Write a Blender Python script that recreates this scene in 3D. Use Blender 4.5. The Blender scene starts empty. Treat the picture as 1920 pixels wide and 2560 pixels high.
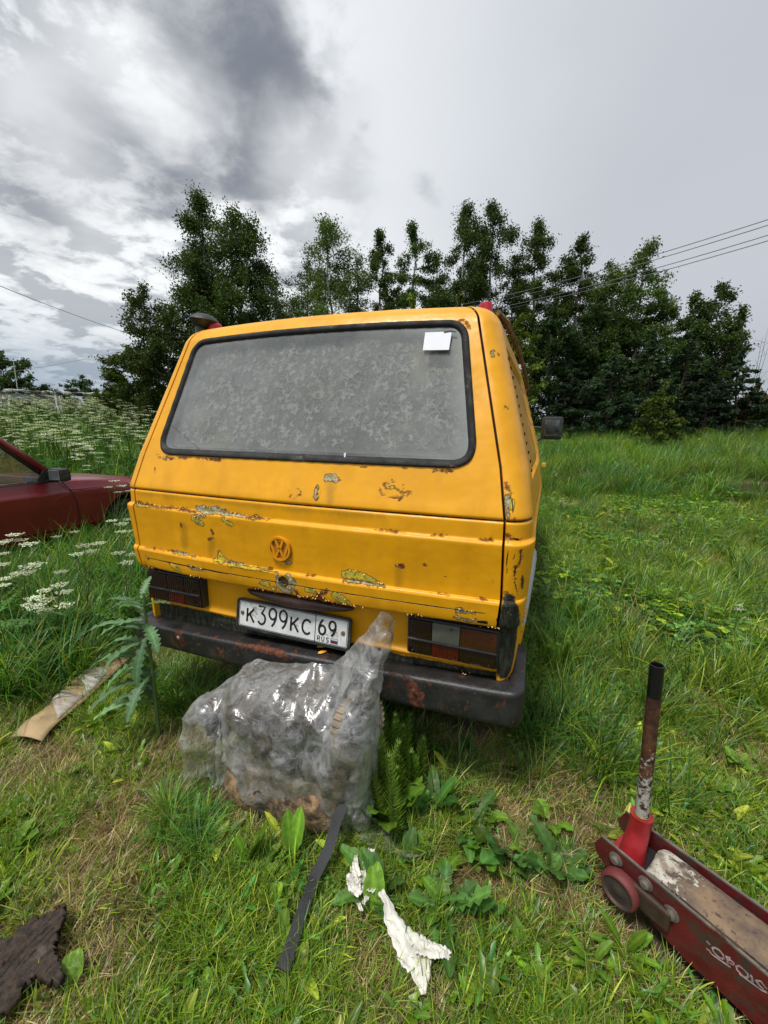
import bpy, bmesh, math, random
import numpy as np
from mathutils import Vector, Matrix, noise as mnoise
random.seed(7); RNG = np.random.default_rng(7)
scene = bpy.context.scene
C = scene.collection
rad = math.radians

# ------------------------------------------------------------------ camera
CAM = np.array([.8782, -1.2827, 1.4141]); YAW, PITCH, ROLL, FPX = .3546, -.2034, -.0012, 402.88
def _rot():
    cz, sz = math.cos(YAW), math.sin(YAW); cx, sx = math.cos(PITCH), math.sin(PITCH); cy, sy = math.cos(ROLL), math.sin(ROLL)
    return np.array([[cz,-sz,0],[sz,cz,0],[0,0,1]]) @ np.array([[1,0,0],[0,cx,-sx],[0,sx,cx]]) @ np.array([[cy,0,sy],[0,1,0],[-sy,0,cy]])
RM = _rot()
cam_data = bpy.data.cameras.new('camera'); cam = bpy.data.objects.new('camera', cam_data); C.objects.link(cam)
cam_data.sensor_fit = 'HORIZONTAL'; cam_data.sensor_width = 36; cam_data.lens = FPX/768*36
cam_data.clip_start = .02; cam_data.clip_end = 3000
m3 = Matrix([[RM[i,0], RM[i,2], -RM[i,1]] for i in range(3)]).to_4x4(); m3.translation = Vector(CAM)
cam.matrix_world = m3; scene.camera = cam
def ray(u, v):                                  # direction of a point of the photograph (1920 x 2560)
    return RM @ np.array([(u*.4-384)/FPX, 1, (512-v*.4)/FPX])
def atz(u, v, z=0.): d = ray(u, v); return CAM + d*((z-CAM[2])/d[2])
def aty(u, v, y): d = ray(u, v); return CAM + d*((y-CAM[1])/d[1])
def atx(u, v, x): d = ray(u, v); return CAM + d*((x-CAM[0])/d[0])
def atd(u, v, r): d = ray(u, v); return CAM + d*(r/math.hypot(d[0], d[1]))
def pix(P):
    d = (np.asarray(P)-CAM) @ RM
    return 384+FPX*d[...,0]/np.maximum(d[...,1],1e-3), 512-FPX*d[...,2]/np.maximum(d[...,1],1e-3), d[...,1]
def unit(v): v = np.asarray(v, float); return v/np.linalg.norm(v)

# ------------------------------------------------------------------ sky and light
SUN_EL, SUN_AZ = rad(66), rad(-156)             # azimuth from +y towards +x : high on the left, a little behind the camera, through thin cloud
world = bpy.data.worlds.new('World'); scene.world = world; world.use_nodes = True
def build_world():
    nt = world.node_tree; nt.nodes.clear(); N = nt.nodes.new; L = nt.links.new
    out = N('ShaderNodeOutputWorld'); tc = N('ShaderNodeTexCoord')
    sky = N('ShaderNodeTexSky'); sky.sky_type = 'NISHITA'; sky.sun_disc = False
    sky.sun_elevation = SUN_EL; sky.sun_rotation = SUN_AZ; sky.air_density = 1.5; sky.dust_density = 3
    b1 = N('ShaderNodeBackground'); b1.inputs[1].default_value = .1; L(sky.outputs[0], b1.inputs[0])
    D = tc.outputs['Generated']
    def math_(op, a, b=None, c=None, clamp=False):
        n = N('ShaderNodeMath'); n.operation = op; n.use_clamp = clamp
        for i, x in enumerate((a, b, c)):
            if x is None: continue
            if isinstance(x, (int, float)): n.inputs[i].default_value = x
            else: L(x, n.inputs[i])
        return n.outputs[0]
    def vm(op, a, b=None, s=None):
        n = N('ShaderNodeVectorMath'); n.operation = op
        for i, x in enumerate((a, b)):
            if x is None: continue
            if isinstance(x, (tuple, list, np.ndarray)): n.inputs[i].default_value = tuple(float(q) for q in x)
            else: L(x, n.inputs[i])
        if s is not None: n.inputs['Scale'].default_value = s
        return n.outputs['Value'] if op in ('DOT_PRODUCT', 'LENGTH', 'DISTANCE') else n.outputs[0]
    sep = N('ShaderNodeSeparateXYZ'); L(D, sep.inputs[0])
    zz = math_('MAXIMUM', math_('ADD', sep.outputs[2], .16), .05)
    comb = N('ShaderNodeCombineXYZ')
    L(math_('DIVIDE', sep.outputs[0], zz), comb.inputs[0]); L(math_('DIVIDE', sep.outputs[1], zz), comb.inputs[1])
    plane = comb.outputs[0]
    def noise(vec, scale, detail=6, rough=.55, dist=0.):
        n = N('ShaderNodeTexNoise'); n.inputs['Scale'].default_value = scale; n.inputs['Detail'].default_value = detail
        n.inputs['Roughness'].default_value = rough; n.inputs['Distortion'].default_value = dist; L(vec, n.inputs['Vector']); return n
    def ramp(x, a, b, lo=0., hi=1.):
        n = N('ShaderNodeMapRange'); n.interpolation_type = 'SMOOTHSTEP'; L(x, n.inputs[0])
        for i, q in enumerate((a, b, lo, hi)): n.inputs[i+1].default_value = q
        return n.outputs[0]
    warp = noise(plane, 1.4, 5, .6); w2 = vm('SCALE', vm('SUBTRACT', warp.outputs['Color'], (.5,.5,.5)), s=.30)
    Dw = vm('ADD', D, w2)
    def blob(u, v, r0, r1):                     # soft mask round a fixed direction of the sky
        d = unit(ray(u, v)); return ramp(vm('DISTANCE', Dw, d), r0, r1, 1., 0.)
    def mix(f, a, b, mode='MIX'):
        n = N('ShaderNodeMix'); n.data_type = 'RGBA'; n.blend_type = mode
        if isinstance(f, (int, float)): n.inputs[0].default_value = f
        else: L(f, n.inputs[0])
        for i, x in ((6, a), (7, b)):
            if isinstance(x, tuple): n.inputs[i].default_value = (*x, 1)
            else: L(x, n.inputs[i])
        return n.outputs[2]
    lf = vm('DOT_PRODUCT', D, unit([math.cos(YAW), math.sin(YAW), 0]))   # towards the right hand side of the place
    base = mix(ramp(lf, -.35, .55), (.76,.78,.79), (.45,.47,.51))
    # broken cloud on the left half of the sky, smooth veil on the right
    n1 = noise(plane, 2.1, 9, .58, .25).outputs['Fac']; n2 = noise(plane, 5.5, 8, .6, .3).outputs['Fac']
    cl = math_('ADD', math_('MULTIPLY', n1, .52), math_('MULTIPLY', n2, .48))
    left = ramp(lf, .02, -.22)
    dark = math_('MULTIPLY', ramp(cl, .465, .545), left)
    base = mix(math_('MULTIPLY', dark, .72), base, (.26,.28,.31))
    bright = math_('MULTIPLY', ramp(cl, .465, .40), math_('MULTIPLY', left, .8))
    base = mix(bright, base, (.88,.885,.885))
    # subtle modulation of the veil
    n3 = noise(plane, .9, 4, .5).outputs['Fac']; base = mix(math_('MULTIPLY', ramp(n3, .42, .62), .13), base, (.31,.335,.37))
    # the heavy dark cloud, its tail, and the small scraps
    for (u, v, r0, r1, a) in ((560,110,.09,.16,.80),(520,10,.08,.15,.6),(610,290,.10,.165,.85),(650,200,.04,.10,.6),(620,400,.05,.10,.85),(590,455,.02,.06,.6),(250,330,.02,.06,.5),(320,420,.03,.09,.5),(400,480,.02,.07,.5),(330,330,.02,.14,.40),(430,430,.02,.10,.35),
                              (845,425,.0,.085,.45),(870,330,.0,.035,.35),(893,245,.0,.03,.4),(1045,450,.0,.035,.3),(60,400,.03,.16,.40),(120,480,.02,.12,.3)):
        m = math_('MULTIPLY', math_('MULTIPLY', blob(u, v, r0, r1), ramp(n2, .30, .60, .55, 1.)), a)
        base = mix(m, base, (.165,.18,.21))
    for (u, v, r0, r1, a) in ((330,200,.02,.14,.55),(100,300,.0,.12,.5),(720,400,.02,.16,.45),(240,560,.0,.12,.4)):
        base = mix(math_('MULTIPLY', blob(u, v, r0, r1), a), base, (.90,.91,.91))
    # lower sky: bluish rain light near the left horizon, grey blue on the right
    low = ramp(sep.outputs[2], .26, .02)
    base = mix(math_('MULTIPLY', low, ramp(lf, -.15, -.75)), base, (.18,.255,.35))
    base = mix(math_('MULTIPLY', low, ramp(lf, .1, .6, 0., .65)), base, (.29,.335,.39))
    b2 = N('ShaderNodeBackground'); b2.inputs[1].default_value = .90; L(base, b2.inputs[0])
    ms = N('ShaderNodeMixShader'); ms.inputs[0].default_value = .95; L(b1.outputs[0], ms.inputs[1]); L(b2.outputs[0], ms.inputs[2])
    L(ms.outputs[0], out.inputs[0])
build_world()
sun_d = bpy.data.lights.new('sun', 'SUN'); sun_d.energy = 2.3; sun_d.angle = rad(11); sun_d.color = (1,.965,.90)
sun = bpy.data.objects.new('sun', sun_d); C.objects.link(sun)
sdir = Vector((math.sin(SUN_AZ)*math.cos(SUN_EL), math.cos(SUN_AZ)*math.cos(SUN_EL), math.sin(SUN_EL)))
sun.rotation_euler = sdir.to_track_quat('Z', 'Y').to_euler(); sun.location = (0,0,30)
vs = scene.view_settings; vs.view_transform = 'Standard'; vs.look = 'None'; vs.exposure = .52; vs.gamma = 1; vs.use_curve_mapping = False

# ------------------------------------------------------------------ helpers
def tag(o, label=None, cat=None, group=None, kind=None):
    if label: o['label'] = label
    if cat: o['category'] = cat
    if group: o['group'] = group
    if kind: o['kind'] = kind
    return o
def empty(name, loc=(0,0,0), label=None, cat=None, group=None, rz=0):
    o = bpy.data.objects.new(name, None); C.objects.link(o); o.location = tuple(map(float, loc)); o.rotation_euler = (0,0,rz); o.empty_display_size = .1
    return tag(o, label, cat, group)
def link(name, me, mat=None, parent=None):
    o = bpy.data.objects.new(name, me); C.objects.link(o)
    if mat: me.materials.append(mat)
    if parent: o.parent = parent
    return o
def fmesh(name, V, F, cols=None, smooth=False, extra=None):
    """V (n,3), F (m,k) arrays -> mesh, quickly; cols = per vertex colour attribute 'col'"""
    V = np.asarray(V, np.float32); F = np.asarray(F, np.int32); me = bpy.data.meshes.new(name)
    me.vertices.add(len(V)); me.vertices.foreach_set('co', V.ravel())
    k = F.shape[1]; me.loops.add(F.size); me.loops.foreach_set('vertex_index', F.ravel())
    me.polygons.add(len(F)); me.polygons.foreach_set('loop_start', np.arange(0, F.size, k, dtype=np.int32))
    if smooth: me.polygons.foreach_set('use_smooth', np.ones(len(F), bool))
    me.update(calc_edges=True); me.validate()
    if cols is not None:
        a = me.attributes.new('col', 'FLOAT_COLOR', 'POINT'); c4 = np.ones((len(V),4), np.float32); c4[:,:3] = cols; a.data.foreach_set('color', c4.ravel())
    for n_, arr in (extra or {}).items():
        a = me.attributes.new(n_, 'FLOAT', 'POINT'); a.data.foreach_set('value', np.asarray(arr, np.float32).ravel())
    return me
class MB:
    """collects shapes; build() links them as ONE mesh object"""
    def __init__(s): s.v = []; s.f = []; s.c = []; s.cc = (.5,.5,.5)
    def add(s, V, F):
        o = len(s.v); s.v += [tuple(map(float, p)) for p in V]; s.f += [tuple(i+o for i in f) for f in F]; s.c += [s.cc]*len(V); return s
    def box(s, c, d, R=None, bev=0.):
        x, y, z = d[0]/2, d[1]/2, d[2]/2
        if bev:
            b = min(bev, x*.9, y*.9, z*.9); bm = bmesh.new(); bmesh.ops.create_cube(bm, size=1)
            bmesh.ops.scale(bm, vec=d, verts=bm.verts); bmesh.ops.bevel(bm, geom=bm.edges[:], offset=b, segments=2, affect='EDGES', profile=.6)
            V = np.array([v.co[:] for v in bm.verts]); F = [[v.index for v in f.verts] for f in bm.faces]; bm.free()
        else:
            V = np.array([(a,b_,c_) for a in (-x,x) for b_ in (-y,y) for c_ in (-z,z)]); F = [(0,1,3,2),(4,6,7,5),(0,4,5,1),(2,3,7,6),(0,2,6,4),(1,5,7,3)]
        if R is not None: V = V @ np.array(R).T
        return s.add(V+np.array(c), F)
    def tube(s, pts, r, n=8, cap=True, sq=1.):
        P = np.array(pts, float); r = np.broadcast_to(np.asarray(r, float), (len(P),)); T = np.gradient(P, axis=0); V = []; a = None
        for i, p in enumerate(P):
            t = T[i]/(np.linalg.norm(T[i])+1e-9)
            if a is None: a = np.cross(t, (0,0,1) if abs(t[2]) < .9 else (1,0,0))
            a = a-t*np.dot(a, t); a /= np.linalg.norm(a)+1e-9; b = np.cross(t, a)
            for k in range(n):
                q = 2*math.pi*k/n; V.append(p+r[i]*(math.cos(q)*a+sq*math.sin(q)*b))
        F = [(i*n+k, i*n+(k+1)%n, (i+1)*n+(k+1)%n, (i+1)*n+k) for i in range(len(P)-1) for k in range(n)]
        if cap: F += [tuple(range(n-1,-1,-1)), tuple((len(P)-1)*n+k for k in range(n))]
        return s.add(V, F)
    def lathe(s, prof, c=(0,0,0), n=24, R=None):
        V = []; 
        for (r, z) in prof:
            for k in range(n): q = 2*math.pi*k/n; V.append((r*math.cos(q), r*math.sin(q), z))
        V = np.array(V)
        if R is not None: V = V @ np.array(R).T
        F = [(i*n+k, i*n+(k+1)%n, (i+1)*n+(k+1)%n, (i+1)*n+k) for i in range(len(prof)-1) for k in range(n)]
        F += [tuple(range(n-1,-1,-1)), tuple((len(prof)-1)*n+k for k in range(n))]
        return s.add(V+np.array(c), F)
    def prism(s, poly, o, ex, ey, ez, th):
        """polygon in the (ex,ey) plane at o, thickness th along ez"""
        ex, ey, ez, o = map(np.array, (ex, ey, ez, o)); n = len(poly)
        A = [o+ex*a+ey*b for a, b in poly]; V = A+[p+ez*th for p in A]
        return s.add(V, [tuple(range(n-1,-1,-1)), tuple(range(n,2*n))]+[(i,(i+1)%n,n+(i+1)%n,n+i) for i in range(n)])
    def stroke(s, pts, w, o, ex, ey, ez, th):
        """flat raised stroke of width w along 2D points"""
        P = np.array(pts, float); n = len(P); T = np.gradient(P, axis=0)
        closed = np.allclose(P[0], P[-1])
        if closed: T[0] = T[-1] = P[1]-P[-2]
        T /= np.linalg.norm(T, axis=1)[:,None]+1e-9; Nn = np.stack([-T[:,1], T[:,0]], 1)*w/2
        A = P+Nn; B = P-Nn; ex, ey, ez, o = map(np.array, (ex, ey, ez, o)); V = []
        for h in (0, th):
            for Q in (A, B): V += [o+ex*q[0]+ey*q[1]+ez*h for q in Q]
        F = []
        for i in range(n-1):
            F += [(2*n+i,2*n+i+1,3*n+i+1,3*n+i),(i,i+1,2*n+i+1,2*n+i),(n+i+1,n+i,3*n+i,3*n+i+1)]
        if not closed: F += [(0,n,3*n,2*n),(n-1,2*n-1,4*n-1,3*n-1)]
        return s.add(V, F)
    def build(s, name, mat=None, parent=None, smooth=False, cols=False, auto=None):
        me = bpy.data.meshes.new(name); me.from_pydata(s.v, [], s.f); me.update()
        if smooth or auto: me.polygons.foreach_set('use_smooth', [True]*len(me.polygons))
        if auto: me.set_sharp_from_angle(angle=rad(auto))
        if cols:
            a = me.attributes.new('col', 'FLOAT_COLOR', 'POINT'); c4 = np.ones((len(s.v),4), np.float32); c4[:,:3] = s.c; a.data.foreach_set('color', c4.ravel())
        return link(name, me, mat, parent)
def interp(z, tab): t = np.array(tab, float); return np.interp(z, t[:,0], t[:,1])
def sstep(x, a, b): t = np.clip((np.asarray(x, float)-a)/(b-a), 0, 1); return t*t*(3-2*t)
def vnoise(x, y, s=1., seed=0):
    """smooth value noise, numpy"""
    x = np.asarray(x, float)*s+seed*17.3; y = np.asarray(y, float)*s+seed*9.1; xi = np.floor(x).astype(int); yi = np.floor(y).astype(int); fx = x-xi; fy = y-yi
    def h(a, b): q = np.sin(a*127.1+b*311.7+seed*74.7)*43758.5453; return q-np.floor(q)
    fx = fx*fx*(3-2*fx); fy = fy*fy*(3-2*fy)
    return (h(xi,yi)*(1-fx)+h(xi+1,yi)*fx)*(1-fy)+(h(xi,yi+1)*(1-fx)+h(xi+1,yi+1)*fx)*fy
def fnoise(x, y, s=1., seed=0, o=4):
    r = 0; a = .5
    for i in range(o): r = r+a*vnoise(x, y, s*2**i, seed+i); a *= .5
    return r/(1-.5**o)

class NT:
    """small shader builder"""
    def __init__(s, name):
        s.m = bpy.data.materials.new(name); s.m.use_nodes = True; s.t = s.m.node_tree; s.t.nodes.clear(); s.out = s.n('ShaderNodeOutputMaterial')
        s.tc = s.n('ShaderNodeTexCoord'); s.obj = s.tc.outputs['Object']
    def n(s, k): return s.t.nodes.new(k)
    def set(s, sock, x):
        if x is None: return
        if isinstance(x, (int, float)): sock.default_value = x
        elif isinstance(x, (tuple, list)): sock.default_value = (*x, 1) if len(x) == 3 and len(sock.default_value) == 4 else tuple(x)
        else: s.t.links.new(x, sock)
    def noise(s, scale, detail=5, rough=.55, dist=0., vec=None, out='Fac'):
        n = s.n('ShaderNodeTexNoise'); s.set(n.inputs['Scale'], scale); s.set(n.inputs['Detail'], detail); s.set(n.inputs['Roughness'], rough); s.set(n.inputs['Distortion'], dist); s.set(n.inputs['Vector'], vec or s.obj); return n.outputs[out]
    def vor(s, scale, vec=None, feat='F1', out='Distance'):
        n = s.n('ShaderNodeTexVoronoi'); n.feature = feat; s.set(n.inputs['Scale'], scale); s.set(n.inputs['Vector'], vec or s.obj); return n.outputs[out]
    def map(s, sc, vec=None, loc=(0,0,0), rot=(0,0,0)):
        n = s.n('ShaderNodeMapping'); s.set(n.inputs['Scale'], sc); s.set(n.inputs['Location'], loc); s.set(n.inputs['Rotation'], rot); s.set(n.inputs['Vector'], vec or s.obj); return n.outputs[0]
    def r(s, x, a, b, lo=0., hi=1., sm=True):
        n = s.n('ShaderNodeMapRange'); n.interpolation_type = 'SMOOTHSTEP' if sm else 'LINEAR'; s.set(n.inputs[0], x)
        for i, q in enumerate((a, b, lo, hi)): s.set(n.inputs[i+1], q)
        return n.outputs[0]
    def m_(s, op, a, b=None, c=None, clamp=False):
        n = s.n('ShaderNodeMath'); n.operation = op; n.use_clamp = clamp
        for i, x in enumerate((a, b, c)): s.set(n.inputs[i], x)
        return n.outputs[0]
    def mix(s, f, a, b, mode='MIX'):
        n = s.n('ShaderNodeMix'); n.data_type = 'RGBA'; n.blend_type = mode; s.set(n.inputs[0], f); s.set(n.inputs[6], a); s.set(n.inputs[7], b); return n.outputs[2]
    def attr(s, name, out='Fac'): n = s.n('ShaderNodeAttribute'); n.attribute_name = name; return n.outputs[out]
    def bump(s, h, st=.3, dist=.01, nrm=None):
        n = s.n('ShaderNodeBump'); s.set(n.inputs['Strength'], st); s.set(n.inputs['Distance'], dist); s.set(n.inputs['Height'], h); s.set(n.inputs['Normal'], nrm); return n.outputs[0]
    def bsdf(s, col, rough=.6, metal=0., normal=None, **kw):
        n = s.n('ShaderNodeBsdfPrincipled'); s.set(n.inputs['Base Color'], col); s.set(n.inputs['Roughness'], rough); s.set(n.inputs['Metallic'], metal); s.set(n.inputs['Normal'], normal)
        for k, v in kw.items(): s.set(n.inputs[k.replace('_', ' ')], v)
        return n.outputs[0]
    def done(s, sh): s.t.links.new(sh, s.out.inputs[0]); return s.m
    def mixs(s, f, a, b):
        n = s.n('ShaderNodeMixShader'); s.set(n.inputs[0], f); s.t.links.new(a, n.inputs[1]); s.t.links.new(b, n.inputs[2]); return n.outputs[0]
def simple(name, col, rough=.6, metal=0., var=.25, vs_=12., bump=.2, bs=60., dirt=None, **kw):
    q = NT(name); n = q.noise(vs_, 6, .6); c = q.mix(q.r(n, .3, .7), tuple(x*(1-var) for x in col), tuple(min(1, x*(1+var)) for x in col))
    if dirt:
        d = q.r(q.noise(vs_*.7, 7, .7, .5), dirt[1], dirt[1]+.08); c = q.mix(d, c, dirt[0])
    return q.done(q.bsdf(c, q.r(q.noise(vs_*2, 4), .3, .7, max(rough-.1, .02), min(1, rough+.12)), metal, q.bump(q.noise(bs, 5, .6), bump, .004), **kw))

M = {}
def leafmat(name, mott=False, hue=.0, trans=.35, spec=.3, rough=.45, gain=1.):
    q = NT(name); a = q.attr('col', 'Color'); oi = q.n('ShaderNodeObjectInfo').outputs['Random']
    hs = q.n('ShaderNodeHueSaturation'); q.set(hs.inputs['Hue'], q.r(oi, 0, 1, .487, .513, False)); q.set(hs.inputs['Saturation'], 1.); q.set(hs.inputs['Value'], q.r(q.m_('FRACT', q.m_('MULTIPLY', oi, 7.31)), 0, 1, .62*gain, 1.35*gain, False)); q.set(hs.inputs['Color'], a)
    c = hs.outputs[0]
    if mott: c = q.mix(q.r(q.noise(55, 5, .7), .40, .66, 0, .5), c, q.mix(1., c, (.55,.62,.5), 'MULTIPLY')); c = q.mix(q.r(q.noise(38, 6, .75), .66, .70, 0, .8), c, (.16,.10,.03))
    b = q.bsdf(c, rough, 0, q.bump(q.noise(70, 4, .6), .6, .004) if mott else None, **{'Specular_IOR_Level': spec})
    t = q.n('ShaderNodeBsdfTranslucent'); q.set(t.inputs[0], q.mix(1., c, (1.35,1.5,.55), 'MULTIPLY')); return q.done(q.mixs(trans, b, t.outputs[0]))
M['grass'] = leafmat('grass_blades', spec=.45, rough=.36); M['leaf'] = leafmat('weed_leaf', True, trans=.30, spec=.35, rough=.45); M['tree'] = leafmat('tree_leaf', trans=.30, spec=.2, rough=.55)
M['flower'] = leafmat('flower_petals', trans=.25, spec=.1, rough=.8)
M['rubber'] = simple('black_rubber', (.008,.008,.008), .75, bump=.5, bs=150, dirt=((.10,.085,.06), .60))
M['black'] = simple('black_dark', (.006,.006,.006), .8)
M['plastic'] = simple('black_plastic', (.018,.020,.020), .5, dirt=((.05,.055,.045), .56))
M['chrome'] = simple('worn_metal', (.45,.44,.42), .3, .9)
M['glassdark'] = simple('mirror_glass', (.30,.34,.36), .08, .85, var=.3, vs_=5, bump=.0)

# ------------------------------------------------------------------ paint of the van
def paint(name, base, dusty=0.):
    q = NT(name); o = q.obj
    nf = q.m_('ADD', q.m_('MULTIPLY', q.m_('SUBTRACT', q.noise(70, 6, .65), .5), 2.2), q.m_('MULTIPLY', q.m_('SUBTRACT', q.noise(22, 4, .6), .5), 2.6))
    def field(n, sh=0., amp=1., soft=.12): return q.r(q.m_('ADD', q.m_('ADD', q.attr(n), q.m_('MULTIPLY', nf, amp)), sh), -soft, soft)
    streak = q.r(q.noise(1., 6, .6, vec=q.map((9,9,.9))), .42, .75); big = q.r(q.noise(3.2, 5, .6), .35, .7)
    c = q.mix(big, tuple(x*.93 for x in base), tuple(x*1.05 for x in base)); c = q.mix(q.m_('MULTIPLY', streak, .38), c, (base[0]*.62, base[1]*.55, .006))
    speck = q.r(q.noise(240, 3, .7), .69, .73); c = q.mix(q.m_('MULTIPLY', speck, .5), c, (.10,.05,.01))
    if dusty: c = q.mix(q.m_('MULTIPLY', q.r(q.noise(9, 7, .65), .35, .7), dusty), c, (.33,.24,.10))
    stain = q.r(q.m_('ADD', q.attr('stain'), q.m_('MULTIPLY', nf, .8)), -1.5, 1.5, 0, .42); c = q.mix(stain, c, (.20,.115,.008))
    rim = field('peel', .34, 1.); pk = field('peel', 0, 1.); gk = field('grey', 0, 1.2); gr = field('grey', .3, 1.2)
    c = q.mix(q.m_('MULTIPLY', q.m_('MAXIMUM', rim, gr), .75), c, (.16,.075,.02))  # brown rim round the peeling: painted edge shadow along with crack dirt
    pc = q.mix(q.r(q.noise(26, 6, .65), .42, .62), (.62,.50,.02), (.30,.27,.05)); pc = q.mix(q.r(q.noise(90, 4, .6), .60, .66), pc, (.10,.075,.03))
    c = q.mix(pk, c, pc)
    gc = q.mix(q.r(q.noise(45, 6, .7), .40, .62), (.27,.25,.10), (.46,.43,.30)); gc = q.mix(q.r(q.noise(120, 5, .7), .52, .60), gc, (.10,.065,.03)); c = q.mix(gk, c, gc)
    rk = field('rust', 0, 1.3, .5); rc = q.mix(q.r(q.noise(110, 5, .7), .40, .62), (.20,.055,.012), (.045,.012,.006)); c = q.mix(rk, c, rc)
    dk = field('dark', 0, .10, .08); c = q.mix(dk, c, (.012,.007,.005))
    bk = field('black', 0, .8, .5); bc = q.mix(q.r(q.noise(14, 6, .7, vec=q.map((5,5,1.2))), .42, .7), (.008,.009,.006), (.05,.062,.035)); bc = q.mix(q.r(q.noise(80, 5, .7), .63, .70), bc, (.30,.17,.02)); c = q.mix(bk, c, bc)
    h = q.m_('MULTIPLY', q.m_('SUBTRACT', 1., q.m_('MAXIMUM', q.m_('MAXIMUM', pk, gk), rk)), 1.)
    h = q.m_('ADD', h, q.m_('MULTIPLY', q.m_('SUBTRACT', rim, pk), .9)); h = q.m_('ADD', h, q.m_('MULTIPLY', q.m_('SUBTRACT', gr, gk), .7))
    h = q.m_('SUBTRACT', h, q.m_('MULTIPLY', dk, 1.))
    n1 = q.bump(h, .9, .0022); n2 = q.bump(q.noise(160, 3, .6), .06, .003, n1); n3 = q.bump(q.noise(5, 3, .5), .32, .03, n2)
    rough = q.m_('ADD', q.r(q.noise(30, 5), .3, .7, .30, .46), q.m_('MULTIPLY', q.m_('MAXIMUM', q.m_('MAXIMUM', pk, gk), q.m_('MAXIMUM', rk, bk)), .4))
    return q.done(q.bsdf(c, rough, 0, n3, Specular_IOR_Level=.42))
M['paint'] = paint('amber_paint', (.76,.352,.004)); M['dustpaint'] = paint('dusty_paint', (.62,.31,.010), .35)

# ------------------------------------------------------------------ van geometry (local frame: x right, y forward, z up)
TILT = .013; VLOC = np.array([-.013, 0, 0]); VR = np.array([[math.cos(TILT),0,math.sin(TILT)],[0,1,0],[-math.sin(TILT),0,math.cos(TILT)]])
van = empty('camper_van', VLOC, 'rusty amber yellow van with peeling paint and lace curtain behind its rear window', 'van'); van.rotation_euler = (0, TILT, 0)
YR = [(.30,.16),(.42,.08),(.50,.055),(.74,.05),(.767,.028),(.775,.014),(.80,.008),(.858,.0),(.866,.003),(.872,.014),(.90,.013),(.98,.007),(1.055,.0),(1.062,.0),(1.067,.003),(1.073,.012),(1.078,.014),(1.15,.014),(1.165,.018),(1.29,.064),(1.797,.262),(1.83,.285),(1.85,.315),(1.86,.345)]
WT = [(.30,.84),(.42,.85),(.60,.872),(.75,.885),(.87,.893),(1.055,.901),(1.066,.901),(1.075,.890),(1.14,.889),(1.29,.864),(1.797,.722),(1.83,.705),(1.85,.685),(1.86,.66)]
XG = [(.60,.81),(.767,.805),(.866,.811),(1.14,.803),(1.30,.775),(1.83,.642)]
def yr(z): return interp(z, YR)+.007*np.exp(-((np.asarray(z)-1.138)/.005)**2)
def wd(z): return interp(z, WT)-.006*np.exp(-((np.asarray(z)-1.138)/.005)**2)
def xg(z):
    z = np.asarray(z, float); R_ = .055; t = np.clip((z-(1.855-R_))/R_, 0, .999); return interp(z, XG)-R_*(1-np.sqrt(1-t*t))
def arch(x, z): return z+.016*(1-np.minimum(1, (np.asarray(x)/.7)**2))*sstep(z, 1.25, 1.85)
def rear_y(x, z): return yr(z)-.030*(1-np.minimum(1.3, (np.asarray(x)/.8)**2))
def TG(u, v, off=0.):                            # point of the rear surface seen at (u, v)
    o = VR.T @ (CAM-VLOC); d = VR.T @ ray(u, v); t = (0-o[1])/d[1]
    for _ in range(12):
        p = o+d*t; t = (rear_y(p[0], p[2])-off-o[1])/d[1]
    return o+d*t
c1 = lambda a, b: (300+.33755*a, 740+.33755*b); c2 = lambda a, b: (860+.33755*a, 740+.33755*b)
c3 = lambda a, b: (300+.33755*a, 1200+.33755*b); c4 = lambda a, b: (860+.33755*a, 1200+.33755*b); c7 = lambda a, b: (580+.1929*a, 1340+.1929*b)
WEAR = []                                        # (kind, 3D polyline, radii)
def W(kind, cf, pts, r, close=False, f=None):
    P = [TG(*cf(*p)) for p in pts]
    if close: P.append(P[0])
    WEAR.append((kind, np.array(P), np.broadcast_to(np.asarray(r, float), (len(P),))))
def rough_line(kind, z, x0, x1, r, n=40, amp=.6, gap=.35, seed=0):
    xs = np.linspace(x0, x1, n)
    for i in range(n-1):
        k = vnoise(xs[i], 0, 14, seed)
        if k < gap: continue
        WEAR.append((kind, np.array([[xs[i], rear_y(xs[i], z), z],[xs[i+1], rear_y(xs[i+1], z), z]]), np.array([r, r])*(1-amp+amp*2*(k-gap))))
# seams and creases
WEAR.append(('dark', np.array([[x, rear_y(x, 1.138), 1.138] for x in np.linspace(-.88,.88,30)]), np.full(30, .0026)))
WEAR.append(('dark', np.array([[x, rear_y(x, .822), .822] for x in np.linspace(-.77,.765,26)]), np.full(26, .0019)))
WEAR.append(('dark', np.array([[.765, .0, .822],[.765, 0, .868]]), np.full(2, .0017)))
rough_line('dark', 1.1375, -.78, .6, .006, 60, .8, .62, 3); rough_line('stain', 1.12, -.78, .4, .012, 30, .8, .3, 5)
rough_line('rust', .8695, -.78, .79, .0022, 90, .7, .50, 8); rough_line('rust', .771, -.79, .79, .007, 90, .8, .33, 9); rough_line('dark', .768, -.79, .79, .0035, 90, .8, .4, 19)
rough_line('rust', 1.0735, .2, .80, .0016, 60, .7, .74, 12)
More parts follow.
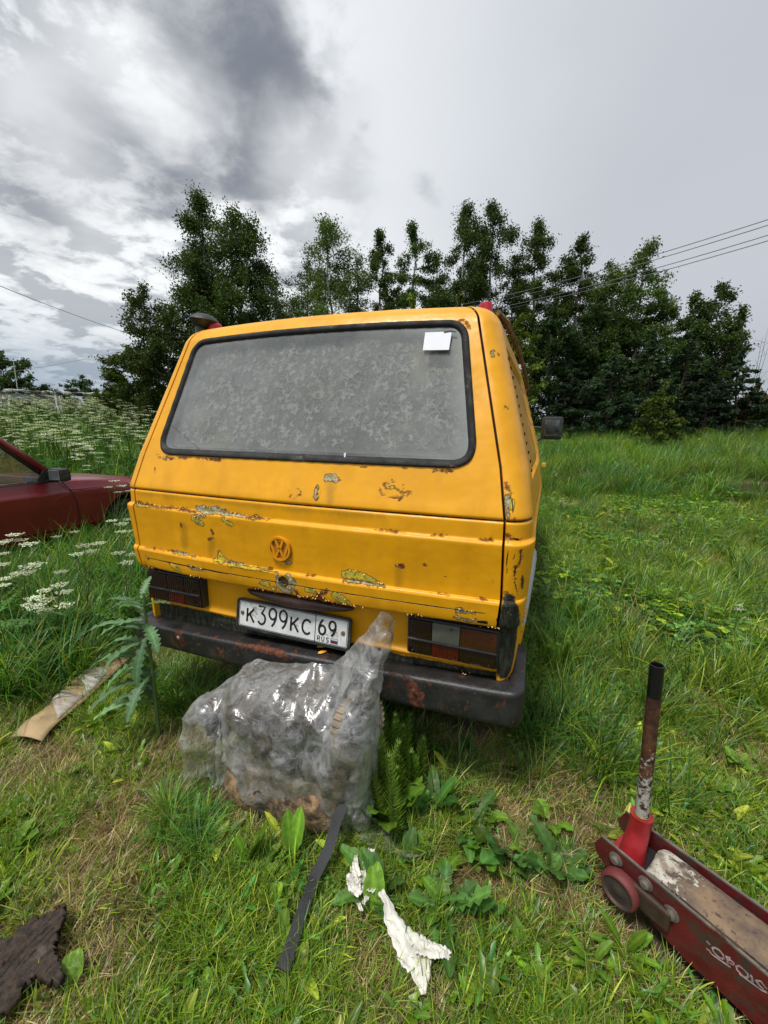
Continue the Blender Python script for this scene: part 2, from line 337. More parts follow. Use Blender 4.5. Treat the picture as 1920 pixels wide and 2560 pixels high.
# peeled paint, as seen on the tailgate
W('grey', c3, [(575,205),(640,225),(720,225),(800,250),(870,262)], [.012,.016,.014,.010,.006]); W('grey', c3, [(870,262),(960,278)], [.006,.003])
W('peel', c3, [(545,285),(580,305),(610,320)], [.012,.013,.009]); W('peel', c3, [(770,290),(800,312),(828,325)], [.006,.011,.008]); W('grey', c3, [(560,262),(620,268)], .006)
W('rust', c3, [(110,168),(200,182),(300,200),(400,210),(520,225),(560,240)], [.004,.005,.0045,.004,.006,.006]); W('peel', c3, [(120,180),(240,196),(330,208)], [.005,.003,.003])
W('dark', c3, [(110,172),(170,180),(230,184),(300,197),(360,204),(440,212),(520,228)], .0014); W('rust', c3, [(940,275),(1000,272),(1060,288),(1130,290)], [.003,.005,.003,.002]); W('peel', c3, [(960,282),(1040,286)], .004)
W('rust', c3, [(180,500),(260,512),(350,525),(400,532)], .0025); W('grey', c3, [(400,535),(470,545),(560,568)], [.005,.006,.004]); W('peel', c3, [(741,535),(745,575),(760,590)], [.007,.016,.016]); W('peel', c3, [(700,590),(790,598)], .006)
W('peel', c3, [(810,625),(900,640),(1000,655),(1100,672)], [.006,.006,.005,.003]); W('grey', c3, [(820,612),(900,625),(960,640)], .004); W('dark', c3, [(700,600),(820,612),(960,640),(1060,668),(1160,684)], .0012)
W('peel', c3, [(375,622),(410,645),(440,665)], [.006,.012,.009]); W('grey', c3, [(510,640),(570,655),(620,668)], .006); W('dark', c3, [(290,596),(420,625),(520,645),(640,668),(800,700)], .0015)
W('peel', c3, [(1050,765),(1090,775)], .010); W('grey', c3, [(1160,690),(1175,770),(1200,800)], [.006,.010,.016]); W('grey', c3, [(1240,700),(1270,745),(1260,800),(1230,830)], [.008,.014,.014,.014]); W('peel', c3, [(1140,800),(1160,850)], .008)
W('peel', c3, [(1380,810),(1440,825)], [.006,.009]); W('peel', c3, [(1590,850),(1640,880)], [.013,.014]); W('rust', c3, [(1310,830),(1340,870),(1420,870),(1500,880),(1560,910),(1650,925)], [.006,.009,.009,.013,.010,.006]); W('rust', c3, [(1470,850),(1530,830)], .007)
W('dark', c3, [(1410,865),(1425,868)], .0035); W('dark', c3, [(1465,865),(1485,868)], .0040); W('dark', c3, [(1330,835),(1360,880),(1430,890),(1520,905)], .0014)
W('peel', c4, [(5,700),(60,690),(130,710),(200,740),(290,775)], [.012,.017,.013,.008,.002]); W('grey', c4, [(0,742),(100,755),(200,775),(300,785)], [.003,.0035,.003,.002]); W('peel', c4, [(0,890),(40,910)], [.012,.004]); W('dark', c4, [(0,752),(120,768),(250,785),(370,800),(380,802)], .0012)
W('grey', c4, [(850,965),(960,985)], [.010,.004]); W('grey', c4, [(800,1010),(900,1030),(960,1040)], [.002,.006,.006]); W('dark', c4, [(990,1050),(1050,1055),(1060,1063)], [.005,.007,.003]); W('dark', c4, [(1060,1065),(1120,1090),(1130,1040),(1140,1020)], .0022); W('rust', c4, [(1000,1075),(1150,1095)], .006)
for pts in ([(265,75),(300,40),(360,15),(420,25),(470,65),(500,95),(470,110)], [(270,90),(330,130),(380,130),(410,155),(440,125),(500,100)]): W('dark', c4, pts, .0011); W('rust', c4, pts, .0018)
W('peel', c4, [(300,60),(370,50),(430,90),(460,95)], [.0,.002,.002,.0]); W('rust', c4, [(440,75),(480,95)], [.003,.004])
W('rust', c3, [(1235,90),(1290,50),(1340,80),(1345,110),(1290,140)], .0010); W('rust', c3, [(1262,118),(1272,112)], .004)
W('grey', c3, [(1460,45),(1452,90),(1450,125)], [.003,.010,.009]); W('dark', c3, [(1467,28),(1440,80),(1420,135),(1455,155),(1485,130),(1488,80),(1467,28)], .0010); W('rust', c3, [(1466,90),(1462,130)], .004)
W('grey', c1, [(1530,1345),(1590,1350),(1610,1365)], [.010,.012,.008]); W('stain', c3, [(1560,60),(1550,170)], [.02,.01])
W('rust', c3, [(452,338),(455,360)], .0032); W('rust', c3, [(680,375),(690,400),(680,440),(655,440)], .0035); W('dark', c3, [(655,430),(675,425)], .0022); W('stain', c3, [(470,350),(480,480)], .02); W('stain', c3, [(680,450),(670,560)], .015)
W('rust', c4, [(385,635),(430,640)], [.005,.006]); W('dark', c4, [(395,640),(425,642)], .0030); W('stain', c4, [(405,660),(400,780)], .014)
W('dark', c4, [(748,715),(753,715)], .0036); W('dark', c4, [(921,733),(926,733)], .0034); W('rust', c4, [(590,633),(594,636)], .0028); W('rust', c4, [(1102,750),(1104,750)], .002)
W('rust', c1, [(258,1278),(262,1310)], .0032); W('grey', c1, [(280,1190),(340,1205)], .005); W('rust', c1, [(275,1178),(380,1205),(480,1195),(560,1200),(740,1215)], .0035); W('rust', c2, [(110,1266),(165,1270)], .003); W('rust', c2, [(670,1295),(740,1290),(800,1300)], [.002,.006,.005]); W('rust', c2, [(445,1275),(450,1280)], .004)
W('dark', c2, [(672,1298),(740,1285),(810,1300)], .0012); W('rust', c2, [(820,188),(880,180),(925,215),(935,240)], .0025)
W('dark', c7, [(520,130),(540,240),(600,310),(680,335),(760,300),(800,200)], .0012); W('grey', c7, [(700,350),(745,345)], .003); W('rust', c3, [(200,580),(215,585)], .006); W('rust', c3, [(190,600),(215,650),(300,670)], .004)
# right rear corner of the body
CORN = []
def WC(kind, pts, r, cf=c4):
    o = VR.T @ (CAM-VLOC); P = []
    for p in pts:
        d = VR.T @ ray(*cf(*p)); t = (.05-o[1])/d[1]
        for _ in range(30):
            q_ = o+d*t; w0 = float(wd(q_[2])); xc = max(w0-.075, float(xg(q_[2]))+.009); s_ = min(max((q_[0]-xc)/(w0-xc), 0), .985); yy = float(rear_y(min(q_[0], xc), q_[2]))+.11*(1-math.sqrt(1-s_*s_)); t += .5*((yy-o[1])/d[1]-t)
        P.append(o+d*t)
    CORN.append((kind, np.array(P), np.broadcast_to(np.asarray(r, float), (len(P),))))
WC('dark', [(1215,460),(1218,530),(1205,600),(1208,700)], .0018); WC('dark', [(1310,520),(1305,600),(1270,650),(1235,655)], .0022); WC('dark', [(1270,480),(1265,560),(1250,600)], .0014); WC('dark', [(1270,650),(1262,750),(1275,800),(1290,870),(1288,940),(1290,1010)], .0022)
WC('rust', [(1310,530),(1300,620),(1268,655),(1265,750)], .0038); WC('rust', [(1318,700),(1322,800)], .0045); WC('dark', [(1320,700),(1320,790)], .003); WC('dark', [(1210,425),(1240,430),(1290,442)], .0045); WC('rust', [(1208,420),(1300,445)], .007)
WC('grey', [(1215,110),(1210,170),(1218,270)], [.003,.006,.006]); WC('peel', [(1235,160),(1235,210)], .009); WC('dark', [(1228,110),(1250,170),(1250,230),(1262,280),(1238,285)], .002); WC('rust', [(1205,20),(1212,60),(1240,100)], .004); WC('rust', [(1240,250),(1260,285)], .006)
WC('black', [(1225,905),(1222,1000),(1220,1100),(1218,1200),(1212,1300),(1205,1400)], [.024,.038,.046,.046,.044,.04]); WC('rust', [(1205,850),(1270,880)], .005); WC('rust', [(1290,1010),(1286,1020)], .006)
WC('grey', [(1105,400),(1100,440)], .006, c2); WC('rust', [(1135,425),(1140,430)], .004, c2); WC('rust', [(1195,828),(1208,830)], .0035, c2); WC('rust', [(1155,1290),(1160,1330)], .004, c2)
def fields(V, wear, z0black=None):
    out = {}
    V = np.asarray(V, float)
    for k in ('peel','grey','rust','dark','stain','black'):
        f = np.full(len(V), -6.)
        for kind, P, R_ in wear:
            if kind != k: continue
            for i in range(max(1, len(P)-1)):
                a = P[i]; b = P[min(i+1, len(P)-1)]; ra = R_[i]; rb = R_[min(i+1, len(P)-1)]
                lo = np.minimum(a, b)-.09; hi = np.maximum(a, b)+.09; m = np.all((V > lo) & (V < hi), axis=1)
                if not m.any(): continue
                ab = b-a; t = np.clip(((V[m]-a) @ ab)/(ab @ ab+1e-9), 0, 1); d = np.linalg.norm(V[m]-(a+t[:,None]*ab), axis=1)
                f[m] = np.maximum(f[m], (ra+(rb-ra)*t-d)*100)
        out[k] = f
    return out
def dense(a, b, step, extra): 
    z = set(np.round(np.arange(a, b, step), 4)) | {b}
    for c, h in extra: z |= set(np.round(np.arange(c-h, c+h+1e-6, .002), 4))
    return np.array(sorted(q for q in z if a <= q <= b))
def gridfaces(nr, nc, keep=None):
    i, j = np.meshgrid(np.arange(nr-1), np.arange(nc-1), indexing='ij'); a = (i*nc+j).ravel(); F = np.stack([a, a+1, a+nc+1, a+nc], 1)
    return F if keep is None else F[keep]
# window outline (local x, z), rounded
def rr_loop(off=0., n=10, R_=.074):
    pts = [(-.707+.0,1.294),(.707,1.294),(.614,1.797),(-.614,1.797)]; P = np.array(pts); out = []
    Cn = P.mean(0)
    for k in range(4):
        p = P[k]; a = P[k-1]-p; b = P[(k+1)%4]-p; a /= np.linalg.norm(a); b /= np.linalg.norm(b)
        p = p+(a+b)*off/abs(a[0]*b[1]-a[1]*b[0]); r_ = max(.02, R_-off); s_ = r_/math.tan(math.acos(np.clip(a@b, -1, 1))/2)
        p0 = p+a*s_; p2 = p+b*s_
        for t in np.linspace(0, 1, n): out.append((1-t)**2*p0+2*t*(1-t)*(p*.86+(p0+p2)/2*.14)+t*t*p2)
        q = P[(k+1)%4]
        nxt = q; 
        for t in np.linspace(0, 1, 14)[1:-1]:
            pass
    # densify straight runs
    res = []
    for i in range(len(out)):
        a = out[i]; b = out[(i+1)%len(out)]; m = max(1, int(np.linalg.norm(b-a)/.03))
        for t in range(m): res.append(a+(b-a)*t/m)
    return np.array(res)
def inside(px, pz, loop):
    ins = np.zeros(px.shape, bool); j = len(loop)-1
    for i in range(len(loop)):
        xi, zi = loop[i]; xj, zj = loop[j]; c = ((zi > pz) != (zj > pz)) & (px < (xj-xi)*(pz-zi)/(zj-zi+1e-12)+xi); ins ^= c; j = i
    return ins
def surf(x, z, off=0.):
    x = np.asarray(x, float); z = np.asarray(z, float); return np.stack([x, rear_y(x, z)-off, arch(x, z)], -1)
# --- tailgate
Z = dense(.767, 1.855, .0075, [(.866,.012),(1.068,.014),(1.138,.012),(.822,.006)]); U = np.linspace(-1, 1, 220)
ZZ, UU = np.meshgrid(Z, U, indexing='ij'); XX = UU*(xg(ZZ)-.004)
rag = .006*(fnoise(XX, 0*XX, 18, 3, 4)-.45)*(1-sstep(ZZ, .767, .785)); ZJ = ZZ+rag*1.6
YY = rear_y(XX, ZZ)
rec = (1-sstep(np.abs(XX), .755, .765))*(1-sstep(np.abs(ZZ-.845), .022, .024))*.0; YY = YY+rec
# dents and waves of old sheet metal
YY = YY+.0035*(fnoise(XX, ZZ, 3.2, 5, 3)-.5)+.004*np.exp(-((XX-.62)**2/.02+(ZZ-1.20)**2/.002))-.002*np.exp(-((XX-.02)**2/.01+(ZZ-1.2)**2/.004))
lc = TG(*c3(1208,745)); lock_x, lock_z = lc[0], lc[2]
cellx = (XX[:-1,:-1]+XX[1:,1:])/2; cellz = (ZZ[:-1,:-1]+ZZ[1:,1:])/2
keep = ~inside(cellx, cellz, rr_loop(.012)) & (np.hypot(cellx-lock_x, cellz-lock_z) > .0195)
V = np.stack([XX, YY, arch(XX, ZJ)], -1).reshape(-1, 3)
# panel edge turned inwards
fl = fields(V, WEAR)
me = fmesh('tailgate', V, gridfaces(len(Z), len(U), keep.ravel()), smooth=True, extra=fl)
bm = bmesh.new(); bm.from_mesh(me)
edge = [e for e in bm.edges if e.is_boundary]; ret = bmesh.ops.extrude_edge_only(bm, edges=edge)
for v in [g for g in ret['geom'] if isinstance(g, bmesh.types.BMVert)]: v.co.y += .022
bm.to_mesh(me); bm.free(); me.set_sharp_from_angle(angle=rad(50))
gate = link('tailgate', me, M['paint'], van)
# curled flakes along the torn paint
mb = MB(); rn = random.Random(3)
for kind, P, R_ in WEAR:
    if kind not in ('peel','grey','rust') or R_.max() < .004 or R_.max() > .025: continue
    for i in range(len(P)-1):
        L_ = np.linalg.norm(P[i+1]-P[i])
        for k in range(int(L_/.009)+1):
            t = rn.random(); p = P[i]+(P[i+1]-P[i])*t; r_ = R_[i]*(1-t)+R_[i+1]*t; s_ = rn.choice((-1,1)); x = p[0]+rn.uniform(-.003,.003); z = p[2]+s_*(r_+rn.uniform(-.001,.003))
            a = rn.uniform(.002,.006); b = rn.uniform(.002,.0045); y = float(rear_y(x, z)); lift = rn.uniform(.001,.0045)
            mb.add([(x-a,y-.0006,z),(x+a*.8,y-.0006,z+rn.uniform(-.002,.002)),(x+a*.5,y-lift,z-s_*b),(x-a*.4,y-lift*.8,z-s_*b*.8),(x,y-lift*1.1,z-s_*b*1.3)], [(0,1,2,4,3)])
M['flake'] = simple('curled_paint_edge', (.62,.30,.03), .5, var=.5, vs_=90)
fo = mb.build('flakes', M['flake']); bm = bmesh.new(); bm.from_mesh(gate.data); n0 = len(bm.faces); bm.from_mesh(fo.data); bm.faces.ensure_lookup_table()
for f in bm.faces[n0:]: f.material_index = 1
lay = {k: bm.verts.layers.float.get(k) for k in ('peel','grey','rust','dark','stain','black')}
bm.to_mesh(gate.data); bm.free(); gate.data.materials.append(M['flake']); gate.data.set_sharp_from_angle(angle=rad(50)); bpy.data.objects.remove(fo)
# --- rubber seal, glass, curtain, note
prof = [(0,0),(.002,.006),(.008,.009),(.015,.008),(.021,.004),(.027,-.006)]
loops = [rr_loop(d) for d, h in prof]; n = min(len(l) for l in loops)
def resample(L_, n, start=None):
    P = np.vstack([L_, L_[:1]]); s = np.r_[0, np.cumsum(np.linalg.norm(np.diff(P, axis=0), axis=1))]; t = np.linspace(0, s[-1], n, endpoint=False); return np.stack([np.interp(t, s, P[:,0]), np.interp(t, s, P[:,1])], 1)
NL = 220; base_l = rr_loop(0)
def off_loop(d):                                # offset loop, same parameter
    L_ = resample(base_l, NL); T = np.roll(L_, -1, 0)-np.roll(L_, 1, 0); T /= np.linalg.norm(T, axis=1)[:,None]; Nn = np.stack([-T[:,1], T[:,0]], 1); return L_+Nn*d
V = []
for d, h in prof: L_ = off_loop(d); V.append(surf(L_[:,0], L_[:,1], h+.0008*np.sin(np.arange(NL)*1.7)))
V = np.vstack(V); F = [[a*NL+k, a*NL+(k+1)%NL, (a+1)*NL+(k+1)%NL, (a+1)*NL+k] for a in range(len(prof)-1) for k in range(NL)]
seal = link('window_seal', fmesh('window_seal', V, F, smooth=True), M['rubber'], gate)
gl = NT('dusty_window_glass')
ed = gl.attr('edge'); dust = gl.noise(7, 8, .68); fine = gl.noise(160, 4, .7)
amt = gl.m_('ADD', gl.r(dust, .30, .75, .16, .38), gl.m_('MULTIPLY', gl.r(fine, .5, .68), .12)); amt = gl.m_('ADD', amt, gl.m_('MULTIPLY', gl.attr('edge'), .42), clamp=True)  # edge term adds a painted pale sky reflection to the dust
dd = gl.n('ShaderNodeBsdfDiffuse'); gl.set(dd.inputs[0], gl.mix(gl.r(gl.noise(3, 6, .6), .45, .7), (.30,.315,.305), (.37,.375,.34)))
tr = gl.n('ShaderNodeBsdfTransparent'); gl.set(tr.inputs[0], (.86,.88,.87)); gs = gl.n('ShaderNodeBsdfGlossy'); gl.set(gs.inputs['Roughness'], .16); gl.set(gs.inputs[0], (.8,.85,.9))
fr = gl.n('ShaderNodeLayerWeight'); fr.inputs[0].default_value = .5; frs = gl.m_('ADD', gl.m_('MULTIPLY', gl.m_('POWER', fr.outputs['Facing'], 3.), .8), .06)
M['glass'] = gl.done(gl.mixs(frs, gl.mixs(amt, tr.outputs[0], dd.outputs[0]), gs.outputs[0]))
inner = off_loop(.027); cen = np.array([0, 1.53]); V = []; E_ = []
rings = [0,.012,.03,.05,.08,.12,.2,.35,.5,.7,.85,1.]
for t in rings:
    L_ = inner+(cen-inner)*t if t < 1 else cen+(inner-cen)*.001; V.append(surf(L_[:,0], L_[:,1], -.004))
    ex_ = np.clip(1-t/.11, 0, 1)*np.ones(NL); rt = sstep(L_[:,0], .35, .66)*(1-sstep(np.abs(L_[:,1]-1.55), .2, .4)*.3); ex_ = ex_*(.35+.65*rt); E_.append(ex_)
V = np.vstack(V); F = [[a*NL+k, a*NL+(k+1)%NL, (a+1)*NL+(k+1)%NL, (a+1)*NL+k] for a in range(len(rings)-1) for k in range(NL)]
glass = link('rear_window', fmesh('rear_window', V, F, smooth=True, extra={'edge': np.concatenate(E_)}), M['glass'], gate)
# lace curtain: a sheet with woven leaf sprigs
mb = MB(); rn = random.Random(11)
L_ = inner*.0+inner; 
def curt(x, z, o=0.): x = np.asarray(x, float); return surf(x, z, -.040+.004*np.sin(x*38)+o)
cl_ = off_loop(.034); mb.cc = (.17,.168,.16); vv = []; fr_ = [0,.05,.1,.2,.3,.4,.5,.6,.7,.8,.9,.99]
for t in fr_: q_ = cl_+(cen-cl_)*t; vv.append(curt(q_[:,0], q_[:,1]))
mb.add(np.vstack(vv), [(a*NL+k, a*NL+(k+1)%NL, (a+1)*NL+(k+1)%NL, (a+1)*NL+k) for a in range(len(fr_)-1) for k in range(NL)])
def sprig(cx, cz, ang, s, cc):
    mb.cc = cc
    for k in range(7):
        a = ang+(k-3)*.42; ln = s*(1-.11*abs(k-3))*rn.uniform(.85,1.1); w = ln*.13
        d = np.array([math.cos(a), math.sin(a)]); nn = np.array([-d[1], d[0]]); b0 = np.array([cx, cz])-np.array([math.cos(ang), math.sin(ang)])*s*.15
        q = [b0+d*ln*.18, b0+d*ln*.5+nn*w, b0+d*ln*.62+nn*w*.6, b0+d*ln, b0+d*ln*.62-nn*w*.6, b0+d*ln*.5-nn*w]
        mb.add([curt(p[0], p[1], .0022) for p in q], [(0,1,2,3,4,5)])
for k in range(1000):
    x = -.67+1.34*((k%40)+rn.uniform(-.2,1.2))/40; z = 1.32+.46*((k//40)+rn.uniform(-.2,1.2))/25
    if not inside(np.array([x]), np.array([z]), off_loop(.06))[0]: continue
    g = rn.choice((.24,.33,.46))*rn.uniform(.9,1.1); sprig(x, z, rn.uniform(0, 6.28), rn.uniform(.016,.034), (g*1.02, g, g*.94))
    if k % 2 == 0:                               # curling stems
        a0 = rn.uniform(0, 6.28); p = [(x+.5*r_*math.cos(a0+r_*28), z+.5*r_*math.sin(a0+r_*28)) for r_ in np.linspace(.01,.09,9)]
        for i in range(8):
            a, b = np.array(p[i]), np.array(p[i+1]); d = b-a; nn = np.array([-d[1], d[0]])/(np.linalg.norm(d)+1e-9)*.0011
            mb.add([curt(*(a+nn), .0024), curt(*(b+nn), .0024), curt(*(b-nn), .0024), curt(*(a-nn), .0024)], [(0,1,2,3)])
cq = NT('lace_cloth'); cc_ = cq.attr('col', 'Color'); weave = cq.vor(420, feat='F1'); cc2 = cq.mix(cq.r(weave, .2, .6, 0, .35), cc_, (.06,.058,.055)); cc2 = cq.mix(cq.r(cq.noise(5, 5, .6), .5, .7, 0, .35), cc2, (.30,.27,.15))
M['lace'] = cq.done(cq.bsdf(cc2, .95)); cur = mb.build('lace_curtain', M['lace'], van, cols=True)
q4 = [TG(*c2(*p)) for p in ((590,406),(782,403),(803,268),(608,275))]
def lift(p, o): return (p[0], float(rear_y(p[0], p[2]))-o+.004, p[2])
mb = MB(); A = [lift(p, .016) for p in q4]; B = [lift(p, .0145) for p in q4]; mb.add(A+B, [(0,1,2,3),(7,6,5,4),(0,4,5,1),(1,5,6,2),(2,6,7,3),(3,7,4,0)])
M['paper'] = simple('white_paper', (.74,.76,.82), .7, var=.03); mb.build('paper_note', M['paper'], glass)
mb = MB(); k0 = TG(*c2(745,272)); k1 = TG(*c2(835,272)); k2 = TG(*c2(790,264)); mb.tube([lift(k0,.018), lift(k2,.018), lift(k1,.018)], .0022, 5); mb.build('wire_hook', M['plastic'], glass)
mb = MB(); p0 = TG(*c1(378,955)); p1 = TG(*c1(480,1040)); p2 = TG(*c1(620,1160)); mb.tube([lift(p0,.006), lift(p1,.005), lift(p2,.005)], .0009, 4); mb.build('glass_crack', M['plastic'], glass)
mb = MB(); p0 = TG(*c2(8,1165)); p1 = TG(*c2(5,1200)); mb.tube([lift(p0,.003), lift(p1,.003)], [.005,.003], 6); mb.build('dropping', M['paper'], glass)
# --- emblem and lock
ec = TG(*c7(628,160)); er = .0485
eo = np.array([ec[0], rear_y(ec[0], ec[2])-.001, ec[2]]); ex, ey, ez = np.array([1.,0,0]), np.array([0,.0,1.]), np.array([0,-1.,0])
mb = MB(); ring = lambda r_, n=48: [(r_*math.cos(2*math.pi*k/n), r_*math.sin(2*math.pi*k/n)) for k in range(n+1)]
mb.stroke(ring(er-.004), .008, eo, ex, ey, ez, .009)
k_ = er-.006
def onc(x, y): v = np.array([x, y]); return v/np.linalg.norm(v)*k_
vb = np.array([0,.000]); wv = .0085
for s_ in (-1, 1):
    mb.stroke([onc(s_*.42,.90), (s_*.0045,.003)], wv, eo, ex, ey, ez, .0075)                    # upper letter
    mb.stroke([onc(s_*.88,.42), (s_*.0185,-.0365)], wv, eo, ex, ey, ez, .0075); mb.stroke([(s_*.0185,-.0365), (s_*.0028,-.003)], wv, eo, ex, ey, ez, .0072)
M['paint2'] = simple('amber_paint_emblem', (.66,.27,.006), .42, var=.15, dirt=((.12,.05,.01), .62)); mb.build('emblem', M['paint2'], gate)
mb = MB(); mb.stroke(ring(er+.001), .004, eo+np.array([.001,.0006,-.001]), ex, ey, ez, .0015); mb.prism(ring(er-.002)[:-1], eo, ex, ey, ez, .0012); M['emshade'] = simple('emblem_painted_shade', (.34,.125,.004), .6, var=.4, vs_=60); mb.build('emblem_painted_shade', M['emshade'], gate)  # darker disc and offset ring: shade round the emblem put into the colour
RX = np.array([[1,0,0],[0,0,-1],[0,1,0]])         # lathe axis -> -y
ly = float(rear_y(lock_x, lock_z))
mb = MB(); lp = [(.023,-.004),(.0235,.0),(.020,.002),(.0185,-.012),(.0175,-.05),(.001,-.05)]; mb.lathe(lp, (lock_x, ly, lock_z), 28, RX)
M['lockcup'] = simple('rusty_lock_cup', (.05,.035,.02), .7, .3, dirt=((.20,.15,.07), .5)); lk = mb.build('lock', M['lockcup'], gate, auto=40)
mb = MB(); mb.lathe([(.0135,-.038),(.0135,-.022),(.011,-.020),(.0095,-.024),(.0085,-.018),(.006,-.012),(.0045,-.013),(.001,-.012)], (lock_x+.003, ly, lock_z), 24, RX); mb.build('lock_cylinder', M['chrome'], lk, auto=30)

# --- body shell (right half mirrored)
bm_z = dense(.30, 1.86, .011, [(.866,.010),(1.068,.014),(1.138,.010)])
YC = (3.98,); ywh, zwh, rwh = .93, .34, .385
def front_y(z): return interp(z, [(.3,4.42),(.5,4.50),(.9,4.56),(1.12,4.50),(1.3,4.38),(1.8,3.80),(1.86,3.74)])
def side_x(y, z):
    w = wd(z)+.035*sstep(y, .1, 1.7)*(1-.4*sstep(z, 1.2, 1.8)); f = front_y(z); return w-.10*sstep(y, f-1.3, f)**2
def winmask(y, z, y0, y1):
    zb, zt = 1.235, 1.715; dx = np.maximum(0, np.abs(y-(y0+y1)/2)-((y1-y0)/2-.07)); dz = np.maximum(0, np.abs(z-(zb+zt)/2)-((zt-zb)/2-.07)); return .07-np.hypot(dx, dz)
WINS = [(.30,1.42),(1.56,2.62),(2.78,3.62)]
sy = np.r_[np.arange(.0,1.7,.022), np.arange(1.7,3.3,.05), np.linspace(3.3,3.95,10)]
rows = []
for z in bm_z:
    g0 = float(xg(z))+.005; y0 = yr(z); w0 = float(wd(z)); xc = max(w0-.075, g0+.004); a = w0-xc; b = .11; row = []
    for t in np.linspace(0, 1, 4)[:-1]: x = g0+(xc-g0)*t; row.append((x, rear_y(x, z)))
    yc = float(rear_y(xc, z))
    for t in np.linspace(0, math.pi/2, 30): row.append((xc+a*math.sin(t), yc+b*(1-math.cos(t))))
    ys = yc+b; f = float(front_y(z)); yend = f-.18
    for s_ in sy[1:]:
        y = ys+(yend-ys)*s_/3.95; row.append((float(side_x(y, z)), y))
    xe = row[-1][0]
    for t in np.linspace(0, math.pi/2, 8)[1:]: row.append((xe-.16+.16*math.cos(t), yend+.18*math.sin(t)))
    for t in np.linspace(0, 1, 6)[1:]: row.append(((xe-.16)*(1-t), f+.06*t*(2-t)))
    rows.append([(x, y, z) for x, y in row])
Gd = np.array(rows); nr, nc = Gd.shape[:2]
isside = np.zeros(nc, bool); isside[33:33+len(sy)-1] = True
wm = np.max([winmask(Gd[...,1], Gd[...,2], *w_) for w_ in WINS], axis=0); wm[:, ~isside] = -1
Gd[...,0] -= .016*sstep(wm, 0, .012)
# front windscreen left as recess too
Gd[...,2] = arch(Gd[...,0], Gd[...,2])*1.0
cy = (Gd[:-1,:-1,1]+Gd[1:,1:,1])/2; cz = (Gd[:-1,:-1,2]+Gd[1:,1:,2])/2; cw = (wm[:-1,:-1]+wm[1:,1:])/2
sidec = np.zeros((nr-1, nc-1), bool); sidec[:, 32:32+len(sy)] = True
arch_cut = sidec & ((np.hypot(cy-ywh, cz-zwh) < rwh) | (np.hypot(cy-ywh-2.46, cz-zwh) < rwh))
win_cut = sidec & (cw > .014)
Vr = Gd.reshape(-1, 3); Fb = gridfaces(nr, nc, (~arch_cut & ~win_cut).ravel()); Fw = gridfaces(nr, nc, win_cut.ravel())
Vl = Vr*np.array([-1,1,1]); fr_f = fields(Vr, CORN)
lowdark = (.335-(arch(Vr[:,0], Vr[:,2])))*0-6
nR = len(Vr); Vall = np.vstack([Vr, Vl]); Fall = np.vstack([Fb[:, ::1], Fb[:, ::-1]+nR])
ext = {k: np.r_[v, np.full(nR, -6.)] for k, v in fr_f.items()}
# seam line and swage wear round both sides
zs = Vall[:,2]; ext['dark'] = np.maximum(ext['dark'], np.clip((.0030-np.abs(zs-1.138))*100, -6, 6)); ext['black'] = np.maximum(ext['black'], np.clip((.36-zs)*100, -6, 6))
# roof: rings shrinking above the gutter
roof_rows = []; M_ = 64
def roof_ring(t):                               # t 0..1 from gutter to crown
    hw = .70*(1-t**2.6*.0)*math.cos(t*math.pi/2)**.55 if t < 1 else 0.001
    y0 = .315+.9*t**2.2; y1 = 3.74-.9*t**2.2; z = 1.852+.060*math.sin(t*math.pi/2)**1.0; q = []
    for k in range(M_):
        a = 2*math.pi*k/M_; ca, sa = math.cos(a), math.sin(a); e = .34
        x = hw*math.copysign(abs(ca)**e, ca); y = (y0+y1)/2+(y1-y0)/2*math.copysign(abs(sa)**e, sa); q.append((x, y, z+.014*(1-min(1,(x/.7)**2))*(1-t)))
    return q
for t in np.linspace(0, 1, 12): roof_rows += roof_ring(t)
oR = len(Vall); Fr = [[oR+a*M_+k, oR+a*M_+(k+1)%M_, oR+(a+1)*M_+(k+1)%M_, oR+(a+1)*M_+k] for a in range(11) for k in range(M_)]
Vall = np.vstack([Vall, np.array(roof_rows)]); Fall = np.vstack([Fall, np.array(Fr)])
for k in ext: ext[k] = np.r_[ext[k], np.full(len(roof_rows), -6.)]
me = fmesh('body', Vall, Fall, smooth=True, extra=ext)
bm = bmesh.new(); bm.from_mesh(me); bm.normal_update()
me_e = [e for e in bm.edges if e.is_boundary and all(abs(v.co.x) > .6 and v.co.y < .45 and abs(abs(v.co.x)-float(xg(min(1.855, v.co.z)))-.005) < .006 for v in e.verts)]
ret = bmesh.ops.extrude_edge_only(bm, edges=me_e)
for v in [g for g in ret['geom'] if isinstance(g, bmesh.types.BMVert)]: v.co.y += .05; v.co.x *= .99
bm.to_mesh(me); bm.free(); me.set_sharp_from_angle(angle=rad(40))
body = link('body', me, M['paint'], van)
for s_ in (1, -1):
    Vw = Vr*np.array([s_,1,1]); used = np.unique(Fw); mp = -np.ones(len(Vr), int); mp[used] = np.arange(len(used))
    for i, (a, b) in enumerate(WINS):
        m = [(a-.05 < Vr[f[0],1] < b+.05) for f in Fw]; Fi = Fw[np.array(m)]; used = np.unique(Fi); mp = -np.ones(len(Vr), int); mp[used] = np.arange(len(used)); Vi = Vw[used].copy(); Vi[:,0] -= s_*.002
        fe = fields(Vi, [('dark', np.array([[.8,a+.42,1.60],[.8,a+.47,1.57]]), np.array([.012,.008])), ('rust', np.array([[.85,a+.1,1.27],[.84,a+.2,1.25]]), np.array([.01,.006]))])
        Fq = mp[Fi] if s_ > 0 else mp[Fi][:, ::-1]
        link('side_window', fmesh('side_window', Vi, Fq, smooth=True, extra=fe), M['dustpaint'], van)
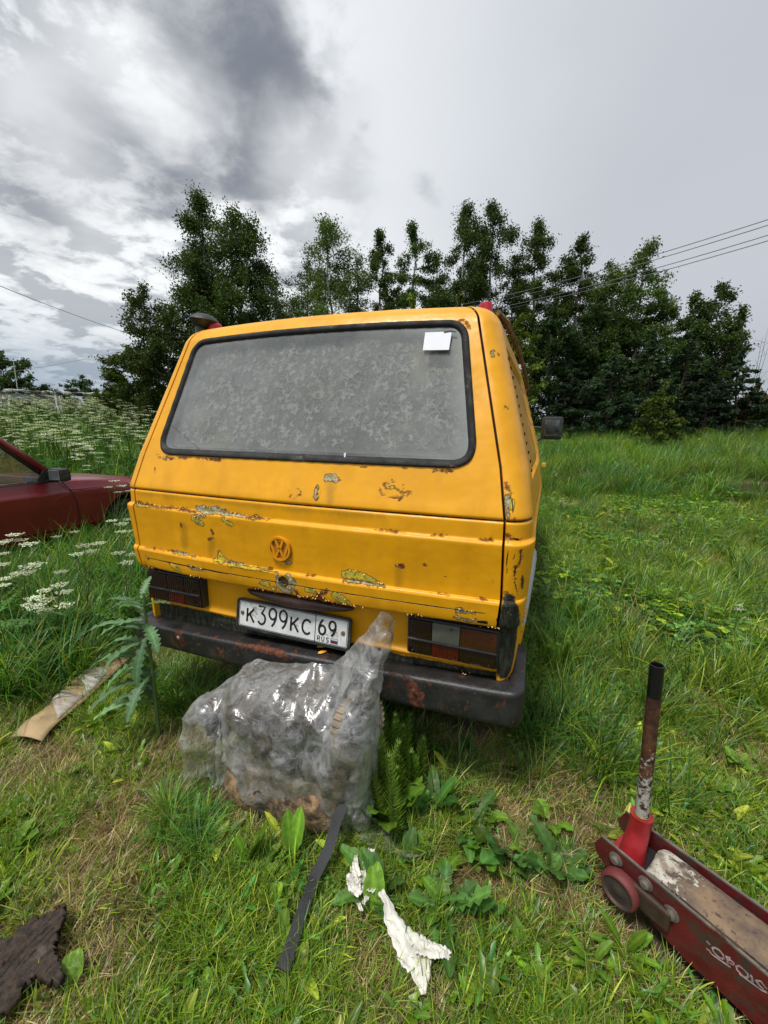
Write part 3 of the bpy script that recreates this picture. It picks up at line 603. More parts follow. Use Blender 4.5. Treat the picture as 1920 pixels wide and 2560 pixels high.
# dark recess behind the tailgate gap, floor, inside of arches
mb = MB(); Zj = np.linspace(.62, 1.83, 24); A = []
for z in Zj:
    for s_ in (-1, 1): A += [(s_*(float(xg(z))-.03), float(rear_y(.8, z))+.045, z), (s_*(float(xg(z))+.03), float(rear_y(.8, z))+.045, z)]
mb.add(A, [(4*i+k, 4*i+k+1, 4*i+5+k, 4*i+4+k) for i in range(23) for k in (0, 2)])
mb.box((0,.36,1.835), (1.25,.03,.03)); mb.build('door_rubber', M['black'], van)
mb = MB(); mb.box((0,2.3,.40), (1.66,4.1,.16)); mb.box((0,.35,.40), (1.5,.5,.12)); mb.box((0,2.2,.75), (1.5,3.6,.6)); mb.box((0,.6,.70),(1.5,.9,.3)); mb.build('underbody', M['black'], van)
# gutter rail of the roof
M['gutter'] = simple('rusty_gutter', (.10,.052,.02), .8, var=.5, dirt=((.33,.15,.01), .52))
mb = MB()
for s_ in (1, -1): mb.tube([(s_*.705,.36,1.842),(s_*.728,.50,1.836),(s_*.752,1.2,1.83),(s_*.765,2.2,1.825),(s_*.76,3.2,1.82),(s_*.70,3.65,1.80)], [.008,.013,.014,.014,.013,.01], 6, sq=1.3)
mb.build('gutter', M['gutter'], van)
mb = MB()
for k in range(13):
    z = 1.275+k*.033; y = .305+.004*math.sin(k); x = float(side_x(y, z)); mb = MB(); mb.box((x+.001,y,z), (.006,.006,.012), bev=.001); mb.build('trim_clip', M['black'], van)
# lower rear panel
Zp = np.r_[np.linspace(.44,.56,7), np.linspace(.565,.60,8), np.linspace(.61,.80,14)]; Xp = np.linspace(-.812,.812,90); ZZ, XX = np.meshgrid(Zp, Xp, indexing='ij')
Yp = .070-.014*np.exp(-((ZZ-.583)/.010)**2)+.02*(1-sstep(ZZ,.44,.56))*0+.012*(np.abs(XX)/.8)**2+.002*(fnoise(XX, ZZ, 6, 2)-.5); V = np.stack([XX,Yp,ZZ],-1).reshape(-1,3)
fp = fields(V, []); fp['black'] = np.clip((.566+.004*np.sin(V[:,0]*9)-V[:,2])*100, -6, 6); fp['rust'] = np.clip((.562-V[:,2])*60-2.2, -6, 6)
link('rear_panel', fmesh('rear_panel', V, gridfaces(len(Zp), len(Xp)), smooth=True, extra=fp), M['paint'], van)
# --- wheel arch flares, wheels
M['grey_patch'] = None
q = NT('flare_paint'); m_f = q.r(q.m_('ADD', q.noise(14, 6, .6), q.m_('MULTIPLY', q.attr('patch'), 1.)), .45, .5); c = q.mix(m_f, (.70,.285,.004), (.42,.45,.47)); c = q.mix(q.r(q.noise(40,6,.7), .58,.64), c, (.16,.06,.02)); M['flare'] = q.done(q.bsdf(c, .5, 0, q.bump(q.noise(60), .3, .004)))
for s_ in (1, -1):
    for yy in (ywh, ywh+2.46):
        V = []; pt = []; na = 26
        for i in range(na):
            a = math.pi*(i/(na-1))*1.02-.03; 
            for (r_, ox) in ((rwh-.02,-.03),(rwh-.012,.012),(rwh+.012,.030),(rwh+.045,.024),(rwh+.075,.004),(rwh+.085,-.012)):
                y = yy-r_*math.cos(a); z = zwh+r_*math.sin(a); z = max(z, .30); V.append((s_*(float(side_x(y, min(z,.9)))+ox), y, z)); pt.append(.35*math.exp(-((a-1.1)/.5)**2)-.12)
        F = [[i*6+k, i*6+k+1, (i+1)*6+k+1, (i+1)*6+k] for i in range(na-1) for k in range(5)]
        if s_ > 0: F = [f[::-1] for f in F]
        link('wheel_arch', fmesh('wheel_arch', V, F, smooth=True, extra={'patch': pt}), M['flare'], van)
M['tyre'] = simple('tyre_rubber', (.02,.02,.02), .85, bump=.5, bs=80, dirt=((.09,.075,.05), .5)); M['rim'] = simple('grey_steel_rim', (.22,.22,.21), .5, .6, dirt=((.12,.06,.03), .5))
def wheel(parent, x, y, z, R_, s_, w=.19):
    RY = np.array([[0,0,s_],[0,1,0],[-s_,0,0]]); mb = MB(); mb.lathe([(R_*.62,-w/2),(R_*.9,-w/2),(R_*.98,-w*.38),(R_,-w*.2),(R_,w*.2),(R_*.98,w*.38),(R_*.9,w/2),(R_*.62,w/2),(R_*.60,0)], (x,y,z), 32, RY)
    t = mb.build('wheel', M['tyre'], parent, auto=40); mb = MB(); mb.lathe([(R_*.63,-w*.4),(R_*.63,w*.42),(R_*.56,w*.40),(R_*.50,w*.18),(R_*.28,w*.10),(R_*.20,w*.26),(.005,w*.28)], (x,y,z), 28, RY); mb.build('rim', M['rim'], t, auto=40)
for s_ in (1, -1):
    for yy in (ywh, ywh+2.46): wheel(van, s_*.78, yy, .33, .325, s_)
# --- tail lights
M['lens_dark'] = simple('dark_red_lens', (.014,.003,.003), .10, bump=.1, Coat_Weight=.6); M['lens_red'] = simple('red_lens', (.07,.003,.003), .10, bump=.1, Coat_Weight=.6); M['lens_amber'] = simple('amber_lens', (.060,.016,.006), .12, bump=.1, Coat_Weight=.6); M['lens_clear'] = simple('clear_lens', (.11,.115,.10), .12, bump=.3, bs=200, Coat_Weight=.6)
for s_ in (1, -1):
    x0, x1 = (.492, .808); z0, z1 = .606, .742; cx = s_*(x0+x1)/2; wy = .052
    mb = MB(); mb.box((cx, wy+.012, (z0+z1)/2), (x1-x0+.014, .05, z1-z0+.012), bev=.008); tl = mb.build('tail_light', M['plastic'], van, auto=40)
    zm = .668; lw = (x1-x0)
    def lens(a, b, za, zb, m_, nm, pr=.0):
        mb = MB(); mb.box((s_*(x0+(a+b)/2*lw), wy-.017-pr, (za+zb)/2), ((b-a)*lw-.002, .012, zb-za-.003), bev=.003)
        for k in range(int((b-a)*lw/.012)): mb.box((s_*(x0+a*lw+.006+k*.012), wy-.0236-pr, (za+zb)/2), (.002,.0016,zb-za-.012))
        mb.build(nm, M[m_], tl, auto=40)
    lens(.0,.28, zm, z1, 'lens_dark', 'lens'); lens(.28,.60, zm, z1, 'lens_clear' if s_ > 0 else 'lens_dark', 'reversing_lens'); lens(.60,1., zm, z1, 'lens_amber' if s_ > 0 else 'lens_dark', 'indicator_lens')
    lens(.0,.28, z0, zm, 'lens_dark', 'lens'); lens(.28,.60, z0, zm, 'lens_red', 'fog_lens'); lens(.60,1., z0, zm, 'lens_dark', 'lens')
    mb = MB(); mb.box((cx, wy-.027, zm), (lw+.004,.010,.005), bev=.002)
    for k in (.06,.5,.93):
        for z in (z0+.014, z1-.014): mb.lathe([(.0035,-.001),(.0035,.002),(.001,.0025)], (s_*(x0+k*lw), wy-.0245, z), 8, RX)
    mb.build('light_trim', M['plastic'], tl)
# --- number plate
bl = np.array([-.284,.028,.563]); ex = unit((1,0,-.003)); ey = unit((0,.17,.985)); ez = np.cross(ex, ey); 
mb = MB()
def rrect(w, h, r_, n=5, x0=0, y0=0):
    o = []
    for (cx, cy, a0) in ((w-r_, r_, -90),(w-r_, h-r_, 0),(r_, h-r_, 90),(r_, r_, 180)):
        for k in range(n): a = rad(a0+90*k/(n-1)); o.append((x0+cx+r_*math.cos(a), y0+cy+r_*math.sin(a)))
    return o
FW, FH = .542, .128
mb.prism(rrect(FW, FH, .012), bl, ex, ey, ez, .010)
pf = mb.build('number_plate', M['plastic'], van)
mb = MB(); mb.stroke(rrect(FW-.006, FH-.006, .010, 5, .003, .003)+[rrect(FW-.006, FH-.006, .010, 5, .003, .003)[0]], .009, bl+ez*.0102, ex, ey, ez, .005); mb.build('plate_frame', M['plastic'], pf)
pb = bl+ex*.011+ey*.009+ez*.0105; PW, PH = .520, .110
M['platewhite'] = simple('dirty_white_plate', (.60,.62,.63), .38, var=.12, vs_=20, bump=.1, dirt=((.30,.30,.27), .60)); M['ink'] = simple('plate_black', (.008,.008,.008), .45)
mb = MB(); mb.prism(rrect(PW, PH, .008), pb, ex, ey, ez, .0015); pw = mb.build('plate', M['platewhite'], pf)
lo = pb+ez*.0016
GL = {'K': [[(0,0),(0,1)],[(.72,1),(.04,.42)],[(.26,.60),(.78,0)]], 'C': [[(.5+.5*math.cos(a), .5+.5*math.sin(a)) for a in np.linspace(.75, 2*math.pi-.75, 20)]],
      '3': [[(.04,1),(.80,1),(.40,.60)]+[(.42+.42*math.cos(a), .30+.30*math.sin(a)) for a in np.linspace(1.5,-2.6,16)]],
      '9': [[(.42+.40*math.cos(a), .70+.30*math.sin(a)) for a in np.linspace(0, 2*math.pi, 22)], [(.82,.70),(.78,.45),(.60,.18),(.36,0)]],
      '6': [[(.42+.40*math.cos(a), .30+.30*math.sin(a)) for a in np.linspace(0, 2*math.pi, 22)], [(.02,.30),(.06,.55),(.24,.82),(.48,1)]],
      'R': [[(0,0),(0,1),(.5,1),(.74,.9),(.80,.74),(.74,.58),(.5,.48),(0,.48)],[(.42,.48),(.80,0)]], 'U': [[(0,1),(0,.3),(.1,.08),(.36,0),(.62,.08),(.72,.3),(.72,1)]],
      'S': [[(.74,.84),(.6,.97),(.38,1),(.12,.92),(.04,.74),(.16,.58),(.40,.50),(.66,.42),(.76,.24),(.66,.06),(.38,0),(.12,.04),(.0,.18)]]}
def glyph(ch, x, y, h, w, sw, mat, nm='character', off=0.):
    mb = MB()
    for i, st in enumerate(GL[ch]): mb.stroke([(x+a*w, y+b*h) for a, b in st], sw, lo+ez*(.0001*i+off), ex, ey, ez, .0012)
    mb.build(nm, mat, pw)
M['plategrey'] = simple('plate_emboss_shadow', (.30,.31,.31), .5)
for ch, x, y, h, w in (('K',.043,.024,.058,.046),('3',.098,.024,.076,.044),('9',.153,.024,.076,.044),('9',.205,.024,.076,.044),('K',.262,.024,.058,.046),('C',.316,.024,.058,.042),('6',.392,.036,.060,.036),('9',.437,.036,.060,.036)): glyph(ch, x, y, h, w, .0085, M['ink'])
for ch, x in (('R',.388),('U',.408),('S',.428)): glyph(ch, x, .009, .018, .014, .0028, M['ink'], off=.0003)
mb = MB(); mb.stroke([(.376,.0),(.376,PH)], .0028, lo, ex, ey, ez, .0010); bd = rrect(PW-.006, PH-.006, .007, 4, .003, .003); mb.stroke(bd+[bd[0]], .0018, lo, ex, ey, ez, .0008); mb.build('plate_border', M['ink'], pw)
for k, col in enumerate(((.10,.01,.01),(.03,.05,.16),(.55,.55,.55))):
    mb = MB(); mb.prism([(.449,.010+k*.0055),(.478,.010+k*.0055),(.478,.0155+k*.0055),(.449,.0155+k*.0055)], lo, ex, ey, ez, .0008); mb.build('flag_stripe', simple('flag_%d' % k, col, .5), pw)
mb = MB(); fb = [(.448,.009),(.479,.009),(.479,.0275),(.448,.0275),(.448,.009)]; mb.stroke(fb, .001, lo, ex, ey, ez, .0011); mb.build('flag_border', M['ink'], pw)
M['bolt'] = simple('rusty_bolt', (.16,.085,.035), .7, .3)
for (bx, by) in ((.018,.058),(.500,.058)):
    mb = MB(); mb.lathe([(.0085,0),(.0085,.003),(.006,.0055),(.001,.006)], (0,0,0), 12); Rb = np.stack([ex, ey, ez], 1); mb.v = [tuple(lo+ex*bx+ey*by+Rb @ np.array(v)) for v in mb.v]; mb.build('bolt', M['bolt'], pf, auto=40)
# lamp housing above the plate
mb = MB(); P = []
for i in range(21):
    x = -.24+.50*i/20; s_ = math.sin(math.pi*i/20); P.append((x, .055-.034*s_**.5, .727+.006*s_))
mb.tube(P, [.006+.022*math.sin(math.pi*i/20)**.8 for i in range(21)], 10); mb.build('plate_lamp', simple('brown_black_plastic', (.045,.022,.018), .35), van, auto=40)
# --- bumper
def bump_path():
    L_ = []
    for y in (.34,.26,.18,.10): L_.append(((-.912, y), (1, 0)))
    for a in np.linspace(0, math.pi/2, 7): L_.append(((-.912+.055*(1-math.cos(a)), .045-.055*math.sin(a)), (math.cos(a), math.sin(a))))
    for x in np.linspace(-.83,.83,46): L_.append(((x, -.010-.014*(1-(x/.85)**2)), (0, 1)))
    for a in np.linspace(math.pi/2, 0, 7): L_.append(((.912-.055*(1-math.cos(a)), .045-.055*math.sin(a)), (-math.cos(a), math.sin(a))))
    for y in (.10,.18,.26,.34): L_.append(((.912, y), (-1, 0)))
    return L_
bpr = [(.085,.528),(.055,.527),(.016,.526),(.006,.523),(.001,.517),(0,.508),(0,.468),(.0,.430),(.001,.418),(.005,.412),(.022,.411),(.022,.418)]
V = []
for (p, nn) in bump_path():
    m_ = abs(nn[1])
    for (d, z) in bpr:
        d2 = d*(1 if m_ > .99 else .62); k = (z-.41)/.115; zz = z-.006+p[0]*(.02+.017*k); zz += .0025*(vnoise(p[0], z, 9, 4)-.5); V.append((p[0]+nn[0]*d2, p[1]+nn[1]*d2+.0015*(vnoise(p[0], z, 14, 6)-.5), zz))
nb = len(bpr); npth = len(bump_path()); F = [[i*nb+k, i*nb+k+1, (i+1)*nb+k+1, (i+1)*nb+k] for i in range(npth-1) for k in range(nb-1)]
RB = []
def rb(cf, pts, r_):
    o = VR.T @ (CAM-VLOC); P = [o+(VR.T @ ray(*cf(*p)))*((-.02-o[1])/(VR.T @ ray(*cf(*p)))[1]) for p in pts]; RB.append(('rust', np.array(P), np.broadcast_to(np.asarray(r_, float), (len(P),))))
rb(c3, [(400,1090),(430,1150),(455,1210)], [.018,.024,.022]); rb(c3, [(755,1290),(785,1310)], .018); rb(c3, [(700,1160),(860,1200),(1000,1240),(1150,1270),(1300,1340)], [.003,.009,.014,.017,.008]); rb(c3, [(640,1150),(700,1170)], .008); rb(c4, [(330,1420),(480,1460)], [.006,.010]); rb(c4, [(490,1500),(530,1570),(540,1640),(560,1700)], [.018,.028,.026,.018]); rb(c3, [(1400,1230),(1659,1320)], .008)
bl_f = fields(np.array(V), RB)
bmat = NT('old_bumper'); nn_ = bmat.m_('MULTIPLY', bmat.m_('SUBTRACT', bmat.noise(38, 7, .7), .5), 7.); rk = bmat.r(bmat.m_('ADD', bmat.attr('rust'), nn_), -.5, .5)
c = bmat.mix(bmat.r(bmat.noise(11, 6, .65), .4, .7), (.012,.012,.013), (.028,.028,.029)); c = bmat.mix(bmat.r(bmat.vor(60), .0, .16, .75, 0), c, (.003,.003,.003))
c = bmat.mix(bmat.r(bmat.noise(90, 4, .7), .68, .72), c, (.28,.25,.20)); c = bmat.mix(bmat.r(bmat.noise(17, 8, .75, .6), .56, .64), c, (.085,.032,.016)); c = bmat.mix(bmat.r(bmat.noise(6, 8, .7), .55, .75, 0, .5), c, (.07,.065,.055)); c = bmat.mix(rk, c, bmat.mix(bmat.r(bmat.noise(55, 6, .7), .42, .62), (.15,.04,.014), (.035,.012,.008)))
M['bumper'] = bmat.done(bmat.bsdf(c, bmat.m_('ADD', bmat.m_('MULTIPLY', rk, .4), .42), 0, bmat.bump(bmat.m_('ADD', bmat.noise(60, 6, .7), bmat.m_('MULTIPLY', rk, .5)), .5, .004)))
bo = link('bumper', fmesh('bumper', V, F, smooth=True, extra=bl_f), M['bumper'], van); sm = bo.modifiers.new('s', 'SOLIDIFY'); sm.thickness = .004; sm.offset = -1
for cf, p in ((c3,(433,1165)),(c4,(515,1560))):
    q_ = aty(*cf(*p), -.03); mb = MB(); mb.lathe([(.009,0),(.009,.003),(.005,.006),(.001,.0065)], VR.T @ (q_-VLOC), 8, RX); mb.build('bumper_bolt', simple('bumper_bolt_%d' % p[0], (.5,.45,.4) if p[0] == 433 else (.12,.04,.02), .6), bo, auto=40)
for x in (-.55,.55): mb = MB(); mb.box((x,.12,.46), (.05,.22,.05), bev=.004); mb.build('bumper_bracket', M['black'], van)
mb = MB(); mb.tube([(-.62,.14,.40),(-.58,.14,.40),(-.1,.13,.385),(.30,.13,.385),(.34,.13,.39)], [.03,.07,.075,.075,.03], 18); mb.build('exhaust_silencer', simple('sooty_metal', (.035,.032,.03), .7, .3, dirt=((.08,.04,.02), .5)), van, auto=50)
# flakes of paint lying on the bumper
rn = random.Random(8); M['chip'] = simple('fallen_paint', (.72,.30,.02), .5); M['crumb'] = simple('paint_crumbs', (.62,.42,.22), .6)
for (a, b, s_, lb) in ((1160,1440,.020,'larger orange paint chip lying on the black bumper under the number plate'),(1170,1515,.018,'narrow orange paint chip nearest the front edge of the black bumper')):
    p = VR @ (VR.T @ (atz(*c7(a, b), .527)-VLOC))+VLOC; an = rn.uniform(0, 3); mb = MB(); mb.prism([(-s_,-.004),(-s_*.3,-.008),(s_,-.003),(s_*.9,.006),(0,.007),(-s_*.8,.005)], p+np.array([0,0,.004]), (math.cos(an*.2),math.sin(an*.2),.1), (-math.sin(an*.2),math.cos(an*.2),.25), (0,0,1), .001)
    tag(mb.build('paint_chip', M['chip']), lb, 'paint chip')
for k in range(12):
    p = atz(*c4(rn.uniform(860,1000) if k % 2 else rn.uniform(1150,1225), rn.uniform(1405,1440) if k % 2 else rn.uniform(1440,1470)), .543); an = rn.uniform(0, 6); s_ = rn.uniform(.002,.0055); mb = MB(); mb.prism([(-s_,-s_*.5),(s_,-s_*.4),(s_*.6,s_*.6)], p, (math.cos(an),math.sin(an),.2), (-math.sin(an),math.cos(an),.3), (0,0,1), .001)
    tag(mb.build('paint_crumb', M['crumb']), 'tiny pale paint crumb on the bumper top below the amber lens', 'paint crumb', 'paint crumbs on the right end of the bumper')
# --- snorkel, roof lamps, mirror, side marker
sx, sy_, sz = -.712, .40, 1.815
mb = MB(); mb.lathe([(.034,0),(.034,.07),(.030,.075),(.030,.080),(.042,.086)], (sx, sy_, sz), 20); vt = mb.build('roof_vent', M['plastic'], van, auto=40)
mb = MB(); mb.lathe([(.030,.0),(.036,.004),(.066,.026),(.069,.033),(.065,.039),(.040,.057),(.024,.062),(.001,.063)], (sx+.012, sy_, sz+.076), 28, np.array([[1,0,.1],[0,1,0],[-.12,0,1]])); mb.build('vent_cap', M['plastic'], vt, auto=35)
M['redlens'] = simple('faded_red_plastic', (.42,.012,.025), .3, var=.2, dirt=((.60,.34,.36), .60)); 
p = VR.T @ (aty(538, 826, .42)-VLOC); mb = MB(); mb.lathe([(.034,-.03),(.034,.012),(.030,.022),(.018,.029),(.001,.031)], p+np.array([0,0,.006]), 20); mb.build('roof_lamp', M['redlens'], van, auto=40)
p = VR.T @ (aty(1214, 776, .42)-VLOC); mb = MB(); mb.lathe([(.027,-.04),(.026,.010),(.023,.024),(.020,.026),(.001,.027)], p, 20); rl = mb.build('roof_lamp', M['redlens'], van, auto=40)
rl['label'] = 'taller faded red lamp with a whitish scuffed top'
mc = aty(1379.5, 1070.5, 3.55); mc = VR.T @ (mc-VLOC)
mb = MB(); mb.box(mc+np.array([0,.03,0]), (.215,.07,.245), bev=.03); hs = mb.build('wing_mirror', M['plastic'], van, auto=45)
mb = MB(); mb.box(mc+np.array([0,-.012,0]), (.150,.012,.175), bev=.005); mb.build('mirror_glass', simple('mirror_painted_reflection', (.11,.13,.13), .2, .4, var=.8, vs_=6), hs, auto=45)  # mottled grey stands in for trees and cloud reflected in the mirror
mb = MB(); mb.tube([mc+np.array([-.06,.04,-.08]), mc+np.array([-.14,.04,-.14]), mc+np.array([-.30,.05,-.15])], .014, 8); mb.tube([mc+np.array([-.06,.04,.0]), mc+np.array([-.3,.05,.02])], .010, 8); mb.build('mirror_arm', M['plastic'], hs, auto=45)
mb = MB(); mb.box((-1.03,3.55,1.42), (.2,.07,.24), bev=.03); mb.tube([(-.85,3.6,1.30),(-.98,3.58,1.36)], .014, 8); mb.build('wing_mirror', M['plastic'], van, auto=45)
mb = MB(); mb.box((.945,1.9,1.17), (.03,.06,.03), bev=.006); mb.build('side_marker', simple('yellow_marker', (.65,.42,.05), .3), van)
# ------------------------------------------------------------------ ground
def gh(x, y):
    x = np.asarray(x, float); y = np.asarray(y, float); d = np.hypot(x-.8, y+1.2); az = np.arctan2(x-.8, y+1.2)
    lf = sstep(-az, -.1, .7); far = np.clip(d-6, 0, 20)*(.078+.012*lf)
    bank = .22*sstep(d+.8*vnoise(x, y, .5, 3), 8.6, 10.2)*sstep(az, -.3, .2)
    bump = .035*(fnoise(x, y, .9, 4, 3)-.5)*sstep(d, .5, 2.5)+.012*(fnoise(x, y, 5, 6, 3)-.5)
    return far+bank+bump+.25*np.clip(d-30, 0, 400)*.02
def ground_at(u, v, dz=0.):
    z = 0.
    for _ in range(8): p = atz(u, v, z+dz); z = float(gh(p[0], p[1]))
    return p
rr = np.r_[np.linspace(.0,6,90), np.geomspace(6.1, 700, 90)]; aa = np.linspace(-math.pi, math.pi, 241); RRg, AAg = np.meshgrid(rr, aa, indexing='ij'); gx = .8+RRg*np.sin(AAg); gy = -1.2+RRg*np.cos(AAg)
q = NT('meadow_soil'); n1 = q.noise(1.3, 8, .65); n2 = q.noise(14, 8, .7); c = q.mix(q.r(n1, .4, .6), (.035,.045,.012), (.060,.045,.022)); c = q.mix(q.r(n2, .45, .65), c, (.10,.078,.038)); c = q.mix(q.r(q.noise(60, 6, .7), .5, .7, 0, .6), c, (.018,.014,.008))
M['soil'] = q.done(q.bsdf(c, .95, 0, q.bump(n2, .8, .03)))
g = link('ground', fmesh('ground', np.stack([gx, gy, gh(gx, gy)], -1).reshape(-1, 3), gridfaces(len(rr), len(aa)), smooth=True), M['soil']); tag(g, kind='structure')

# ------------------------------------------------------------------ grass templates
def ribbons(base, az, L_, w, lean, droop, cols, segs=3, twist=.4, tipc=1.25):
    """n curved tapering ribbons -> V, F, C ; lean: angle from vertical at the base, droop: extra angle at the tip"""
    n = len(base); V = np.zeros((n, segs+1, 2, 3)); p = base.copy(); th = lean.copy(); d = np.stack([np.cos(az), np.sin(az)], 1); side = np.stack([-np.sin(az+twist), np.cos(az+twist), np.zeros(n)], 1)
    for i in range(segs+1):
        ww = (w*(1-(i/segs)**1.6*.93))[:,None]; V[:,i,0] = p-side*ww/2; V[:,i,1] = p+side*ww/2; th = th+droop/segs; st = L_/segs
        p = p+np.stack([d[:,0]*np.sin(th)*st, d[:,1]*np.sin(th)*st, np.cos(th)*st], 1)
    idx = np.arange(n*(segs+1)*2).reshape(n, segs+1, 2); F = np.stack([idx[:,:-1,0], idx[:,:-1,1], idx[:,1:,1], idx[:,1:,0]], -1).reshape(-1, 4)
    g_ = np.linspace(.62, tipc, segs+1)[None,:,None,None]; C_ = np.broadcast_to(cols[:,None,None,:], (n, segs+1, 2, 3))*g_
    return V.reshape(-1, 3), F, C_.reshape(-1, 3)
def merge(parts):
    V = []; F = []; C_ = []; o = 0
    for v, f, c in parts: V.append(v); F.append(f+o); C_.append(c); o += len(v)
    return np.vstack(V), np.vstack(F), np.vstack(C_)
GREENS = np.array([(.155,.265,.014),(.24,.35,.018),(.10,.215,.016),(.32,.38,.040),(.125,.235,.026)]); DRY = np.array([(.46,.36,.16),(.36,.26,.11),(.56,.47,.23),(.24,.15,.07)]); DEEP = np.array([(.055,.165,.028),(.070,.190,.036),(.042,.130,.028),(.11,.235,.045)])
def pickc(pal, n, rng): c = pal[rng.integers(0, len(pal), n)]; return c*rng.uniform(.5,1.4,(n,1))
def tuft(seed, n, R_, l0, l1, w0, w1, pal, dry=0., flat=0., droop=.9, segs=3):
    rng = np.random.default_rng(seed); r_ = R_*np.sqrt(rng.random(n)); a = rng.uniform(0, 6.283, n); base = np.stack([r_*np.cos(a), r_*np.sin(a), np.full(n, -.01)], 1)
    az = a+rng.normal(0, .9, n); c = pickc(pal, n, rng); m = rng.random(n) < dry; c[m] = pickc(DRY, m.sum(), rng) if m.any() else c[m]
    lean = np.abs(rng.normal(.25, .25, n)); lean[m] += .5; lean = lean*(1-flat)+flat*rng.uniform(1.0,1.5,n)
    return ribbons(base, az, rng.uniform(l0, l1, n)*np.where(m, .8, 1.), rng.uniform(w0, w1, n), lean, rng.uniform(.3,1.,n)*droop*(1-flat), c, segs)
def leafgeo(base, az, L_, w, el, droop, col, shape='oval', fold=.3, nl=8, wav=0., seed=0, vein=1.5):
    rng = np.random.default_rng(seed); t = np.linspace(0, 1, nl+1); th = el-droop*t; st = L_/nl; px = np.r_[0, np.cumsum(np.cos(th[:-1])*st)]; pz = np.r_[0, np.cumsum(np.sin(th[:-1])*st)]
    if shape == 'oval': ww = w*np.sin(np.pi*np.clip(t*.93+.05, 0, 1))**.65*(t > .0)
    elif shape == 'dock': ww = w*np.clip(np.sin(np.pi*np.clip((t-.18)/.82, 0, 1))**.6, 0, 1)+w*.08*(t < .2)
    elif shape == 'serr': ww = w*np.sin(np.pi*np.clip(t*.95+.04, 0, 1))**.6*(1+.35*np.where(np.arange(nl+1) % 2, 1, -1)*(t < .93))
    elif shape == 'dand': ww = w*(.25+.75*t)*np.sin(np.pi*np.clip(t**1.4*.96+.03, 0, 1))**.4*(1+.55*np.where(np.arange(nl+1) % 2, 1, -1)*(t < .8))
    else: ww = w*np.sin(np.pi*np.clip(t*.98+.02, 0, 1))**.8
    ww = np.maximum(ww, .0008); d = np.array([math.cos(az), math.sin(az), 0]); s_ = np.array([-d[1], d[0], 0]); V = []; C_ = []
    for i in range(nl+1):
        c0 = np.array(base)+d*px[i]+np.array([0,0,pz[i]]); wv = wav*w*math.sin(i*2.1+seed)
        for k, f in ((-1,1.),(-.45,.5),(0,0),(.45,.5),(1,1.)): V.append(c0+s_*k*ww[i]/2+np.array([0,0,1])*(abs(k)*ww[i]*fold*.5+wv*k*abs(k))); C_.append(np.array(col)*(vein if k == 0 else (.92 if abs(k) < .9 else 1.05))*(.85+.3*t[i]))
    F = np.array([(i*5+k, i*5+k+1, (i+1)*5+k+1, (i+1)*5+k) for i in range(nl) for k in range(4)]); return np.array(V), F, np.array(C_)
def clover(seed, n=14, R_=.07, s=.010, hgt=.06):
    rng = np.random.default_rng(seed); P = []
    for k in range(n):
        r_ = R_*math.sqrt(rng.random()); a = rng.uniform(0, 6.28); x, y = r_*math.cos(a), r_*math.sin(a); h = rng.uniform(.4,1.)*hgt; col = pickc(DEEP if rng.random() < .6 else GREENS, 1, rng)[0]*1.1; a0 = rng.uniform(0, 6.28); ss = s*rng.uniform(.7,1.3)
        for j in range(3): P.append(leafgeo((x, y, h), a0+j*2.09, ss*1.6, ss*1.5, rng.uniform(-.1,.35), .3, col, 'oval', .15, 3, 0, k))
        P.append(ribbons(np.array([[x, y, -.005]]), np.array([a0]), np.array([h]), np.array([.0012]), np.array([0.]), np.array([.05]), col[None], 2))
    return merge(P)
def weedlet(seed, n=6, L_=.07, w=.022, pal=GREENS, shape='oval', el=.7):
    rng = np.random.default_rng(seed); return merge([leafgeo((rng.normal(0,.006), rng.normal(0,.006), 0), rng.uniform(0, 6.28), L_*rng.uniform(.6,1.2), w*rng.uniform(.7,1.2), el*rng.uniform(.5,1.4), rng.uniform(.4,1.2), pickc(pal, 1, rng)[0], shape, .3, 6, .05, seed*9+k) for k in range(n)])
def panicle(seed, h):
    rng = np.random.default_rng(seed); n = 26; z = h*(.72+.28*rng.random(n)); a = rng.uniform(0, 6.28, n); base = np.stack([0*z, 0*z, z], 1); P = [ribbons(base, a, rng.uniform(.01,.03,n)*h*1.6, np.full(n, .003), np.full(n, .5), np.full(n, .4), pickc(np.array([(.22,.20,.10),(.16,.17,.08),(.20,.14,.10)]), n, rng), 1)]
    P.append(ribbons(np.array([[0,0,0.]]), np.array([0.]), np.array([h]), np.array([.003]), np.array([.03]), np.array([.1]), np.array([(.10,.14,.04)]), 3)); v, f, c = merge(P); return v, f, c
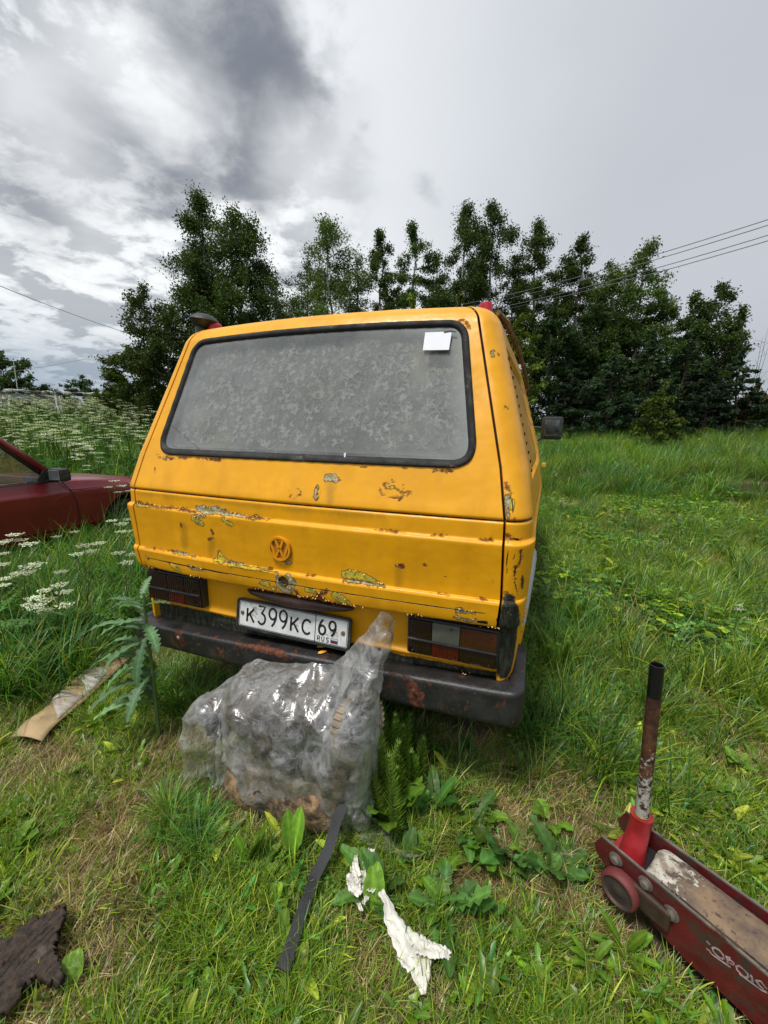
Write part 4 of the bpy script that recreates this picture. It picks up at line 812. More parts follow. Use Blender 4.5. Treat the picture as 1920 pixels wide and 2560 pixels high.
def umbel_plant(seed, h, heads, hs, leafy=True):
    """stem, flat white flower heads, ferny leaves"""
    rng = np.random.default_rng(seed); st = []; fl = []; lv = []; g_ = np.array((.06,.12,.025))
    for k in range(heads):
        a = rng.uniform(0, 6.28); top = np.array([math.cos(a)*rng.uniform(.04,.32)*h*.6, math.sin(a)*rng.uniform(.04,.32)*h*.6, h*rng.uniform(.72,1.)]); b0 = np.array([0,0,h*rng.uniform(.15,.5)])
        if k == 0: b0[2] = 0; top[:2] *= .3; top[2] = h
        T_ = np.linspace(0, 1, 5)[:,None]; P = b0+(top-b0)*T_; P[:,2] += .04*h*np.sin(T_[:,0]*3.1)
        for ax in ((.0035,0,0),(0,.0035,0)):
            V = np.stack([P-np.array(ax), P+np.array(ax)], 1).reshape(-1, 3); F = np.array([(2*i, 2*i+1, 2*i+3, 2*i+2) for i in range(4)]); st.append((V, F, np.tile(g_, (len(V), 1))))
        nr_ = int(9+rng.integers(0, 5))
        for j in range(nr_):                     # umbellets
            rr_ = hs*math.sqrt((j+.5)/nr_); aa_ = j*2.4; c0 = top+np.array([rr_*math.cos(aa_), rr_*math.sin(aa_), hs*.35-.12*rr_]); ray_ = np.array([top, c0])
            V = np.concatenate([ray_-[.0008,0,0], ray_+[.0008,0,0]]); st.append((V, np.array([(0,2,3,1)]), np.tile(g_*1.4, (4,1))))
            for m in range(7):
                q_ = c0+np.array([rng.normal(0,hs*.12), rng.normal(0,hs*.12), rng.normal(0,hs*.07)]); s_ = hs*rng.uniform(.055,.10); a0 = rng.uniform(0, 3); n5 = 4; ang = a0+np.arange(n5)*2*math.pi/n5
                V = q_+np.stack([np.cos(ang)*s_, np.sin(ang)*s_, rng.normal(0,s_*.3,n5)], 1); fl.append((V, np.array([(0,1,2,3)]), np.tile(np.array((.72,.74,.60))*rng.uniform(.8,1.1), (4,1))))
    if leafy:
        for k in range(7):
            a = rng.uniform(0, 6.28); z = h*rng.uniform(.05,.45); L2 = h*rng.uniform(.18,.34); el = rng.uniform(.3,.9); d = np.array([math.cos(a)*math.cos(el), math.sin(a)*math.cos(el), math.sin(el)])
            for j in range(7):
                p = np.array([0,0,z])+d*L2*(j+1)/7; p[2] -= .25*L2*((j+1)/7)**2
                for s_ in (-1, 1): lv.append(leafgeo(p, a+s_*1.0, L2*.42*(1-j/9), L2*.13, rng.uniform(-.1,.3), .5, np.array((.045,.12,.025))*rng.uniform(.8,1.3), 'serr', .1, 5, 0, j))
    return merge(st), merge(fl), (merge(lv) if lv else None)
def tobj(name, vfc, mat='grass'):
    me = fmesh(name, vfc[0], vfc[1], vfc[2]); me.materials.append(M[mat]); return bpy.data.objects.new(name, me)
def sheet(name, objs, P, rot, scl, idx, kind='stuff', label=None, cat=None):
    """one object: the templates set out on points by geometry nodes"""
    col = bpy.data.collections.new(name+'_set')
    for i, o in enumerate(objs): o.name = '%s_%02d' % (name, i); col.objects.link(o)
    me = bpy.data.meshes.new(name); me.vertices.add(len(P)); me.vertices.foreach_set('co', np.asarray(P, np.float32).ravel())
    a = me.attributes.new('rot', 'FLOAT_VECTOR', 'POINT'); a.data.foreach_set('vector', np.asarray(rot, np.float32).ravel()); a = me.attributes.new('scl', 'FLOAT', 'POINT'); a.data.foreach_set('value', np.asarray(scl, np.float32)); a = me.attributes.new('idx', 'INT', 'POINT'); a.data.foreach_set('value', np.asarray(idx, np.int32))
    o = link(name, me); ng = bpy.data.node_groups.new(name, 'GeometryNodeTree'); ng.interface.new_socket('Geometry', in_out='INPUT', socket_type='NodeSocketGeometry'); ng.interface.new_socket('Geometry', in_out='OUTPUT', socket_type='NodeSocketGeometry')
    N = ng.nodes.new; L_ = ng.links.new; gi = N('NodeGroupInput'); go = N('NodeGroupOutput'); ip = N('GeometryNodeInstanceOnPoints'); ci = N('GeometryNodeCollectionInfo'); ci.inputs['Collection'].default_value = col; ci.inputs['Separate Children'].default_value = True; ci.inputs['Reset Children'].default_value = True
    def na(n_, t_): x = N('GeometryNodeInputNamedAttribute'); x.data_type = t_; x.inputs['Name'].default_value = n_; return x.outputs[0]
    L_(gi.outputs[0], ip.inputs['Points']); L_(ci.outputs[0], ip.inputs['Instance']); ip.inputs['Pick Instance'].default_value = True; L_(na('idx', 'INT'), ip.inputs['Instance Index'])
    er_ = N('FunctionNodeEulerToRotation'); L_(na('rot', 'FLOAT_VECTOR'), er_.inputs[0]); L_(er_.outputs[0], ip.inputs['Rotation']); L_(na('scl', 'FLOAT'), ip.inputs['Scale']); L_(ip.outputs[0], go.inputs[0])
    md = o.modifiers.new('scatter', 'NODES'); md.node_group = ng; return tag(o, label, cat, None, kind)
def scatter(n, xr, yr_, dens, seed, mtop=.2, mside=.12, hh=.1):
    """random ground points kept with probability dens(x,y,d) and only where the photograph could see them"""
    rng = np.random.default_rng(seed); x = rng.uniform(*xr, n); y = rng.uniform(*yr_, n); d = np.hypot(x-CAM[0], y-CAM[1]); m = rng.random(n) < dens(x, y, d); x, y = x[m], y[m]; z = gh(x, y)
    u, v, w = pix(np.stack([x, y, z+hh], 1)); m = (w > .15) & (u > -768*mside) & (u < 768*(1+mside)) & (v < 1024*(1+mtop)) | ((np.hypot(x-CAM[0], y-CAM[1]) < 2.2) & (y > -1.0)); return x[m], y[m], z[m], rng
OBST = []                                       # (polygon footprint) kept clear of grass
def footprint(P): OBST.append(np.array([(p[0], p[1]) for p in P]))
def clear(x, y):
    m = (np.abs(x) < .80) & (y > .35) & (y < 4.3); m |= (x < -3.85) & (x > -5.3) & (y > -1.2) & (y < 3.0)
    for P in OBST: m |= inside(x, y, P)
    return m
def dryf(x, y): return fnoise(x, y, 1.1, 31, 4)*.75+.25*fnoise(x, y, 4.5, 37, 2)
def longz(x, y):                                 # where grass stands long
    a = sstep(-x, 1.25, 1.9)*sstep(y+.5*vnoise(x, y, 2, 5), .15, .7); b = sstep(.22-np.abs(y-.18), 0, .18)*(np.abs(x) < 1.15)*(.55+.45*(x < -.2)); c_ = (1-sstep(np.abs(x-1.12), .08, .32))*sstep(y, .1, .4); e = np.maximum(sstep(fnoise(x, y, .8, 51, 3), .56, .70)*.7*(y > -.3), .22*(x > 1.1)*(y > .6))
    return np.clip(np.maximum(np.maximum(a, b), np.maximum(c_*.7, e)), 0, 1)
def meadow(x, y): d = np.hypot(x-.8, y+1.2); r_ = sstep(d+.9*vnoise(x, y, .5, 3), 8.5, 9.4)*(x > -1.5); l = (x < -1)*(y > 3.2+.5*vnoise(x, y, 1, 9))*1.+(x < -5.6)*1.; return np.clip(np.maximum(r_, l), 0, 1)
# ------------------------------------------------------------------ things on the ground near the camera
# --- trolley jack: a along the frame, b across it, z up
JO = np.array([1.166,-.128,0]); JA = unit((.807,-.591,0)); JB = np.array([.591,.807,0]); JZ = np.array([0,0,1.])
jack = empty('trolley_jack', JO, 'worn red trolley jack with an upright pipe handle lying in the grass', 'trolley jack')
def J(a, b, z): return JA*a+JB*b+JZ*z             # relative to the jack's empty
def on_plate(u, v, b=0.): d = ray(u, v); t = (b-(CAM-JO)@JB)/(d@JB); p = CAM+d*t-JO; return p@JA, p[2]
def plastercoat(name, base, chip, amt=.58, rust=None):
    q = NT(name); c = q.mix(q.r(q.noise(10, 6, .65), .38, .68), tuple(x*.6 for x in base), base); n = q.noise(28, 8, .7, .4); c = q.mix(q.r(n, amt, amt+.03), c, chip)
    if rust: c = q.mix(q.r(q.noise(17, 7, .7), .52, .62), c, rust)
    return q.done(q.bsdf(c, q.r(n, .3, .7, .38, .62), 0, q.bump(q.noise(70, 6, .7), .5, .003)))
M['jackred'] = plastercoat('worn_red_paint', (.13,.012,.013), (.045,.024,.02), .56, (.055,.03,.022)); M['jackedge'] = simple('bare_steel_edge', (.17,.15,.13), .5, .4, dirt=((.07,.05,.035), .5)); M['greasy'] = simple('greasy_brown_steel', (.055,.032,.022), .55, .2, dirt=((.12,.09,.06), .57))
prof_n = [(-.035,.165),(-.02,.200),(.0,.203),(.25,.201),(.95,.196),(.95,.055),(.22,.050),(.15,.062),(.11,.085),(.06,.105),(.0,.118),(-.03,.140)]
for b0, dv in ((0., 0.),(.143,.06)):
    A_ = unit(JA+JB*dv); mb = MB(); mb.prism(prof_n, J(0,b0,0), A_, JZ, JB, .006); pl = mb.build('side_plate', M['jackred'], jack)
    mb = MB(); mb.prism([(-.02,0),(.95,-.007),(.95,-.001),(-.02,.0045)], J(0,b0,.2025), A_, JZ, JB, .0065); mb.v = [tuple(np.array(v)+(-JB*.0003)) for v in mb.v]; mb.build('plate_edge', M['jackedge'], pl)
    if b0: continue
    for (u, v, r_) in ((1540,2147,.0125),(1614.5,2208,.0125),(1678,2283,.013)):
        a, z = on_plate(u, v); mb = MB(); Rj = np.stack([JA, JZ, -JB], 1); mb.lathe([(r_*1.5,0),(r_*1.5,.003),(r_,.004),(r_,.011),(r_*.7,.014),(.001,.0145)], (0,0,0), 12); mb.v = [tuple(J(a, 0, z)+Rj@np.array(v)) for v in mb.v]; mb.build('bolt', M['jackedge'], pl, auto=35)
    # hand painted letters
    zc = lambda x, y: on_plate(1740+x*.1085, 2300+y*.1085)
    LT = [[(330,570),(250,490),(240,480)],[(240,660),(300,690),(360,780),(470,860),(560,920),(700,1020),(800,1090)],[(380,640),(440,630),(540,690),(620,790),(650,870),(600,890),(500,830),(400,720),(380,640)],[(700,820),(720,900),(740,1000)],[(700,840),(780,850),(760,930)],[(790,910),(880,990),(860,1030),(780,980)],
          [(930,1060),(1000,1050),(1100,1130),(1190,1230),(1210,1290),(1160,1320),(1060,1260),(950,1140),(930,1060)],[(1000,1230),(1150,1340),(1300,1450),(1500,1600),(1640,1660)],[(1270,1260),(1300,1340),(1310,1420)],[(1370,1370),(1470,1500),(1560,1590)],[(1400,1380),(1500,1400),(1590,1520),(1640,1580)]]
    mb = MB(); 
    for i, st in enumerate(LT): mb.stroke([zc(*p) for p in st], .0042, J(0, -.0004-.0001*i, 0), JA, JZ, -JB, .0004)
    mb.build('painted_letters', simple('faded_white_paint', (.30,.22,.22), .8, var=.5, vs_=60), pl)
mb = MB(); mb.box(J(.50,.080,.105), (.90,.115,.10), np.stack([JA, JB, JZ], 1), .004); mb.build('frame_floor', M['black'], jack)
# worn cover of the lifting arm, slightly domed, ragged edge
na, nb_ = 90, 20; V = []
for i in range(na):
    for k in range(nb_):
        s_ = k/(nb_-1); b = .024+.112*s_; a = .088+.84*i/(na-1)+(.006*math.sin(s_*5)+.012*abs(s_-.35) if i == 0 else 0); z = .193+.006*math.sin(math.pi*s_)**.5-.02*(max(0, .03-i*.0093)/.03)**2+.0025*(float(fnoise(a, b, 30, 3))-.5); V.append(J(a, b, z))
o0 = len(V); top = gridfaces(na, nb_).tolist()
bd = [k for k in range(nb_)]+[i*nb_+nb_-1 for i in range(1, na)]+[(na-1)*nb_+k for k in range(nb_-2,-1,-1)]+[i*nb_ for i in range(na-2,0,-1)]
low = [V[k]-JZ*.05 for k in bd]; V += low; nbd = len(bd); side = [[bd[k], bd[(k+1)%nbd], o0+(k+1)%nbd, o0+k] for k in range(nbd)]
q = NT('peeling_white_on_rust'); edge_ = q.noise(7, 8, .68, .6); a_ = q.n('ShaderNodeVectorMath'); a_.operation = 'DOT_PRODUCT'; q.t.links.new(q.obj, a_.inputs[0]); a_.inputs[1].default_value = tuple(JA)
n_ = q.noise(42, 8, .72, .4); c = q.mix(q.r(q.noise(8, 7, .7), .36, .64), (.085,.060,.045), (.22,.145,.085)); c = q.mix(q.r(q.noise(60, 5, .7), .56, .66), c, (.05,.035,.03)); wm_ = q.m_('ADD', q.m_('MULTIPLY', n_, .9), q.r(a_.outputs['Value'], .08, .28, .28, .0)); c = q.mix(q.r(wm_, .61, .63), c, q.mix(q.r(q.noise(30, 7, .7), .42, .6), (.46,.44,.38), (.22,.18,.13))); M['arm'] = q.done(q.bsdf(c, .65, 0, q.bump(q.m_('ADD', n_, q.r(wm_, .60, .63)), .6, .003)))
link('lifting_arm', fmesh('lifting_arm', V, np.array(top+side), smooth=True), M['arm'], jack).data.set_sharp_from_angle(angle=rad(40))
# handle socket, pipe handle
hb = atz(1604, 2043, .27)-JO; ht = atz(1643, 1662, .76)-JO; yb = J(.045,.062,.15)
mb = MB(); mb.tube([yb, yb*.55+hb*.45, hb-(ht-hb)*.02, hb+(ht-hb)*.02], [.036,.030,.029,.031], 16); mb.box(J(.02,.075,.14), (.05,.11,.045), np.stack([JA, JB, JZ], 1), .008); sock = mb.build('handle_socket', simple('bright_red_paint', (.26,.014,.018), .38, var=.3, dirt=((.10,.02,.015), .6)), jack, auto=40)
axis = unit(ht-hb); rad_ = .0182
mb = MB(); n = 24; V = []; side_ = unit(np.cross(axis, (1,0,0))); up_ = np.cross(axis, side_); prof_t = [(rad_,0),(rad_,.12),(rad_*1.0,.3),(rad_*1.02,.999),(rad_*.98,1.),(rad_*.86,1.),(rad_*.84,.97),(rad_*.84,.90),(.001,.90)]
for r_, t in prof_t:
    for k in range(n): a = 2*math.pi*k/n; V.append(hb+(ht-hb)*t+(side_*math.cos(a)+up_*math.sin(a))*r_)
F = [(i*n+k, i*n+(k+1)%n, (i+1)*n+(k+1)%n, (i+1)*n+k) for i in range(len(prof_t)-1) for k in range(n)]; mb.add(V, F)
q = NT('chipped_pipe'); dt = q.n('ShaderNodeVectorMath'); dt.operation = 'DOT_PRODUCT'; q.t.links.new(q.obj, dt.inputs[0]); dt.inputs[1].default_value = tuple(axis); tt = q.r(dt.outputs['Value'], float(hb@axis), float(ht@axis), 0, 1, False)
n_ = q.noise(55, 8, .75, .3); wm_ = q.m_('SUBTRACT', n_, q.r(tt, .02, .66, -.05, .14)); c = q.mix(q.r(wm_, .49, .53), q.mix(q.r(q.noise(30, 7, .7), .4, .65), (.030,.012,.009), (.10,.040,.018)), (.34,.34,.30)); c = q.mix(q.r(tt, .80, .802), c, (.006,.006,.007)); M['pipe'] = q.done(q.bsdf(c, q.r(tt, .80,.802,.5,.28), 0, q.bump(n_, .4, .002)))
mb.build('pipe_handle', M['pipe'], jack, auto=50)
mb = MB(); 
for k in range(2): mb.tube([hb+(ht-hb)*(.012+.012*k)+(side_*math.cos(a)+up_*math.sin(a))*rad_*1.08 for a in np.linspace(0, 2*math.pi, 24)], .0018, 5)
mb.build('wire_ring', simple('brass_wire', (.30,.20,.06), .4, .7), jack)
# wheel beside the near plate
mb = MB(); wc_a, wc_z = on_plate(1549, 2223, -.03); Rw = np.stack([JA, JZ, -JB], 1); mb.lathe([(.046,-.020),(.050,-.014),(.051,.006),(.047,.014),(.042,.016),(.037,.010),(.018,.009),(.012,.013),(.001,.014)], (0,0,0), 30); mb.v = [tuple(J(wc_a, -.030, wc_z)+Rw@np.array(v)) for v in mb.v]
q = NT('wheel_paint'); wcen = J(wc_a, -.030, wc_z); dn = q.n('ShaderNodeVectorMath'); dn.operation = 'DISTANCE'; q.t.links.new(q.obj, dn.inputs[0]); dn.inputs[1].default_value = tuple(wcen); c = q.mix(q.r(q.m_('ADD', dn.outputs['Value'], q.m_('MULTIPLY', q.noise(60), .020)), .050, .058), (.040,.030,.025), (.14,.028,.028)); M['jwheel'] = q.done(q.bsdf(c, .6, 0, q.bump(q.noise(50, 6, .7), .6, .004)))
wh = mb.build('wheel', M['jwheel'], jack, auto=40); mb = MB(); mb.box(J(wc_a+.05, -.012, wc_z+.012), (.14,.02,.06), np.stack([JA, JB, JZ], 1), .01); mb.build('wheel_bracket', M['greasy'], jack)
footprint([JO+J(-.06,-.075,0), JO+J(1,-.02,0), JO+J(1,.20,0), JO+J(-.04,.17,0)])
# --- log under the gearbox
V = []; nl_, nk = 34, 40
for i in range(nl_):
    t = i/(nl_-1); x = -.150+.47*t
    for k in range(nk):
        a = 2*math.pi*k/nk; r_ = .088*(1-.22*abs(2*t-1)**8)*(1+.16*(float(fnoise(x*3, a*1.5, 3, 2))-.5)+.10*(float(fnoise(x*9, a*4, 4, 7))-.5)); cy_, sy2 = math.cos(a), math.sin(a); e = .75
        V.append((x+.012*math.sin(a*3), -.205+r_*1.12*math.copysign(abs(cy_)**e, cy_), .078+r_*math.copysign(abs(sy2)**e, sy2)))
F = [(i*nk+k, (i+1)*nk+k, (i+1)*nk+(k+1)%nk, i*nk+(k+1)%nk) for i in range(nl_-1) for k in range(nk)]+[tuple(range(nk)), tuple((nl_-1)*nk+k for k in range(nk-1,-1,-1))]
mb = MB(); mb.add(V, F); q = NT('weathered_log'); n_ = q.noise(13, 8, .7, .5); c = q.mix(q.r(n_, .36, .62), (.055,.033,.02), (.36,.235,.12)); c = q.mix(q.r(q.noise(40, 6, .7, vec=q.map((.3,1,1))), .52, .66), c, (.028,.018,.012)); c = q.mix(q.r(q.noise(6, 6, .6), .50, .62), c, (.03,.024,.018)); M['log'] = q.done(q.bsdf(c, .85, 0, q.bump(q.m_('ADD', n_, q.noise(60, 6, .7)), .9, .012)))
tag(mb.build('log', M['log'], smooth=True), 'short pale brown log on the ground carrying the plastic wrapped gearbox', 'log')
# --- gearbox with toothed ring
gb = empty('gearbox', (.05,-.12,.17), 'greasy dark gearbox with toothed ring wrapped in dirty clear plastic', 'gearbox'); go_ = np.array([.05,-.12,.17])
def blob(mb, c, r_, e=.8, amp=.08, seed=0, n=(18,28)):
    V = []
    for i in range(n[0]+1):
        ph = -math.pi/2+math.pi*i/n[0]
        for k in range(n[1]):
            a = 2*math.pi*k/n[1]; ca, sa, cp, sp = math.cos(a), math.sin(a), math.cos(ph), math.sin(ph); f = lambda v: math.copysign(abs(v)**e, v); s_ = 1+amp*(float(fnoise(a*2+seed, ph*2, 1.6, seed))-.5)*2
            V.append((c[0]+r_[0]*f(cp)*f(ca)*s_, c[1]+r_[1]*f(cp)*f(sa)*s_, c[2]+r_[2]*f(sp)*s_))
    mb.add(V, [(i*n[1]+k, i*n[1]+(k+1)%n[1], (i+1)*n[1]+(k+1)%n[1], (i+1)*n[1]+k) for i in range(n[0]) for k in range(n[1])])
mb = MB(); blob(mb, np.array([.02,-.12,.31])-go_, (.205,.11,.115), .7, .08, 2); blob(mb, np.array([.10,-.13,.20])-go_, (.20,.10,.085), .7, .10, 5); M['cast'] = simple('greasy_casting', (.014,.013,.013), .6, .3, var=.6, dirt=((.06,.04,.028), .58)); mb.build('housing', M['cast'], gb, smooth=True)
mb = MB(); mb.lathe([(.02,0),(.06,.0),(.085,.02),(.085,.045),(.055,.06),(.05,.13),(.02,.14)], np.array([-.19,-.17,.27])-go_, 20, np.array([[0,0,-1],[.3,.95,0],[.95,-.3,.2]])); mb.build('input_neck', M['cast'], gb, auto=40)
mb = MB(); gcen = np.array([.365,-.150,.385])-go_; gax = unit((.93,-.32,.18)); g1 = unit(np.cross(gax, (0,0,1))); g2 = np.cross(gax, g1); V = []; nt_ = 132
for (r_, h, tooth) in ((.07,-.012,0),(.112,-.012,0),(.114,-.018,1),(.114,.018,1),(.112,.012,0),(.07,.012,0),(.06,.02,0)):
    for k in range(nt_): a = 2*math.pi*k/nt_; rq = r_+(.006 if tooth and k % 4 < 2 else 0); V.append(gcen+(g1*math.cos(a)+g2*math.sin(a))*rq+gax*h)
mb.add(V, [(i*nt_+k, i*nt_+(k+1)%nt_, (i+1)*nt_+(k+1)%nt_, (i+1)*nt_+k) for i in range(6) for k in range(nt_)]); mb.build('ring_gear', simple('rusty_gear_steel', (.24,.19,.14), .6, .4, var=.4, dirt=((.10,.06,.035), .55)), gb)
mb = MB(); mb.lathe([(.02,-.03),(.09,-.025),(.10,0),(.08,.03),(.03,.04)], gcen, 24, np.stack([g1, g2, gax], 1)); mb.build('clutch_cover', M['cast'], gb, auto=40)
# --- plastic sheet: a small cloth solve over the gearbox
def drape():
    nx, ny = 92, 84; W_, H_ = 1.10, .84; dx, dy = W_/(nx-1), H_/(ny-1); rng = np.random.default_rng(5)
    gx_, gy_ = np.meshgrid(np.linspace(-.46,-.46+W_,nx), np.linspace(-.72,-.72+H_,ny), indexing='ij')
    P = np.stack([gx_, gy_*.75-.03, .55+.02*rng.random(gx_.shape)+.3*np.clip(gx_-.30,0,1)*np.clip((gy_+.3)/.45,0,1)], -1); Vv = np.zeros_like(P)
    pins = {}
    for i_ in range(nx):
        t_ = i_/(nx-1)
        pins[(i_, ny-1)] = (float(np.interp(t_, [0,.12,.28,.50,.68,.76,.93,1.], [-.33,-.27,-.13,.08,.22,.27,.447,.470])), float(np.interp(t_, [0,.12,.3,.76,.93,1.], [-.14,-.09,-.05,-.045,-.085,-.075])), float(np.interp(t_, [0,.12,.28,.50,.68,.76,.93,1.], [.27,.375,.475,.50,.53,.585,.815,.77])))
    pins_old = {(nx-8, ny-1): (.449,-.085,.815), (nx-13, ny-1): (.425,-.075,.79), (nx-3, ny-1): (.470,-.085,.72), (nx-30, ny-1): (.30,-.060,.515), (nx-46, ny-1): (.15,-.05,.48), (nx-62, ny-1): (.0,-.05,.45), (nx-78, ny-1): (-.13,-.05,.44)}
    ell = [((.02,-.12,.31),(.27,.160,.165)),((-.27,-.19,.27),(.10,.09,.09)),((.365,-.150,.385),(.06,.125,.128)),((.08,-.2,.08),(.24,.10,.10)),((.20,-.13,.36),(.17,.10,.11))]
    start = {k: P[k].copy() for k in pins}
    def con(A, B, rest, sl):
        d = P[B]-P[A]; L_ = np.linalg.norm(d, axis=-1, keepdims=True)+1e-9; c_ = (L_-rest)/L_*.5; c_ = np.where(c_ < 0, c_*sl, c_)*d; P[A] += c_; P[B] -= c_
    for it in range(420):
        f = min(1, it/160); Q = P.copy(); P[...] = P+(P-Vv_prev if False else Vv)*.965; P[...,2] -= .00075
        if it > 150: P[...,1] += .00025*np.sin(gx_*34+2*np.sin(P[...,2]*9))
        for k in range(5):
            for s_ in (0, 1):
                con((slice(s_, nx-1, 2),), (slice(s_+1, nx, 2),), dx, .35) if (nx-1-s_) % 2 == 1 or True and len(range(s_, nx-1, 2)) == len(range(s_+1, nx, 2)) else con((slice(s_, nx-2, 2),), (slice(s_+1, nx-1, 2),), dx, .35)
                a, b = slice(s_, ny-1, 2), slice(s_+1, ny, 2)
                con((slice(None), a), (slice(None), b), dy, .35)
            for s_ in (0, 1):
                a, b = slice(s_, nx-1, 2), slice(s_+1, nx, 2); con((a, slice(0, ny-1)), (b, slice(1, ny)), math.hypot(dx, dy), .15); con((a, slice(1, ny)), (b, slice(0, ny-1)), math.hypot(dx, dy), .15)
            for c_, r_ in ell:
                d = (P-np.array(c_))/np.array(r_); L_ = np.linalg.norm(d, axis=-1, keepdims=True); m = L_ < 1; P[...] = np.where(m, np.array(c_)+d/np.maximum(L_, .05)*np.array(r_), P)
            P[...,2] = np.maximum(P[...,2], .03); m = (P[...,2] > .36) & (P[...,1] > -.035) & (P[...,2] < .56); P[...,1] = np.where(m, -.035, P[...,1]); P[...,1] = np.minimum(P[...,1], -.02)
            for kk, tgt in pins.items(): P[kk] = start[kk]*(1-f)+np.array(tgt)*f
        Vv = P-Q
        sp = np.linalg.norm(Vv, axis=-1, keepdims=True); Vv = np.where(sp > .02, Vv*.02/sp, Vv)
    return P, nx, ny
P_, nx_, ny_ = drape()
nrm_ = np.cross(np.gradient(P_, axis=0), np.gradient(P_, axis=1)); nrm_ /= np.linalg.norm(nrm_, axis=-1, keepdims=True)+1e-9; pk_ = np.array([.449,-.085,.815])
dist_ = np.linalg.norm(P_-pk_, axis=-1); ang_ = np.arctan2(P_[...,0]-pk_[0], P_[...,2]-pk_[2]); wob = fnoise(P_[...,0], P_[...,2], 6, 3, 3)
fold_ = (1-np.abs(np.sin(ang_*11+wob*5)))**2*np.minimum(.014, dist_*.05)*(1-sstep(dist_, .35, .7))+(1-np.abs(2*fnoise(P_[...,0]+.6*P_[...,2], P_[...,2]-.5*P_[...,1], 5.5, 17, 2)-1))**7*.020+(1-np.abs(2*fnoise(P_[...,0]-.7*P_[...,2], P_[...,2]*1.3, 9, 23, 2)-1))**7*.010
sg_ = np.sign(np.sum(nrm_*(CAM-P_), axis=-1, keepdims=True)); P_ = P_+nrm_*sg_*fold_[...,None]
gi_, gj_ = np.meshgrid(np.arange(nx_), np.arange(ny_), indexing='ij')
ragm = .5*fnoise(gi_*.08, gj_*.08, 1., 4)
kp = ((gj_ > 2+8*vnoise(gi_*.07, 0*gi_, 1, 3)+34*np.clip(.42-gi_/nx_, 0, 1)) & ((P_[...,2] > .075) | (P_[...,1] > -.27)) & (gi_ < nx_-1-3*vnoise(gj_*.1, 0*gj_, 1, 9)))[:-1,:-1]
me = fmesh('plastic_sheet', P_.reshape(-1, 3), gridfaces(nx_, ny_, kp.ravel()), smooth=True)
q = NT('dirty_clear_plastic'); cr = q.vor(9, vec=q.map((1,1,1), q.noise(6, 4, .6, vec=None, out='Color')) if False else None, feat='DISTANCE_TO_EDGE'); wr = q.vor(8, vec=q.map((1,1,.6)), feat='SMOOTH_F1'); wr2 = q.noise(14, 3, .5, 1.2); h = q.m_('ADD', q.m_('MULTIPLY', wr, 1.), q.m_('MULTIPLY', wr2, .6)); nb_1 = q.bump(h, .5, .03)
dirt = q.noise(16, 8, .75, 1.2); am = q.r(dirt, .38, .62, .05, .42); am = q.m_('ADD', am, q.m_('MULTIPLY', q.r(q.noise(60, 5, .7), .55, .7), .15), clamp=True); lay = q.n('ShaderNodeLayerWeight'); lay.inputs[0].default_value = .5; am = q.m_('ADD', am, q.m_('MULTIPLY', lay.outputs['Facing'], .45), clamp=True)
col = q.mix(q.r(q.noise(5, 7, .7), .42, .62), (.66,.67,.68), (.30,.27,.23)); col = q.mix(q.r(q.noise(38, 7, .75, .5), .62, .66), col, (.02,.02,.02))
df = q.n('ShaderNodeBsdfDiffuse'); q.set(df.inputs[0], col); q.set(df.inputs['Normal'], nb_1); tl_ = q.n('ShaderNodeBsdfTranslucent'); q.set(tl_.inputs[0], col); q.set(tl_.inputs['Normal'], nb_1); tp = q.n('ShaderNodeBsdfTransparent'); q.set(tp.inputs[0], (.90,.91,.91)); gl_ = q.n('ShaderNodeBsdfGlossy'); q.set(gl_.inputs['Roughness'], .30); q.set(gl_.inputs['Normal'], nb_1); fr_ = q.n('ShaderNodeFresnel'); fr_.inputs[0].default_value = 1.5; q.set(fr_.inputs['Normal'], nb_1)
M['film'] = q.done(q.mixs(q.m_('ADD', q.m_('MULTIPLY', q.m_('POWER', lay.outputs['Facing'], 2.5), .50), .11), q.mixs(am, tp.outputs[0], q.mixs(.35, df.outputs[0], tl_.outputs[0])), gl_.outputs[0]))
tag(link('plastic_sheet', me, M['film']), 'dirty translucent plastic sheet over the gearbox with one corner pulled up beside the plate', 'plastic sheet')
# --- black strap from under the sheet to the ground
sp_ = [(843,2046,.15),(822,2120,.10),(785,2195,.06),(752,2290,.06),(725,2370,.055),(706,2425,.05)]; P = [atz(u, v, z) for u, v, z in sp_]; P = [np.array([P[0][0]+.02, P[0][1]+.10, .2])]+P
V = []
for i, p in enumerate(P):
    t_ = unit(P[min(i+1, len(P)-1)]-P[max(i-1, 0)]); s_ = unit(np.cross(t_, unit(CAM-p))); nrm = np.cross(s_, t_); w = .0165
    for a, b in ((-w,-.004),(w,-.004),(w,.004),(-w,.004)): V.append(p+s_*a+nrm*b)
mb = MB(); mb.add(V, [(4*i+k, 4*i+(k+1)%4, 4*i+4+(k+1)%4, 4*i+4+k) for i in range(len(P)-1) for k in range(4)]+[(3,2,1,0), tuple(4*(len(P)-1)+k for k in range(4))]); tag(mb.build('strap', simple('black_webbing', (.030,.031,.034), .75, var=.4, bump=.8, bs=220)), 'flat black strap running from the plastic sheet down into the grass', 'strap')
